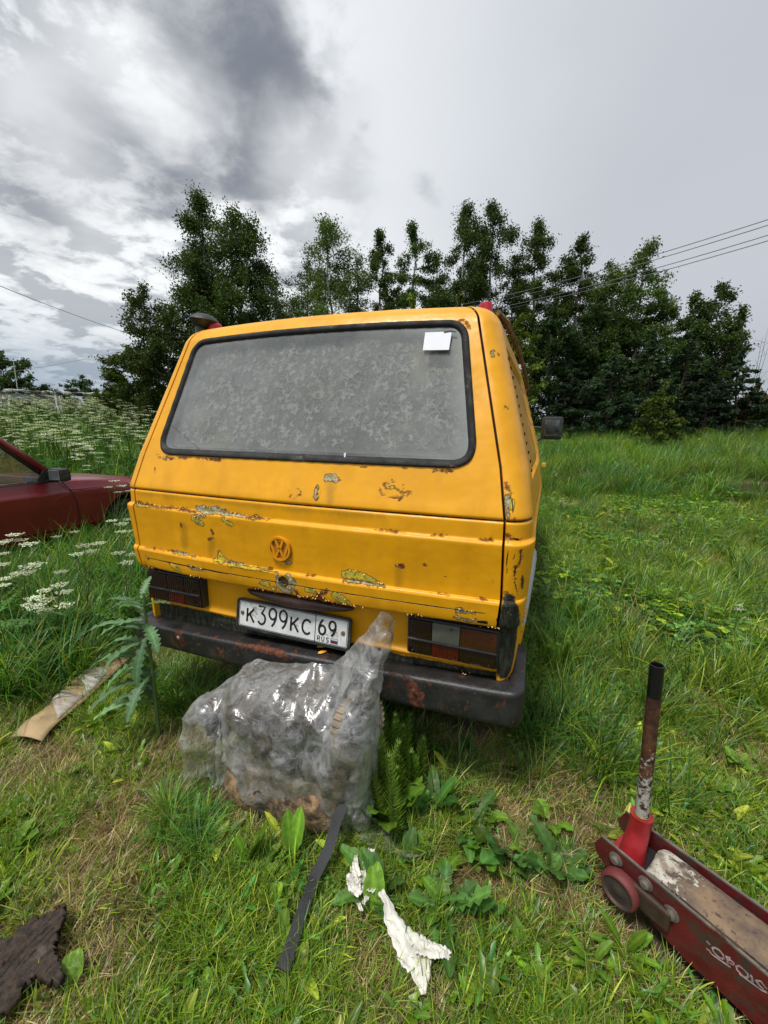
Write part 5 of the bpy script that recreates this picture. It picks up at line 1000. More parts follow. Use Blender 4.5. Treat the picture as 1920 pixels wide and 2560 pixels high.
# --- torn white plastic
M['rag'] = simple('dirty_white_film', (.60,.59,.53), .5, var=.2, vs_=15, bump=.3, bs=40, dirt=((.25,.19,.10), .64), Transmission_Weight=.0)
def rag(name, pts, w, label, cat, seed, th=.0015, pleat=.35, nr=12):
    rn = random.Random(seed); P = np.array(pts, float); T = np.arange(len(P)); n = 50; tt = np.linspace(0, len(P)-1, n); C_ = np.stack([np.interp(tt, T, P[:,i]) for i in range(3)], 1); Wd = np.interp(tt, T, w); V = []
    for i in range(n):
        t_ = unit(C_[min(i+1,n-1)]-C_[max(i-1,0)]); s_ = unit(np.cross(t_, (0,0,1)))
        for k in range(nr):
            f = k/(nr-1)-.5; z = .010+pleat*Wd[i]*(.5*math.sin(f*14+i*.13+seed)+.35*math.sin(f*23-i*.22))*.32+.012*float(fnoise(i*.2, k*.4, 1, seed)); V.append(C_[i]+s_*f*Wd[i]*(1+.08*math.sin(i*1.3))+np.array([0,0,abs(z)]))
    o = link(name, fmesh(name, V, gridfaces(n, nr), smooth=True), M['rag']); m_ = o.modifiers.new('s', 'SOLIDIFY'); m_.thickness = th
    if label: tag(o, label, cat)
    return o
g0 = lambda cx, cy, z=.03: ground_at(600+.3858*cx, 2000+.3858*cy, z)
rag('torn_film', [g0(910,620,.06), g0(955,690,.06), g0(980,790,.045), g0(1040,900,.04), g0(1110,1000,.035), g0(1165,1100,.03), g0(1190,1290,.02)], [.02,.022,.042,.058,.085,.066,.012], 'torn strip of white plastic film lying in the grass below the green leaf', 'plastic scrap', 3, pleat=.13)
rag('torn_film', [g0(1150,960,.045), g0(1240,1000,.05), g0(1320,1010,.045), g0(1375,1040,.03)], [.045,.034,.026,.022], 'short white film tail pointing right at the end of the torn strip', 'plastic scrap', 9, pleat=.13)
cr_ = empty('crumpled_film', g0(790,500,.0), 'crumpled beige white plastic film knotted in the grass beside the black strap', 'plastic scrap')
for k, (pts, w) in enumerate(((((755,370),(745,450),(760,520)),(.006,.02,.03)),(((850,340),(835,420),(800,470)),(.022,.026,.03)),(((715,470),(780,480),(860,470)),(.03,.045,.03)),(((860,480),(870,560),(840,620)),(.03,.04,.02)),(((720,500),(740,580),(780,640)),(.03,.04,.02)),(((745,540),(800,560),(850,600)),(.04,.05,.03)),(((745,640),(770,700),(790,745)),(.022,.012,.010)),(((840,620),(815,670),(800,700)),(.014,.012,.008)))):
    P = [g0(*p, .04+.022*math.sin(k*1.7+i)) for i, p in enumerate(pts)]; o = rag('fold', P, w, None, None, k+20, pleat=.8, nr=9); o.parent = cr_; o.matrix_parent_inverse = cr_.matrix_world.inverted(); o.location = -cr_.location
    o.matrix_parent_inverse = Matrix.Identity(4)
# --- cardboard strip with white paper
cb = lambda u, v, z=.05: ground_at(u, v, z)
w1 = lambda a, b, z=.05: cb(.4792*a, 1500+.4792*b, z)
card = [w1(60,712), w1(240,545), w1(470,345), w1(520,308), w1(690,290), w1(620,330), w1(520,420), w1(430,520), w1(280,650), w1(220,735)]
cbm = np.mean(card, 0); cbe = empty('cardboard_strip', cbm, 'tan cardboard strip with a white printed middle lying in the grass left of the van', 'cardboard')
def slab(P, name, mat, par, th, o): mb = MB(); V = [p-o for p in P]; mb.add(V+[v-np.array([0,0,th]) for v in V], [tuple(range(len(V))), tuple(range(2*len(V)-1, len(V)-1, -1))]+[(i, len(V)+i, len(V)+(i+1)%len(V), (i+1)%len(V)) for i in range(len(V))]); return mb.build(name, mat, par)
def strip(L_, R_, name, mat, par, th, o, dz=0., seed=0):
    mb = MB(); n = 18; nl2 = 7; T = np.linspace(0, 1, n); tl2 = np.linspace(0, 1, len(L_)); A = np.stack([np.interp(T, tl2, np.array(L_)[:,i]) for i in range(3)], 1); B = np.stack([np.interp(T, tl2, np.array(R_)[:,i]) for i in range(3)], 1); V = []
    for i in range(n):
        for k in range(nl2): f = k/(nl2-1); p = A[i]*(1-f)+B[i]*f; V.append(p-o+np.array([0,0,dz+.012*math.sin(f*3.1)+.010*math.sin(i*.7+seed)*(1-f)]))
    ob = link(name, fmesh(name, V, gridfaces(n, nl2), smooth=True), mat, par); m_ = ob.modifiers.new('s', 'SOLIDIFY'); m_.thickness = th; return ob
L1 = [w1(60,712), w1(150,628), w1(240,545), w1(350,450), w1(430,380), w1(500,310)]; R1 = [w1(220,735), w1(262,680), w1(300,640), w1(440,525), w1(540,430), w1(680,300)]
strip(L1, R1, 'board', simple('wet_cardboard', (.34,.245,.13), .8, var=.25, vs_=9, dirt=((.20,.13,.06), .58)), cbe, .004, cbm)
q = NT('printed_paper'); st_ = q.r(q.m_('SINE', q.m_('MULTIPLY', q.n('ShaderNodeTexCoord').outputs['Object'], 60)), .6, .9); c = q.mix(q.r(q.noise(7, 5, .6), .40, .56), (.62,.60,.57), (.36,.30,.26)); M['print'] = q.done(q.bsdf(c, .5))
lerp = lambda a, b, t: a*(1-t)+b*t
L2 = [lerp(w1(240,545), w1(430,380), t) for t in (.12,.5,1.)]+[w1(475,345)]; R2 = [lerp(w1(300,640), w1(540,430), t) for t in (.02,.5,.95)]+[w1(575,375)]
L2 = [lerp(a, b, .06) for a, b in zip(L2, R2)]; R2 = [lerp(a, b, .92) for a, b in zip(L2, R2)]
strip(L2, R2, 'printed_paper', M['print'], cbe, .0012, cbm, .006)
# --- rotten wood
wd_ = [w1(345,1630,.03), w1(352,1655,.03), w1(315,1750,.03), w1(290,1850,.03), w1(310,1960,.02), w1(338,2010,.02), w1(335,2060,.02), w1(250,2050,.02), w1(190,2015,.03), w1(100,2090,.03), w1(0,2190,.03), w1(-300,2330,.03), w1(-340,2000,.03), w1(0,1850,.03), w1(130,1760,.03), w1(260,1690,.03)]
w2 = np.array([(p[0], p[1]) for p in wd_]); ax_ = unit(w2[0]-w2[11]); bx_ = np.array([-ax_[1], ax_[0]]); o2 = w2.mean(0); pr = (w2-o2)@np.stack([ax_, bx_], 1); aa_ = np.arange(pr[:,0].min(), pr[:,0].max(), .0035); bb_ = np.arange(pr[:,1].min(), pr[:,1].max(), .0035); Ag, Bg = np.meshgrid(aa_, bb_, indexing='ij'); Xg = o2[0]+Ag*ax_[0]+Bg*bx_[0]; Yg = o2[1]+Ag*ax_[1]+Bg*bx_[1]
zg = .035+.012*(fnoise(Ag*3, Bg*14, 4, 3, 5)-.5)+.009*(fnoise(Ag*2, Bg*40, 4, 6, 4)-.5); kk = inside((Xg+.006*(fnoise(Xg, Yg, 40, 2)-.5))[:-1,:-1], (Yg+.006*(fnoise(Xg, Yg, 40, 7)-.5))[:-1,:-1], w2)
me = fmesh('rotten_wood', np.stack([Xg, Yg, zg], -1).reshape(-1, 3), gridfaces(len(aa_), len(bb_), kk.ravel()), smooth=True); q = NT('rotten_wood'); n_ = q.noise(60, 8, .75); c = q.mix(q.r(n_, .35, .66), (.012,.008,.006), (.060,.038,.024)); c = q.mix(q.r(q.noise(14, 5, .6), .6, .7), c, (.09,.07,.055)); M['rot'] = q.done(q.bsdf(c, .8, 0, q.bump(n_, .8, .006)))
o = link('rotten_wood', me, M['rot']); m_ = o.modifiers.new('s', 'SOLIDIFY'); m_.thickness = .03; m_.offset = -1; tag(o, 'dark fibrous slab of rotten wood lying in the grass in the lower left corner', 'wood piece'); footprint([tuple(p) for p in w2])
footprint([(-.13,-.31),(.30,-.31),(.30,-.05),(-.13,-.05)]); footprint([tuple(p[:2]) for p in L1]+[tuple(p[:2]) for p in R1[::-1]])

# ------------------------------------------------------------------ red car
car = empty('red_car', (-4.5,.9,0), 'dark red hatchback parked left of the van in long grass', 'car'); CO = np.array([-4.5,.9,0])
q = NT('dull_red_paint'); c = q.mix(q.r(q.noise(3, 6, .6), .35, .7), (.125,.006,.012), (.17,.012,.018)); c = q.mix(q.r(q.noise(120, 4, .7), .66, .72, 0, .6), c, (.25,.12,.11)); c = q.mix(q.r(q.noise(2.2, 7, .7), .60, .70, 0, .4), c, (.07,.02,.015)); M['carpaint'] = q.done(q.bsdf(c, .34, 0, q.bump(q.noise(4, 3), .1, .02), Coat_Weight=.3))
X0, X1 = -3.75, -5.38; ws = 0
ys = np.unique(np.r_[np.arange(-1.15, 3.05, .025), 3.05]); secs = []
def belt(y): return float(np.interp(y, [-1.2,-.9,0,1.42,1.65,2.3,2.85,3.05], [.86,.90,.885,.875,.865,.80,.70,.62]))
mir = (X0+X1)/2
for y in ys:
    tp_ = float(np.interp(y, [-1.2,-1.0,2.6,3.05], [.10,.0,.0,.16])); zb = belt(y); fl = .012*math.exp(-((abs(y-2.22)-.0)/.30)**2)
    prof_c = [(-.10,.26),(-.045,.30),(-.035,.345),(-.03,.36),(-.004,.375),(.0+fl,.50),(.004+fl,.62),(.0+fl,.70),(-.004,min(.755, zb-.03)),(-.012,min(.765, zb-.022)),(-.022,min(.775, zb-.014)),(-.06,zb-.004),(-.085,zb+.004)]
    pa = np.array(prof_c); pn = len(pa); zs_ = np.linspace(0, 1, 26)**1.; sl = np.r_[0, np.cumsum(np.hypot(*np.diff(pa, axis=0).T))]; ta = np.unique(np.r_[sl, np.linspace(0, sl[-1], 28)])[:40]; prof_c = [(float(np.interp(t, sl, pa[:,0])), float(np.interp(t, sl, pa[:,1]))) for t in np.linspace(0, sl[-1], 44)]
    crown = .035 if y > 1.55 else .01
    row = [(X0-tp_+a, y, z) for a, z in prof_c]+[(X0-tp_-.085-(t*( -X1+X0-2*tp_-.17)), y, zb+.004+crown*math.sin(math.pi*t)**.6) for t in np.linspace(.04,.96,16)]+[(X1+tp_-a, y, z) for a, z in prof_c[::-1]]
    secs.append(row)
S_ = np.array(secs); nr, nc = S_.shape[:2]; cyc = (S_[:-1,:-1,1]+S_[1:,1:,1])/2; czc = (S_[:-1,:-1,2]+S_[1:,1:,2])/2; colidx = np.arange(nc-1)[None,:]; sd = (colidx < 36) | (colidx > nc-38)
cut = sd & ((np.hypot(cyc-2.22, czc-.30) < .36) | (np.hypot(cyc+.38, czc-.30) < .36))
cab = (~sd) & (cyc < 1.5) & (cyc > -.95) & (colidx > 43) & (colidx < nc-45)
me = fmesh('body', S_.reshape(-1,3)-CO, gridfaces(nr, nc, (~(cut | cab)).ravel()), smooth=True); me.set_sharp_from_angle(angle=rad(28)); link('body', me, M['carpaint'], car)
mb = MB(); e0 = [tuple(np.array(p)-CO) for p in secs[0]]; e1 = [tuple(np.array(p)-CO) for p in secs[-1]]; mb.add(e0, [tuple(range(nc))]); mb.build('tail_panel', M['carpaint'], car); mb = MB(); mb.add(e1, [tuple(range(nc-1,-1,-1))]); mb.build('nose_panel', M['carpaint'], car)
def roofpt(y): return float(np.interp(y, [-1.0,-.6,.0,.6,1.0], [1.27,1.36,1.40,1.395,1.35]))
rows = []; yr2 = np.linspace(-.85,1.02,18)
for y in yr2: rows.append([(X0-.17-(X0-.17-(X1+.17))*t, y, roofpt(y)-.03+.045*math.sin(math.pi*t)**.5) for t in np.linspace(0,1,14)])
R3 = np.array(rows); ob = link('roof', fmesh('roof', R3.reshape(-1,3)-CO, gridfaces(18,14), smooth=True), M['carpaint'], car); m_ = ob.modifiers.new('s','SOLIDIFY'); m_.thickness = .03
for s_ in (0, 1):
    fx = (lambda a: X0-a) if s_ == 0 else (lambda a: X1+a)
    T_ = [(fx(.085),1.50,.88),(fx(.135),1.08,1.30),(fx(.17),.98,1.335)]
    mb = MB(); mb.tube([np.array(p)-CO for p in T_], [.045,.036,.034], 8); mb.build('pillar', M['carpaint'], car, smooth=True)
    mb = MB(); mb.tube([np.array(p)-CO for p in ((fx(.09),.12,.88),(fx(.165),.02,1.34))], .035, 8); mb.build('pillar', M['black'], car, smooth=True)
    mb = MB(); mb.tube([np.array(p)-CO for p in ((fx(.09),-1.0,.88),(fx(.17),-.75,1.30))], .07, 8); mb.build('pillar', M['carpaint'], car, smooth=True)
    mb = MB(); mb.tube([np.array(p)-CO for p in ((fx(.17),.98,1.335),(fx(.175),.4,1.37),(fx(.175),-.75,1.31))], .03, 8); mb.build('roof_rail', M['carpaint'], car, smooth=True)
    mb = MB(); mb.tube([np.array(p)-CO for p in ((fx(.06),1.44,.888),(fx(.058),.5,.890),(fx(.06),-.9,.90))], .009, 6); mb.build('belt_trim', M['chrome'], car, smooth=True)
    mb = MB(); mb.tube([np.array(p)-CO for p in ((fx(.075),1.40,.90),(fx(.12),1.06,1.26),(fx(.15),.96,1.315),(fx(.155),.4,1.345),(fx(.15),.1,1.34))], .013, 6); mb.build('window_rubber', M['rubber'], car, smooth=True)
    V = [np.array(p)-CO for p in ((fx(.078),1.40,.895),(fx(.078),.10,.895),(fx(.155),.10,1.335),(fx(.15),.97,1.315),(fx(.125),1.06,1.26))]; mb = MB(); mb.add(V, [(0,1,2,3,4)]); M.setdefault('carglass', None)
    if M['carglass'] is None:
        q = NT('car_window_glass'); a = q.n('ShaderNodeBsdfTransparent'); q.set(a.inputs[0], (.62,.68,.66)); b = q.n('ShaderNodeBsdfGlossy'); q.set(b.inputs['Roughness'], .06); d = q.n('ShaderNodeBsdfDiffuse'); q.set(d.inputs[0], (.20,.22,.22)); M['carglass'] = q.done(q.mixs(.09, q.mixs(q.r(q.noise(3, 6, .6), .4, .7, .15, .40), a.outputs[0], d.outputs[0]), b.outputs[0]))
    mb.build('side_glass', M['carglass'], car)
mb = MB(); V = [np.array(p)-CO for p in ((X0-.10,1.52,.89),(X1+.10,1.52,.89),(X1+.18,1.0,1.34),(X0-.18,1.0,1.34))]; mb.add(V, [(0,1,2,3)]); mb.build('windscreen', M['carglass'], car)
# door shut line, sill shadow line, wheels, mirror, cabin
mb = MB(); mb.tube([np.array(p)-CO for p in ((X0-.030,1.50,.862),(X0-.004,1.565,.76),(X0+.006,1.60,.62),(X0+.003,1.605,.45),(X0-.03,1.61,.35))], .0045, 5); mb.build('door_gap', M['black'], car)
for yy in (2.22,-.38): mb = MB(); mb.tube([np.array((X0-.012+.012*math.sin(a), yy+.362*math.cos(a), .30+.362*math.sin(a)))-CO for a in np.linspace(.05, math.pi-.05, 24)], .014, 6); mb.build('arch_lip', M['carpaint'], car, smooth=True)
mb = MB(); mb.tube([np.array(p)-CO for p in ((X0-.010,1.545,.77),(X0-.012,2.3,.745),(X0-.02,2.9,.66))], .0035, 5); mb.build('bonnet_gap', M['black'], car)
mb = MB(); mb.box(np.array([mir,1.2,.42])-CO, (1.35,3.4,.2)); mb.box(np.array([mir,2.3,.5])-CO, (1.2,1.3,.4)); mb.build('underbody', M['black'], car)
for x, s_ in ((X0-.11,1),(X1+.11,-1)):
    for y in (2.22,-.38): wheel(car, x+4.5, y-.9, .29, .285, s_, .17)
mb = MB(); mc2 = np.array([-3.62,1.40,.955])-CO; mb.box(mc2, (.20,.10,.13), bev=.03); hm = mb.build('door_mirror', M['plastic'], car, auto=45); mb = MB(); mb.box(mc2+np.array([.0,-.055,0]), (.155,.012,.10), bev=.004); mb.build('mirror_glass', M['glassdark'], hm); mb = MB(); mb.prism([(1.28,.88),(1.46,.88),(1.46,.90),(1.36,1.0)], np.array([X0-.062,0,0])-CO, (0,1,0), (0,0,1), (1,0,0), .02); mb.tube([mc2+np.array([-.04,0,-.02]), mc2+np.array([-.16,.0,-.03])], .022, 8); mb.build('mirror_foot', M['plastic'], hm)
M['seat'] = simple('grey_seat_cloth', (.085,.088,.085), .9, var=.3); M['dash'] = simple('dark_dashboard', (.03,.03,.032), .6)
for x in (-4.15,-4.95):
    mb = MB(); mb.box(np.array([x,.28,.56])-CO, (.5,.5,.16), bev=.05); mb.box(np.array([x,.02,.86])-CO, (.48,.14,.52), np.array(Matrix.Rotation(rad(14),3,'X')), .05); mb.box(np.array([x,-.06,1.16])-CO, (.26,.09,.16), bev=.04); mb.build('seat', M['seat'], car, auto=40)
mb = MB(); mb.box(np.array([mir,1.33,.80])-CO, (1.42,.40,.18), bev=.05); mb.box(np.array([mir,-.6,.75])-CO, (1.3,.5,.5), bev=.06); mb.build('dashboard', M['dash'], car, auto=40)
mb = MB(); cst = np.array([-4.95,.92,.90])-CO; mb.tube([cst+np.array([.18*math.cos(a), -.06*math.sin(a), .17*math.sin(a)]) for a in np.linspace(0, 2*math.pi, 26)], .014, 7, cap=False); mb.tube([cst+np.array([-.17,0,0]), cst+np.array([.17,0,0])], .014, 6); mb.build('steering_wheel', simple('pale_grey_plastic', (.32,.32,.30), .5), car)
# ------------------------------------------------------------------ trees
M['bark'] = simple('birch_bark', (.30,.29,.27), .8, var=.3, vs_=6, dirt=((.03,.025,.02), .52)); M['bark2'] = simple('brown_bark', (.028,.022,.017), .95)
TG1 = np.array((.048,.080,.015)); TG2 = np.array((.032,.060,.014)); TG3 = np.array((.11,.16,.022)); TGS = np.array((.027,.052,.024))
def crown_leaves(branches, n, size, jit, col, rng, hang=.25, varc=.35):
    """branches: list of polylines (k,3). leaves scattered round them"""
    B = len(branches); L_ = np.array([np.linalg.norm(b[-1]-b[0]) for b in branches]); cnt = np.maximum(6, (n*L_**1.15/np.sum(L_**1.15)).astype(int)); Ps = []; Cs = []
    for b, c in zip(branches, cnt):
        K = len(b)-1; ncl = max(2, c//26); cs = .22+.78*rng.random(ncl)**.55; t = cs*K; i = np.minimum(t.astype(int), K-1); cc = b[i]+(b[i+1]-b[i])*(t-i)[:,None]; r_ = jit*(.5+.6*cs); m = rng.integers(0, ncl, c)
        p = cc[m]+rng.normal(0, 1, (c,3))*r_[m][:,None]*np.array([1,1,.75]); p[:,2] -= np.abs(rng.normal(0, 1, c))*hang*(.4+cs[m]); g_ = rng.uniform(1-varc, 1+varc, ncl)[m]*rng.uniform(.8,1.2,c); Ps.append(p); Cs.append(g_)
    P = np.vstack(Ps); G_ = np.concatenate(Cs); n = len(P); a = rng.normal(0, 1, (n,3)); a /= np.linalg.norm(a, axis=1)[:,None]; b = np.cross(a, rng.normal(0, 1, (n,3))); b /= np.linalg.norm(b, axis=1)[:,None]; s_ = size*rng.uniform(.6,1.4,(n,1))
    V = np.stack([P-a*s_, P+b*s_*.5, P+a*s_, P-b*s_*.5], 1).reshape(-1, 3); F = np.arange(4*n).reshape(n, 4); C_ = np.repeat(col[None]*G_[:,None], 4, 0); return V, F, C_
GCOUNT = [0]
def make_tree(name, base, h, rw, label, cat, group, kind='birch', n=9000, col=TG1, seed=0, stems=None, zlow=.12, size=.050, mat='bark'):
    rng = np.random.default_rng(seed+100); root = empty(name, base, label, cat, group); mb = MB(); br = []
    for (sx, sy2, sh, sw) in (stems or [(0,0,1,1)]):
        H = h*sh; R_ = rw*sw; lean = np.array([sx, sy2, 0]); pts = [np.array([sx*.15, sy2*.15, -.3])+lean*t*.9+np.array([rng.normal(0,.08), rng.normal(0,.08), H*t]) for t in np.linspace(0, 1, 9)]
        mb.tube(pts, np.linspace(.011*h, .012, 9)+.01, 7); T_ = np.array(pts); nb2 = int(60 if kind != 'spruce' else 74)
        for k in range(nb2):
            t = zlow+(1-zlow)*((k+rng.random())/nb2); i = min(int(t*8), 7); p0 = T_[i]+(T_[i+1]-T_[i])*(t*8-i); az = rng.uniform(0, 6.283)
            if kind == 'birch': r_ = min(2.4*R_*(1-t)**.48, 1.75*R_)*rng.uniform(.5,1.12)+.10; el = rng.uniform(.35,1.05); dr = .34
            elif kind == 'spruce': r_ = 1.5*R_*(1-t)**.75*rng.uniform(.8,1.15)+.10; el = rng.uniform(.0,.30); dr = .10
            else: r_ = 1.5*R_*(math.sin(math.pi*min(1, (t-zlow)/(1-zlow)*.88+.14))**.5)*rng.uniform(.6,1.1); el = rng.uniform(.1,.9); dr = .12
            q_ = []; 
            for s_ in np.linspace(0, 1, 6): q_.append(p0+np.array([math.cos(az)*r_*s_, math.sin(az)*r_*s_, math.sin(el)*r_*s_*.9-dr*r_*s_*s_*1.3]))
            q_ = np.array(q_); q_[1:] += rng.normal(0, .03*r_, (5,3)); br.append(q_)
            if k % 2 == 0 and r_ > .3: mb.tube(q_[:5], np.linspace(.022,.006,5), 4, cap=False)
        tp = np.array([T_[-1]+(T_[-1]-T_[-2])*0, T_[-1]+np.array([rng.normal(0,.1), rng.normal(0,.1), .35])]); br.append(np.vstack([T_[-3:], tp[1:]]))
    mb.build('trunk', M[mat], root, smooth=True)
    jit = {'birch': .17, 'spruce': .055, 'bush': .13}.get(kind, .13)*min(1.2, max(.4, rw/1.6)); V, F, C_ = crown_leaves(br, n, size, jit, col, rng, hang={'birch': .20, 'spruce': .03}.get(kind, .06)*min(1.3, rw/1.5), varc=.45)
    link('crown', fmesh('crown', V, F, C_), M['tree'], root); return root
def T(u, vtop, d, wsrc, name, label, cat, group=None, **kw):
    """u: where its trunk stands, vtop: its top, d: metres away, wsrc: half width in the photograph"""
    dr = ray(u, 1000); hd = math.hypot(dr[0], dr[1]); b = CAM+dr*(d/hd); z0 = float(gh(b[0], b[1])); tp = ray(u, vtop); zt = CAM[2]+tp[2]/math.hypot(tp[0], tp[1])*d
    depth = (np.array([b[0], b[1], 1.4])-CAM) @ RM[:,1]; rw = wsrc*.4/FPX*depth
    kw['n'] = int(kw.get('n', 9000)*(5.2 if kw.get('kind', 'birch') == 'birch' else 3.))
    GCOUNT[0] += 1; return make_tree(name, (b[0], b[1], z0), zt-z0, rw, label, cat, group, seed=GCOUNT[0]*7, **kw)
RB_ = 'birches in the row behind the van'
T(560,462,21,88,'birch_tree','tallest and broadest tree left of centre behind the vent of the van','tree', n=30000, stems=[(-.4,0,.97,.62),(.9,.3,.90,.62),(1.9,0,.83,.58),(-1.2,.4,.78,.55)], col=TG1, zlow=.14)
T(415,712,19,62,'birch_tree','loose young birch leaning out left of the tallest tree','tree', n=7500, stems=[(-.5,0,1,.9),(.5,0,.86,.8)], col=TG1*1.1)
T(345,868,22,58,'broadleaf_tree','round green bushy tree at the left end of the tree row','tree', kind='bush', n=7500, col=TG3*.62, zlow=.05, mat='bark2')
T(705,700,23,60,'birch_tree','low thin birch between the tallest tree and its right neighbour','tree', n=4500, col=TG2*1.1)
T(832,545,22,78,'birch_tree','slender airy birch with sky showing through, second from the left in the row','tree', RB_, n=8500, col=TG1*1.15, size=.05)
T(952,580,22,46,'birch_tree','narrow pointed birch just right of the airy birch','tree', RB_, n=6500, col=TG1)
T(1030,562,22.5,50,'birch_tree','birch with yellowish lower branches above the middle of the van roof','tree', RB_, n=7000, col=TG1*1.1)
T(1146,516,23,62,'birch_tree','left one of the two tall close birches above the right side of the van roof','tree', RB_, n=9500, col=TG1)
T(1212,514,22,66,'birch_tree','right one of the two tall close birches with a pale trunk line','tree', RB_, n=10500, col=TG1)
T(1318,562,23,58,'birch_tree','pointed birch right behind the upper end of the side gutter','tree', RB_, n=9000, col=TG1)
T(1418,598,22,54,'birch_tree','slim birch with bright gaps low down near the power lines','tree', RB_, n=7000, col=TG1*1.1)
T(1555,612,21,70,'birch_tree','drooping light birch the power lines pass at its top','tree', RB_, n=8500, col=TG1*1.25, stems=[(.3,0,1,.7),(-.8,0,.9,.7)])
T(1625,735,22,52,'broadleaf_tree','dense dark tree right of the drooping birch','tree', kind='bush', n=8500, col=TG2*1.15, mat='bark2')
T(1730,715,21,54,'birch_tree','last broad birch on the right with an open airy crown','tree', n=8500, col=TG1*1.2, stems=[(-.4,0,.95,.7),(.5,0,1,.7),(1.1,0,.82,.5)])
T(1480,740,20,75,'broadleaf_tree','dark leafy mass below the slim birch and the drooping birch','tree', kind='bush', n=10000, col=TG2, zlow=.03, mat='bark2')
T(1370,780,19,70,'broadleaf_tree','dark leafy tree right behind the mirror side of the van','tree', kind='bush', n=9000, col=TG2, zlow=.03, mat='bark2')
SP = 'small dark conifers in front of the tree row'
T(1530,862,17,80,'spruce_tree','broad dark spruce low in the middle of the conifers','spruce', SP, kind='spruce', n=9000, col=TGS, zlow=.04, mat='bark2')
T(1612,830,18,70,'spruce_tree','dark pine with the leafy sapling standing before it','spruce', SP, kind='spruce', n=9000, col=TGS*1.1, zlow=.04, mat='bark2')
T(1700,838,18,75,'spruce_tree','dark pine under the last broad birch','spruce', SP, kind='spruce', n=9000, col=TGS*1.1, zlow=.04, mat='bark2')
T(1828,868,18,62,'pine_tree','bluish open pine at the right end of the row','pine', SP, kind='spruce', n=7000, col=TGS*1.35, zlow=.05, mat='bark2')
T(1430,890,18,60,'spruce_tree','leftmost dark low conifer beside the wing mirror','spruce', SP, kind='spruce', n=6500, col=TGS, zlow=.03, mat='bark2')
T(1770,900,17,60,'spruce_tree','low dark conifer between the bluish pine and its left neighbour','spruce', SP, kind='spruce', n=6000, col=TGS, zlow=.03, mat='bark2')
T(1648,962,13.5,32,'sapling','light green leafy sapling standing before the dark conifers','young tree', kind='bush', n=1500, col=TG3*.75, zlow=.1, size=.05, mat='bark2')
T(1028,735,15,38,'young_birch','yellow green young tree top over the middle of the van roof','young tree', kind='bush', n=2600, col=TG3, mat='bark2'); T(1140,745,15,32,'young_birch','yellow green young tree top near the right roof lamp','young tree', kind='bush', n=2200, col=TG3*.9, mat='bark2'); T(1292,790,13,48,'young_birch','bright green young tree just right of the gutter of the van','young tree', kind='bush', n=3400, col=TG3*.75, mat='bark2')
T(1885,960,19,45,'shrub','brownish green shrub at the right edge below the bluish pine','shrub', kind='bush', n=4500, col=np.array((.060,.050,.016)), zlow=.02, mat='bark2')
T(1955,985,22,55,'shrub','dull shrub cut by the right edge of the photo','shrub', kind='bush', n=4000, col=np.array((.060,.055,.018)), zlow=.02, mat='bark2')
bt = empty('bare_tree', CAM+ray(1875,1000)*(20/np.linalg.norm(ray(1875,1000)[:2]))-np.array([0,0,1.0]), 'leafless grey shrub branches fanning out at the right edge', 'bare shrub'); rn = random.Random(4); mb = MB()
for k in range(14):
    a = rn.uniform(-1,1); b = rn.uniform(-.5,.5); zt_ = 2.6+rn.uniform(-.2,.9); mb.tube([(0,0,0),(a*.5,b*.5,1.0),(a*.9+.1*b,b*.8,1.8),(a*1.7,b,zt_)], [.02,.012,.008,.003], 4)
    for j in range(7): f = rn.uniform(.3,.95); p = np.array((a*1.5*f,b*f,zt_*f)); mb.tube([p, p+np.array((rn.uniform(-.25,.35),rn.uniform(-.2,.2),rn.uniform(.1,.35)))], [.005,.002], 3)
mb.build('branches', M['bark2'], bt)
T(20,880,48,62,'broadleaf_tree','dark round tree at the left edge beyond the pipeline','tree', kind='bush', n=8000, col=TG2*1.1, zlow=.03, size=.10, mat='bark2'); T(-70,905,46,60,'broadleaf_tree','dark tree cut by the left edge beyond the pipeline','tree', kind='bush', n=5000, col=TG2*1.1, zlow=.03, size=.10, mat='bark2')
T(212,940,62,34,'broadleaf_tree','small distant round tree rising over the pipeline','tree', kind='bush', n=4500, col=TG2*1.3, zlow=.03, size=.10, mat='bark2'); T(265,970,60,16,'broadleaf_tree','tiny distant tree right of the small round tree','tree', kind='bush', n=1800, col=TG2*1.3, zlow=.03, size=.10, mat='bark2'); T(168,978,64,22,'broadleaf_tree','tiny distant bush left of the small round tree','tree', kind='bush', n=1800, col=TG2*1.2, zlow=.03, size=.10, mat='bark2')
T(318,950,30,42,'shrub','dark shrub at the foot of the bushy tree on the left','shrub', kind='bush', n=4500, col=TG2*1.1, zlow=.02, mat='bark2')
for i, (u, v) in enumerate(((640,900),(760,930),(900,930))): T(u, v, 20, 80, 'undergrowth_bush', ('dark bush at the foot of the tallest tree','dark bush hidden low behind the left of the van roof','dark bush hidden low behind the middle of the van roof')[i], 'shrub', kind='bush', n=3500, col=TG2, zlow=.02, mat='bark2')
for u, v, lb in ((775,655,'dark leafy tree filling the gap left of the airy birch'),(895,650,'dark leafy tree between the airy birch and the narrow one'),(1088,640,'dark leafy tree behind the two tall close birches on their left'),(1268,650,'dark leafy tree filling in left of the pointed birch'),(1372,690,'dark leafy tree filling in left of the slim birch'),(1490,660,'dark leafy tree behind the drooping birch')):
    T(u, v, 25, 62, 'broadleaf_tree', lb, 'tree', kind='bush', n=5500, col=TG1*.9, zlow=.05, mat='bark2')
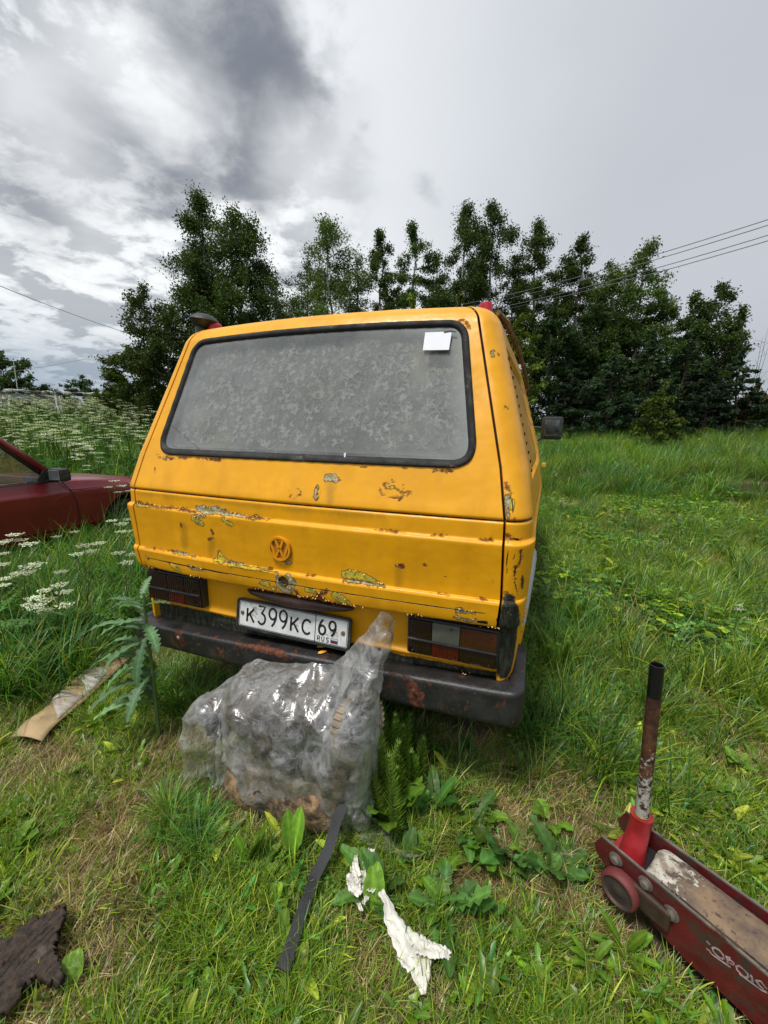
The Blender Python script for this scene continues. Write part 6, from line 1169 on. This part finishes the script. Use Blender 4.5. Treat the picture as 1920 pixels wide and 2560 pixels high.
# ------------------------------------------------------------------ wires, pipeline, houses
M['wire'] = simple('grey_cable', (.20,.20,.21), .6)
def wire(a, b, d0, d1, r_, label, sag=.25, grp='power lines crossing on the right'):
    A = atd(*a, d0); B = atd(*b, d1); pts = []
    for t in np.linspace(-.6, 1.0, 24): p = A+(B-A)*t; p[2] -= sag*4*t*(1-t)*(.5); pts.append(p)
    o_ = np.array(pts[0]); mb = MB(); mb.tube(pts, r_, 5, cap=False); tag(mb.build('overhead_wire', M['wire']), label, 'wire', grp)
for i, (a, b) in enumerate((((1920,549),(1150,762)),((1920,563),(1155,770)),((1920,588),(1160,785)),((1920,602),(1165,790)))): wire(a, b, 11, 17, .0085, ('topmost of the four power lines on the right','second power line from the top on the right','third power line from the top on the right','lowest of the four power lines on the right')[i])
wire((0,715),(330,836),14,20,.008,'single thin wire slanting down across the left sky',.1,'thin wires over the left field'); wire((75,922),(330,872),30,26,.009,'faint thin wire low over the small distant tree',.1,'thin wires over the left field')
pipe = empty('pipeline', atd(150,990,27)*np.array([1,1,0]), 'long raised pipe in torn white wrapping crossing the field far left', 'pipeline'); po = np.array(pipe.location); q = NT('torn_wrapping'); M['wrap'] = q.done(q.bsdf(q.mix(q.r(q.noise(2.2, 7, .75, .4), .46, .54), (.42,.42,.40), (.03,.03,.03)), .8, 0, q.bump(q.noise(8), .6, .03)))
pts = [atd(12,1000,26), atd(14,978,26), atd(40,978,26.5), atd(82,981,27), atd(200,986,28), atd(300,989,29), atd(420,992,30), atd(560,994,31)]; rn = random.Random(2)
mb = MB(); P = []
for i in range(len(pts)-1):
    for t in np.linspace(0, 1, 10, endpoint=False): p = pts[i]+(pts[i+1]-pts[i])*t-po; P.append(p+np.array([0,0,rn.uniform(-.02,.02)]))
mb.tube(P, [.11*rn.uniform(.75,1.15) for _ in P], 8); mb.build('wrapped_pipe', M['wrap'], pipe, smooth=True)
M['whitepost'] = simple('whitewashed_concrete', (.62,.62,.60), .8)
for (u, v0, wd3) in ((141,1008,.10),(150,1008,.10),(328,1015,.09),(22,990,.09)): p = atd(u, 988, 28)-po; mb = MB(); mb.box(p-np.array([0,0,.85]), (wd3*1.4,wd3*1.4,1.7), bev=.01); mb.build('post', M['whitepost'], pipe)
M['slate'] = simple('old_grey_roof', (.16,.155,.15), .9, var=.3, vs_=3); M['darkwall'] = simple('dark_plank_wall', (.045,.04,.035), .9); M['whitewall'] = simple('white_rendered_wall', (.42,.43,.44), .9)
def house(u, vr, ve, d, w, l, label, wm_, rm_, rz):
    c_ = atd(u, vr, d); zr = c_[2]; ze = atd(u, ve, d)[2]; z0 = float(gh(c_[0], c_[1])); h = empty('farmhouse', (c_[0], c_[1], z0), label, 'house', 'low houses beyond the pipeline', rz); H = ze-z0; Rr = zr-z0; mb = MB(); mb.add([(-w/2,-l/2,0),(w/2,-l/2,0),(w/2,-l/2,H),(0,-l/2,Rr),(-w/2,-l/2,H),(-w/2,l/2,0),(w/2,l/2,0),(w/2,l/2,H),(0,l/2,Rr),(-w/2,l/2,H)], [(0,1,2,3,4),(9,8,7,6,5),(1,6,7,2),(5,0,4,9)]); mb.build('wall', M[wm_], h)
    for s_ in (-1, 1): mb = MB(); k = (Rr-H)/(w/2); V = [(0,-l/2-.2,Rr+.06),(s_*(w/2+.3),-l/2-.2,H-k*.3+.06),(s_*(w/2+.3),l/2+.2,H-k*.3+.06),(0,l/2+.2,Rr+.06)]; mb.add(V+[(a,b,c-.08) for a,b,c in V], [(0,1,2,3),(7,6,5,4),(0,4,5,1),(1,5,6,2),(2,6,7,3),(3,7,4,0)]); mb.build('roof', M[rm_], h)
    mb = MB(); mb.box((0,-l/2-.02,H*.62), (.8,.06,.8)); mb.build('window', M['black'], h)
house(92,985,1020,36,4.2,5,'dark plank gabled shed beyond the pipeline', 'darkwall','slate', rad(38)); house(8,980,1010,33,4.5,6,'grey roofed house at the left edge beyond the pipeline','whitewall','slate', rad(75)); house(120,1010,1018,34,3.4,3,'low white outbuilding in front of the dark shed','whitewall','slate', rad(45))
mb = MB(); p0 = atd(34,905,40); p1 = atd(46,1000,40); tag((mb.tube([p0, p1*np.array([1,1,0])+np.array([0,0,float(gh(p1[0],p1[1]))])], .035, 6), mb.build('pole', simple('pale_pole', (.40,.40,.38), .8)))[1], 'thin pale pole standing before the left edge tree', 'pole')
p0 = atd(142,968,36); ant = empty('aerial', (p0[0], p0[1], float(gh(p0[0],p0[1]))), 'thin white aerial with a crossbar above the pipeline', 'aerial'); mb = MB(); mb.tube([(0,0,0),(0,0,p0[2]-ant.location[2])], .02, 5); mb.build('mast', M['whitepost'], ant); mb = MB(); mb.tube([(-.35,-.2,p0[2]-ant.location[2]),(.35,.2,p0[2]-ant.location[2])], .02, 5); mb.build('crossbar', M['whitepost'], ant)

# ------------------------------------------------------------------ single plants
def plant(name, base, leaves, label, cat, group=None, stem=None, mat='leaf'):
    root = empty(name, base, label, cat, group)
    for i, (az, L_, w, el, dr, col, shape) in enumerate(leaves): link('leaf', fmesh('leaf', *leafgeo((0,0,.0) if stem is None else (0,0,stem*(.25+.75*i/len(leaves))), az, L_, w, el, dr, col, shape, .28, 12, .10, i*3+len(leaves)), smooth=True), M[mat], root)
    if stem: mb = MB(); mb.tube([(0,0,-.02),(.01,0,stem*.5),(0,.01,stem)], [.006,.005,.003], 6); mb.build('stem', M['stem'], root)
    return root
M['stem'] = simple('green_stem', (.09,.15,.04), .6)
LG = np.array((.12,.22,.022)); LB = np.array((.15,.27,.026)); DG = np.array((.06,.14,.028)); rnp = random.Random(21)
def dock(u, v, n, L_, w, label, col=LG, shape='dock', el=(.7,1.35), az0=None, group='broad leaved weeds in the near grass', dr=(.3,1.0)):
    L_ *= .86; w *= .86; n = n+1
    b = ground_at(u, v); plant('broad_leaf_weed', b, [((rnp.uniform(0, 6.28) if az0 is None else az0+rnp.uniform(-.7,.7)), L_*rnp.uniform(.7,1.1), w*rnp.uniform(.8,1.15), rnp.uniform(*el), rnp.uniform(*dr), col*rnp.uniform(.75,1.15), shape) for k in range(n)], label, 'weed', group)
S8 = lambda a, b: (600+.3858*a, 2000+.3858*b)
dock(*S8(340,420),2,.22,.062,'tall upright bright dock leaf in front of the log', LB, az0=1.9, el=(1.2,1.45), dr=(.1,.3))
dock(*S8(60,420),4,.17,.04,'narrow upright leaves left in front of the log', LG, el=(1.0,1.4), dr=(.1,.5))
dock(*S8(90,540),3,.15,.040,'pale leaf slanting left of the black strap top', LG*1.25, az0=1.2, el=(.5,.9)); dock(*S8(215,700),3,.11,.042,'oval green leaves left beside the lower strap', LB); dock(*S8(250,960),3,.10,.05,'yellow green leaves at the left side of the strap end', LB*1.05)
dock(*S8(880,790),2,.15,.070,'large bright oval leaf over the crumpled film', LB*1.1, 'oval', az0=1.6, el=(.9,1.2), dr=(.1,.4)); dock(*S8(800,290),2,.09,.055,'small heart shaped leaf above the crumpled film', LB*1.1, 'oval', az0=-1.6)
dock(*S8(900,200),4,.20,.075,'dark broad leaves standing right of the plastic sheet', DG*1.2, el=(.8,1.3)); dock(965,2060,5,.24,.085,'largest dock with big fresh leaves at the right foot of the plastic sheet', LG, el=(.9,1.4)); dock(1010,1990,4,.22,.085,'tall broad leaf plant behind the largest dock', LG*1.1, el=(1.,1.4))
dock(*S8(1090,420),3,.12,.055,'grey green leaves right of the crumpled film', DG*1.3); dock(*S8(1330,760),5,.20,.050,'drooping toothed dandelion right of the torn strip', DG*1.4, 'dand', el=(.5,1.1)); dock(*S8(1240,700),4,.18,.045,'toothed dandelion left of the drooping one', DG*1.2, 'dand', el=(.4,1.)); dock(*S8(1480,210),5,.19,.05,'dandelion with long lobed leaves right of the docks', DG*1.3, 'dand', el=(.3,.9)); dock(*S8(1560,140),4,.13,.06,'light leaves at the right of the lobed dandelion', LG)
dock(1375,2060,4,.14,.05,'light green weed on the bare patch left of the jack', LG*1.1); dock(1240,1760,6,.10,.05,'leafy weed in the shade under the right bumper end', DG*1.3,'oval'); dock(1155,1880,8,.09,.045,'mint like weed right below the bumper', DG*1.5, 'serr', el=(.5,1.4)); dock(1080,1905,8,.10,.045,'nettle like weed in front of the dark gap under the bumper', DG*1.4, 'serr', el=(.5,1.4)); dock(1290,1930,6,.10,.04,'small weed in the grass midway between bumper and jack', LG)
dock(1880,1560,5,.20,.07,'broad weed at the right edge above the jack', DG*1.5); dock(1700,1480,4,.18,.05,'toothed weed in the right lawn far from the jack', LG*1.1, 'dand'); dock(1510,1745,4,.16,.045,'broad toothed leaf weed left of the pipe handle', LG, 'dand', el=(.3,.9)); dock(1830,2000,5,.12,.05,'leafy weed right behind the jack', LG,'oval'); dock(1840,1920,5,.12,.05,'clump of round leaves farther behind the jack', LG*1.1,'oval')
dock(60,2360-320,4,.10,.045,'small leaves in the grass above the rotten wood', LG); dock(30,2290-160,4,.12,.06,'round leaf weed at the left edge above the rotten wood', LG,'oval'); dock(180,2480,4,.10,.05,'light weed right of the rotten wood', LG*1.1); dock(985,1760,3,.12,.05,'small weed beside the bumper rust patch', DG*1.2, 'oval')
dock(500,2420,5,.09,.03,'narrow leaf weed in the lower left lawn', LG); dock(1480,2420,6,.12,.028,'pale narrow weed in the lower right lawn', LG*1.15); dock(1290,2380,4,.10,.03,'small weed right of the torn white strip', LG); dock(430,2200,4,.08,.03,'small weed on the bare patch left of the log', LG)
dock(1560,2390,6,.14,.03,'loose narrow weed under the painted letters of the jack', LG*1.15)
for k in range(16):
    a, b = rnp.uniform(.50,1.05), rnp.uniform(-.36,.02); p_ = (a, b, float(gh(a, b))); L_ = rnp.uniform(.08,.17)
    plant('broad_leaf_weed', p_, [(rnp.uniform(0,6.28), L_*rnp.uniform(.6,1.1), L_*rnp.uniform(.28,.42), rnp.uniform(.5,1.3), rnp.uniform(.3,1.2), (DG*1.4 if k % 3 else LG)*rnp.uniform(.6,1.1), ('oval','serr','dand','dock')[k % 4]) for j in range(6)], 'one of the broad leaved weeds crowding right of the plastic sheet', 'weed', 'weeds crowding in front of the bumper')
# horsetails
def horsetail(u, v, h, n, label):
    b = ground_at(u, v); rng = np.random.default_rng(int(u)); P = []
    for s_ in range(n):
        bx, by = rng.normal(0,.045,2); H = h*rng.uniform(.6,1.05); lx, ly = rng.normal(0,.12,2); st = [np.array([bx+lx*t*t*H, by+ly*t*t*H, H*t]) for t in np.linspace(0,1,8)]
        P.append(ribbons(np.array([[bx,by,0.]]), np.array([math.atan2(ly,lx)]), np.array([H]), np.array([.004]), np.array([.03]), np.array([math.hypot(lx,ly)]), np.array([(.08,.16,.03)]), 6))
        for t in np.linspace(.14,.96,20):
            i = min(int(t*7),6); c0 = st[i]+(st[i+1]-st[i])*(t*7-i); m = 10; az = rng.uniform(0,6.28)+np.arange(m)*.63; P.append(ribbons(np.tile(c0,(m,1)), az, np.full(m, .085*(1-t*.75))*rng.uniform(.7,1.1,m), np.full(m,.0040), np.full(m,.95), np.full(m,-.35), pickc(np.array([(.16,.30,.035),(.22,.36,.045),(.12,.24,.035)]), m, rng), 3))
    V, F, C_ = merge(P); root = empty('horsetail', b, label, 'horsetail', 'horsetails by the bumper'); link('stems', fmesh('stems', V, F, C_), M['leaf'], root)
horsetail(962,2045,.40,16,'big feathery horsetail clump standing right against the plastic sheet'); horsetail(1010,1985,.34,9,'horsetail right behind the feathery clump by the docks'); horsetail(800,1880,.50,3,'horsetail tuft poking up between sheet and bumper on the left'); horsetail(868,1870,.46,3,'horsetail tuft nearer the pulled up corner of the sheet')
horsetail(1300,1830,.26,7,'horsetail at the right end of the bumper'); horsetail(1385,1700,.28,8,'feathery horsetail in the grass right of the bumper corner'); horsetail(1440,1560,.26,7,'horsetail beside the wheel arch'); horsetail(205,1500,.30,8,'round yellow green horsetail below the red car door')
horsetail(372,1720,.22,4,'small bright horsetail left below the bumper end')
# thistle at the left bumper end
tb = aty(372, 1640, -.13); tb[2] = float(gh(tb[0], tb[1])); th = empty('thistle', tb, 'grey green thistle with long toothed leaves at the left end of the bumper', 'thistle'); GT = np.array((.13,.24,.11))
mb = MB(); mb.tube([(0,0,0),(.01,0,.3),(0,.01,.72)], [.009,.008,.005], 7); mb.build('stem', M['stem'], th); rn = random.Random(6)
for k, (z, az, L_, w, el, dr) in enumerate(((.66,3.3,.24,.045,.5,.9),(.62,2.7,.22,.045,.4,1.0),(.60,3.9,.24,.05,.2,1.0),(.54,3.1,.28,.05,.3,1.1),(.50,4.2,.26,.055,.1,1.2),(.58,-.35,.20,.055,-.1,1.2),(.52,-1.3,.27,.055,-.7,.9),(.50,3.6,.28,.06,-.1,1.0),(.44,2.9,.28,.06,.1,1.1),(.42,4.0,.28,.06,-.1,1.0),(.36,3.3,.30,.06,0,1.1),(.34,4.9,.26,.06,-.2,1.0),(.30,2.4,.26,.05,.1,1.),(.66,.4,.15,.035,.5,.8),(.70,2.0,.15,.035,.9,.7),(.68,4.6,.16,.035,.7,1.),(.24,3.6,.30,.06,.2,1.1),(.48,3.3,.30,.055,.4,1.2),(.40,3.5,.36,.06,.5,1.3),(.32,4.3,.34,.055,.4,1.3),(.28,2.9,.36,.06,.5,1.3),(.56,3.7,.32,.05,.6,1.3),(.20,4.0,.30,.06,.5,1.1),(.18,2.6,.30,.05,.5,1.1))):
    link('leaf', fmesh('leaf', *leafgeo((0,0,z), az, L_*.80, w*.8, el, dr, GT*rn.uniform(.7,1.15), 'serr', .25, 16, .10, k), smooth=True), M['leaf'], th)
# white flowering umbellifers in front of the red car
S3 = lambda a, b: (.3014*a, 1350+.3014*b)
def umbel(heads, base_src, label, seed, hs=.045):
    rng = np.random.default_rng(seed); b = ground_at(*base_src); root = empty('white_flower_plant', b, label, 'wild flower', 'white umbels before the red car'); mb = MB(); hubs = []
    for k, (hx, hy, s_) in enumerate(heads):
        u, v = S3(hx, hy); d = math.hypot(b[0]-CAM[0], b[1]-CAM[1])-.05+rng.uniform(-.12,.10); top = atd(u, v, d); q0 = np.array([b[0], b[1], max(b[2]+.05, (b[2]+top[2])*.45)]); a = q0-b; t_ = top-b; mid = (a+t_)/2+np.array([0,0,.03]); mb.tube([(0,0,0), a*.6, a, mid, t_], [.004,.0035,.003,.0025,.002], 5); hubs.append((t_, s_))
        for j in range(14): r_ = s_*math.sqrt((j+.5)/14); aa3 = j*2.4; mb.tube([t_, t_+np.array([r_*math.cos(aa3), r_*math.sin(aa3), s_*.35-.1*r_])], .0009, 3, cap=False)
    mb.build('stem', M['stem'], root)
    for t_, s_ in hubs:
        fl = []
        for j in range(14):
            r_ = s_*math.sqrt((j+.5)/14); aa3 = j*2.4; c0 = t_+np.array([r_*math.cos(aa3), r_*math.sin(aa3), s_*.35-.1*r_])
            for m in range(11): q_ = c0+np.array([rng.normal(0,s_*.11), rng.normal(0,s_*.11), rng.normal(0,s_*.06)]); z_ = s_*rng.uniform(.05,.09); an = rng.uniform(0,3)+np.arange(5)*1.2566; fl.append((q_+np.stack([np.cos(an)*z_, np.sin(an)*z_, rng.normal(0,z_*.3,5)], 1), np.array([(0,1,2,3,4)]), np.tile(np.array((.70,.73,.60))*rng.uniform(.8,1.08), (5,1))))
        link('flower_head', fmesh('flower_head', *merge(fl)), M['flower'], root)
    lv = []
    for k in range(9):
        a = rng.uniform(0, 6.28); z = rng.uniform(.05,.3); L2 = rng.uniform(.12,.2); el = rng.uniform(.2,.8); dd2 = np.array([math.cos(a)*math.cos(el), math.sin(a)*math.cos(el), math.sin(el)])
        for j in range(7):
            p = np.array([0,0,z])+dd2*L2*(j+1)/7
            for s2 in (-1,1): lv.append(leafgeo(p, a+s2*1., L2*.42*(1-j/9), L2*.14, rng.uniform(-.1,.3), .5, DG*rng.uniform(.8,1.3), 'serr', .1, 5, 0, j))
    link('leaves', fmesh('leaves', *merge(lv)), M['leaf'], root)
umbel([(240,50,.055),(270,235,.075),(200,290,.06),(140,290,.04)],(80,1600),'white umbel plant with the largest flower head under the car sill',1)
umbel([(40,120,.03),(20,215,.04),(45,330,.04),(35,385,.035)],(10,1620),'white umbel plant at the left photo edge',2); umbel([(510,275,.035),(500,385,.045),(535,445,.045),(540,555,.05)],(160,1640),'white umbel plant with a column of heads right of the others',3)
umbel([(370,430,.04),(290,495,.045),(385,510,.05),(300,570,.05),(375,600,.045),(220,545,.03)],(105,1650),'white umbel plant with the lowest flower heads',4)
umbel([(470,-20,.03),(620,-60,.03)],(170,1560),'small white umbel plant close to the sill of the red car',7)
umbel([(700,60,.045),(760,110,.05),(640,130,.04),(820,40,.04)],(235,1610),'white umbel plant in the tall grass between red car and bumper',11)
umbel([(120,-30,.05),(60,20,.05),(180,10,.04),(0,40,.05)],(30,1560),'white umbel plant tallest at the left photo edge under the car door',12)
umbel([(1100,130,.04),(1050,200,.045),(980,120,.04)],(330,1600),'small white umbel plant beside the left tail light',13)
umbel([(1010,-120,.05),(1050,-60,.045),(930,-150,.04),(1080,-160,.05),(1000,-60,.04)],(310,1500),'white umbel plant at the front wheel of the red car beside the van',8)
umbel([(950,-480,.05),(1010,-440,.05),(900,-430,.04),(1060,-400,.04),(980,-390,.04),(1100,-470,.03)],(300,1400),'white umbel plant between the red car bonnet and the van',5)
# ------------------------------------------------------------------ grass
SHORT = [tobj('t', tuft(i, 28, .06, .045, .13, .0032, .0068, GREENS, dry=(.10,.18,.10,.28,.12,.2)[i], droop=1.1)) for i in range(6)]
STRAW = [tobj('t', tuft(20+i, 40, .07, .05, .14, .0022, .0045, DRY, dry=.6, flat=.85)) for i in range(3)]
SCLO = [tobj('t', clover(40+i)) for i in range(3)]
SWEED = [tobj('t', weedlet(60+i, 6, (.06,.05,.08,.045)[i], (.02,.024,.016,.02)[i], GREENS if i % 2 else DEEP*1.3, ('oval','oval','dand','serr')[i])) for i in range(4)]+[tobj('t', weedlet(70+i, 7, (.10,.12,.09)[i], (.028,.022,.03)[i], (GREENS,DEEP*1.3,GREENS)[i], ('oval','dand','serr')[i], .8)) for i in range(3)]
allsh = SHORT+STRAW+SCLO+SWEED
BARE = [(ground_at(u, v)[:2], s_) for u, v, s_ in ((130,1890,.17),(300,2110,.20),(250,2260,.14),(420,1850,.16),(1165,2260,.16),(1440,1990,.15),(1330,1990,.12),(1000,2480,.15),(330,2350,.10),(1530,2470,.12),(620,2560,.10))]
def barep(x, y):
    m = np.zeros(np.shape(x))
    for c_, s_ in BARE: m = np.maximum(m, np.exp(-(((x-c_[0])**2+(y-c_[1])**2)/s_**2)**1.5))
    return m
def idx_short(x, y, rng):
    n = len(x); dr = dryf(x, y)+barep(x, y)*.15; k = rng.integers(0, 6, n); r_ = rng.random(n); m = r_ < sstep(dr, .44, .58)*.76+.09; k[m] = 6+rng.integers(0, 3, m.sum()); cz_ = sstep(fnoise(x, y, .9, 71, 3), .52, .66)*(x > .9)*(.75)*(y > -.2); m = (rng.random(n) < cz_) & (k < 6); k[m] = 9+rng.integers(0, 3, m.sum()); m = (rng.random(n) < .13+.12*(x > 1.0)) & (k < 6); k[m] = 12+rng.integers(0, 7, m.sum()); return k
PX = []; 
def addpts(n, xr, yr_, dens, seed, smin, smax):
    x, y, z, rng = scatter(n, xr, yr_, dens, seed); m = ~clear(x, y); x, y, z = x[m], y[m], z[m]; PX.append((x, y, z, idx_short(x, y, rng), rng.uniform(smin, smax, len(x)), rng))
addpts(76000, (-3.2,3.4), (-1.6,2.2), lambda x, y, d: np.where(d < 3.2, 1., 0)*(1-.5*(fnoise(x, y, 2.2, 91, 3) > .60))*(1-.45*barep(x, y)), 1, .5, 1.0)
addpts(50000, (-5,9), (-1,9), lambda x, y, d: np.where((d >= 3.2) & (d < 9.6), 1., 0)*(1-.9*meadow(x, y)), 2, 1.2, 2.2)
X = np.concatenate([p[0] for p in PX]); Y_ = np.concatenate([p[1] for p in PX]); Zt = np.concatenate([p[2] for p in PX]); K = np.concatenate([p[3] for p in PX]); S = np.concatenate([p[4] for p in PX]); rng = np.random.default_rng(3); n = len(X); print('short tufts', n)
sheet('short_grass', allsh, np.stack([X, Y_, Zt], 1), np.stack([rng.normal(0,.12,n), rng.normal(0,.12,n), rng.uniform(0,6.28,n)], 1), S, K, label='short mown grass with clover and straw round the van', cat='grass')
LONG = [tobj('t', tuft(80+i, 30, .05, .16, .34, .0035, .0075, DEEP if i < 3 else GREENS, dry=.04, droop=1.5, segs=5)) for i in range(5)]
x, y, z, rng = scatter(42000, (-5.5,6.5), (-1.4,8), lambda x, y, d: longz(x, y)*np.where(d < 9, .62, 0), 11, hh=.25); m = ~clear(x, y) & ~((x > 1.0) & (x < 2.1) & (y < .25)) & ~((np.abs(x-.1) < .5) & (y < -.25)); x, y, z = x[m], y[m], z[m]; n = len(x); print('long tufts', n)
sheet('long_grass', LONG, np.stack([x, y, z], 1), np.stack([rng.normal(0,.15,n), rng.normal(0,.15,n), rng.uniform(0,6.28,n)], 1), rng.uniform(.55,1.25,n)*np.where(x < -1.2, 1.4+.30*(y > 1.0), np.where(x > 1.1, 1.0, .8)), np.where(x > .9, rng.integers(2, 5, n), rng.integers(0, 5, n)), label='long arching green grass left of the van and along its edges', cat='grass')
# distinct long tufts
TF = [tobj('t', tuft(140+i, 46, .045, .20, .36, .004, .008, (GREENS, DEEP*1.3, GREENS)[i], dry=.02, droop=1.6, segs=6)) for i in range(3)]
tp_ = [(470,2080,.7,1),(450,2020,.6,1),(520,2110,.6,1),(1860,1700,1.25,0),(1800,1740,1.1,0),(1900,1760,1.2,0),(1330,1850,.9,1),(1650,1960,.6,0),(1600,1990,.5,0),(880,2500,.5,0),(790,2440,.4,0),(420,2050,.6,0),(1380,1790,.8,1),(720,2520,.45,0),(330,1760,.8,0),(400,1740,.8,0),(270,1800,.7,0),(1915,1640,1.2,0),(580,2440,.4,0),(1450,1300,1.3,1),(1560,1330,1.3,1),(1400,1400,1.2,0)]
P = np.array([ground_at(u, v) for u, v, s_, k in tp_]); n = len(P)
for i, (u, v, s_, k) in enumerate(tp_): pass
rng = np.random.default_rng(5); P2 = np.repeat(P, 3, 0)+np.c_[rng.normal(0,.035,(3*n,2)), np.zeros(3*n)]
sheet('grass_tuft', TF, P2, np.stack([rng.normal(0,.2,3*n), rng.normal(0,.2,3*n), rng.uniform(0,6.28,3*n)], 1), np.repeat([a[2] for a in tp_], 3)*rng.uniform(.7,1.,3*n), np.repeat([a[3] for a in tp_], 3), label='taller grass tufts dotted over the lawn', cat='grass')
# meadow
MT = [tobj('t', tuft(200+i, 90, .22, .35, .80, .006, .012, (DEEP, GREENS*.9, GREENS)[i % 3], dry=.06, droop=1.2, segs=4)) for i in range(4)]+[tobj('t', weedlet(220+i, 26, .28, .075, DEEP*1.2 if i else GREENS*.9, 'oval', 1.1)) for i in range(2)]+[tobj('t', merge([panicle(230+i*9+j, .9+.1*j) for j in range(3)])) for i in range(1)]
x, y, z, rng = scatter(60000, (-40,40), (1,42), lambda x, y, d: meadow(x, y)*np.where(d < 14, .95, np.where(d < 34, .55, 0)), 21, hh=.5); m = ~clear(x, y); x, y, z = x[m], y[m], z[m]; n = len(x); print('meadow', n); pb_ = np.where(x < 0, .20, .17); k = rng.integers(0, 4, n); r_ = rng.random(n); lz = fnoise(x, y, .45, 81, 3); m = r_ < .10+.5*sstep(lz, .52, .68); k[m] = 4+rng.integers(0, 2, m.sum()); m = rng.random(n) < .10; k[m] = 6
sheet('meadow_grass', MT, np.stack([x, y, z], 1), np.stack([rng.normal(0,.1,n), rng.normal(0,.1,n), rng.uniform(0,6.28,n)], 1), rng.uniform(.6,1.1,n)*np.where(x > 0, .8, 1.0), k, label='tall meadow grass and herbs beyond the mown lawn', cat='meadow')
UB = []
for i in range(4):
    st, fl, lv = umbel_plant(300+i, (.95,1.1,1.25,.8)[i], (5,7,6,4)[i], .065); V, F, C_ = merge([(a, b, c) for a, b, c in (st, lv)]); me = fmesh('t', V, F, C_); fm = fmesh('t', *fl); nv = len(V); V2, F2, C2 = merge([st, lv, fl]); UB.append(tobj('t', (V2, F2, C2), 'flower'))
x, y, z, rng = scatter(20000, (-40,4), (1,40), lambda x, y, d: meadow(x, y)*(x < -1)*np.where(d < 30, .5, 0)*(.35+.9*sstep(fnoise(x, y, .4, 95, 3), .42, .62)), 31, hh=.8); m = ~clear(x, y); x, y, z = x[m], y[m], z[m]; n = len(x); print('umbels', n)
sheet('flowering_meadow', UB, np.stack([x, y, z], 1), np.stack([rng.normal(0,.06,n), rng.normal(0,.06,n), rng.uniform(0,6.28,n)], 1), rng.uniform(.8,1.15,n), rng.integers(0, 4, n), label='dense white flowering umbels filling the field left of the van', cat='wild flowers')
x, y, z, rng = scatter(500, (1,14), (0,14), lambda x, y, d: .28*(d > 3)*np.ones_like(x), 33, hh=.3); n = len(x); m = rng.random(n) < .35; x, y, z = x[m], y[m], z[m]; n = len(x)
sheet('scattered_umbels', UB, np.stack([x, y, z], 1), np.stack([rng.normal(0,.06,n), rng.normal(0,.06,n), rng.uniform(0,6.28,n)], 1), rng.uniform(.25,.4,n), rng.integers(0, 4, n), label='small white umbels scattered through the right lawn', cat='wild flowers')
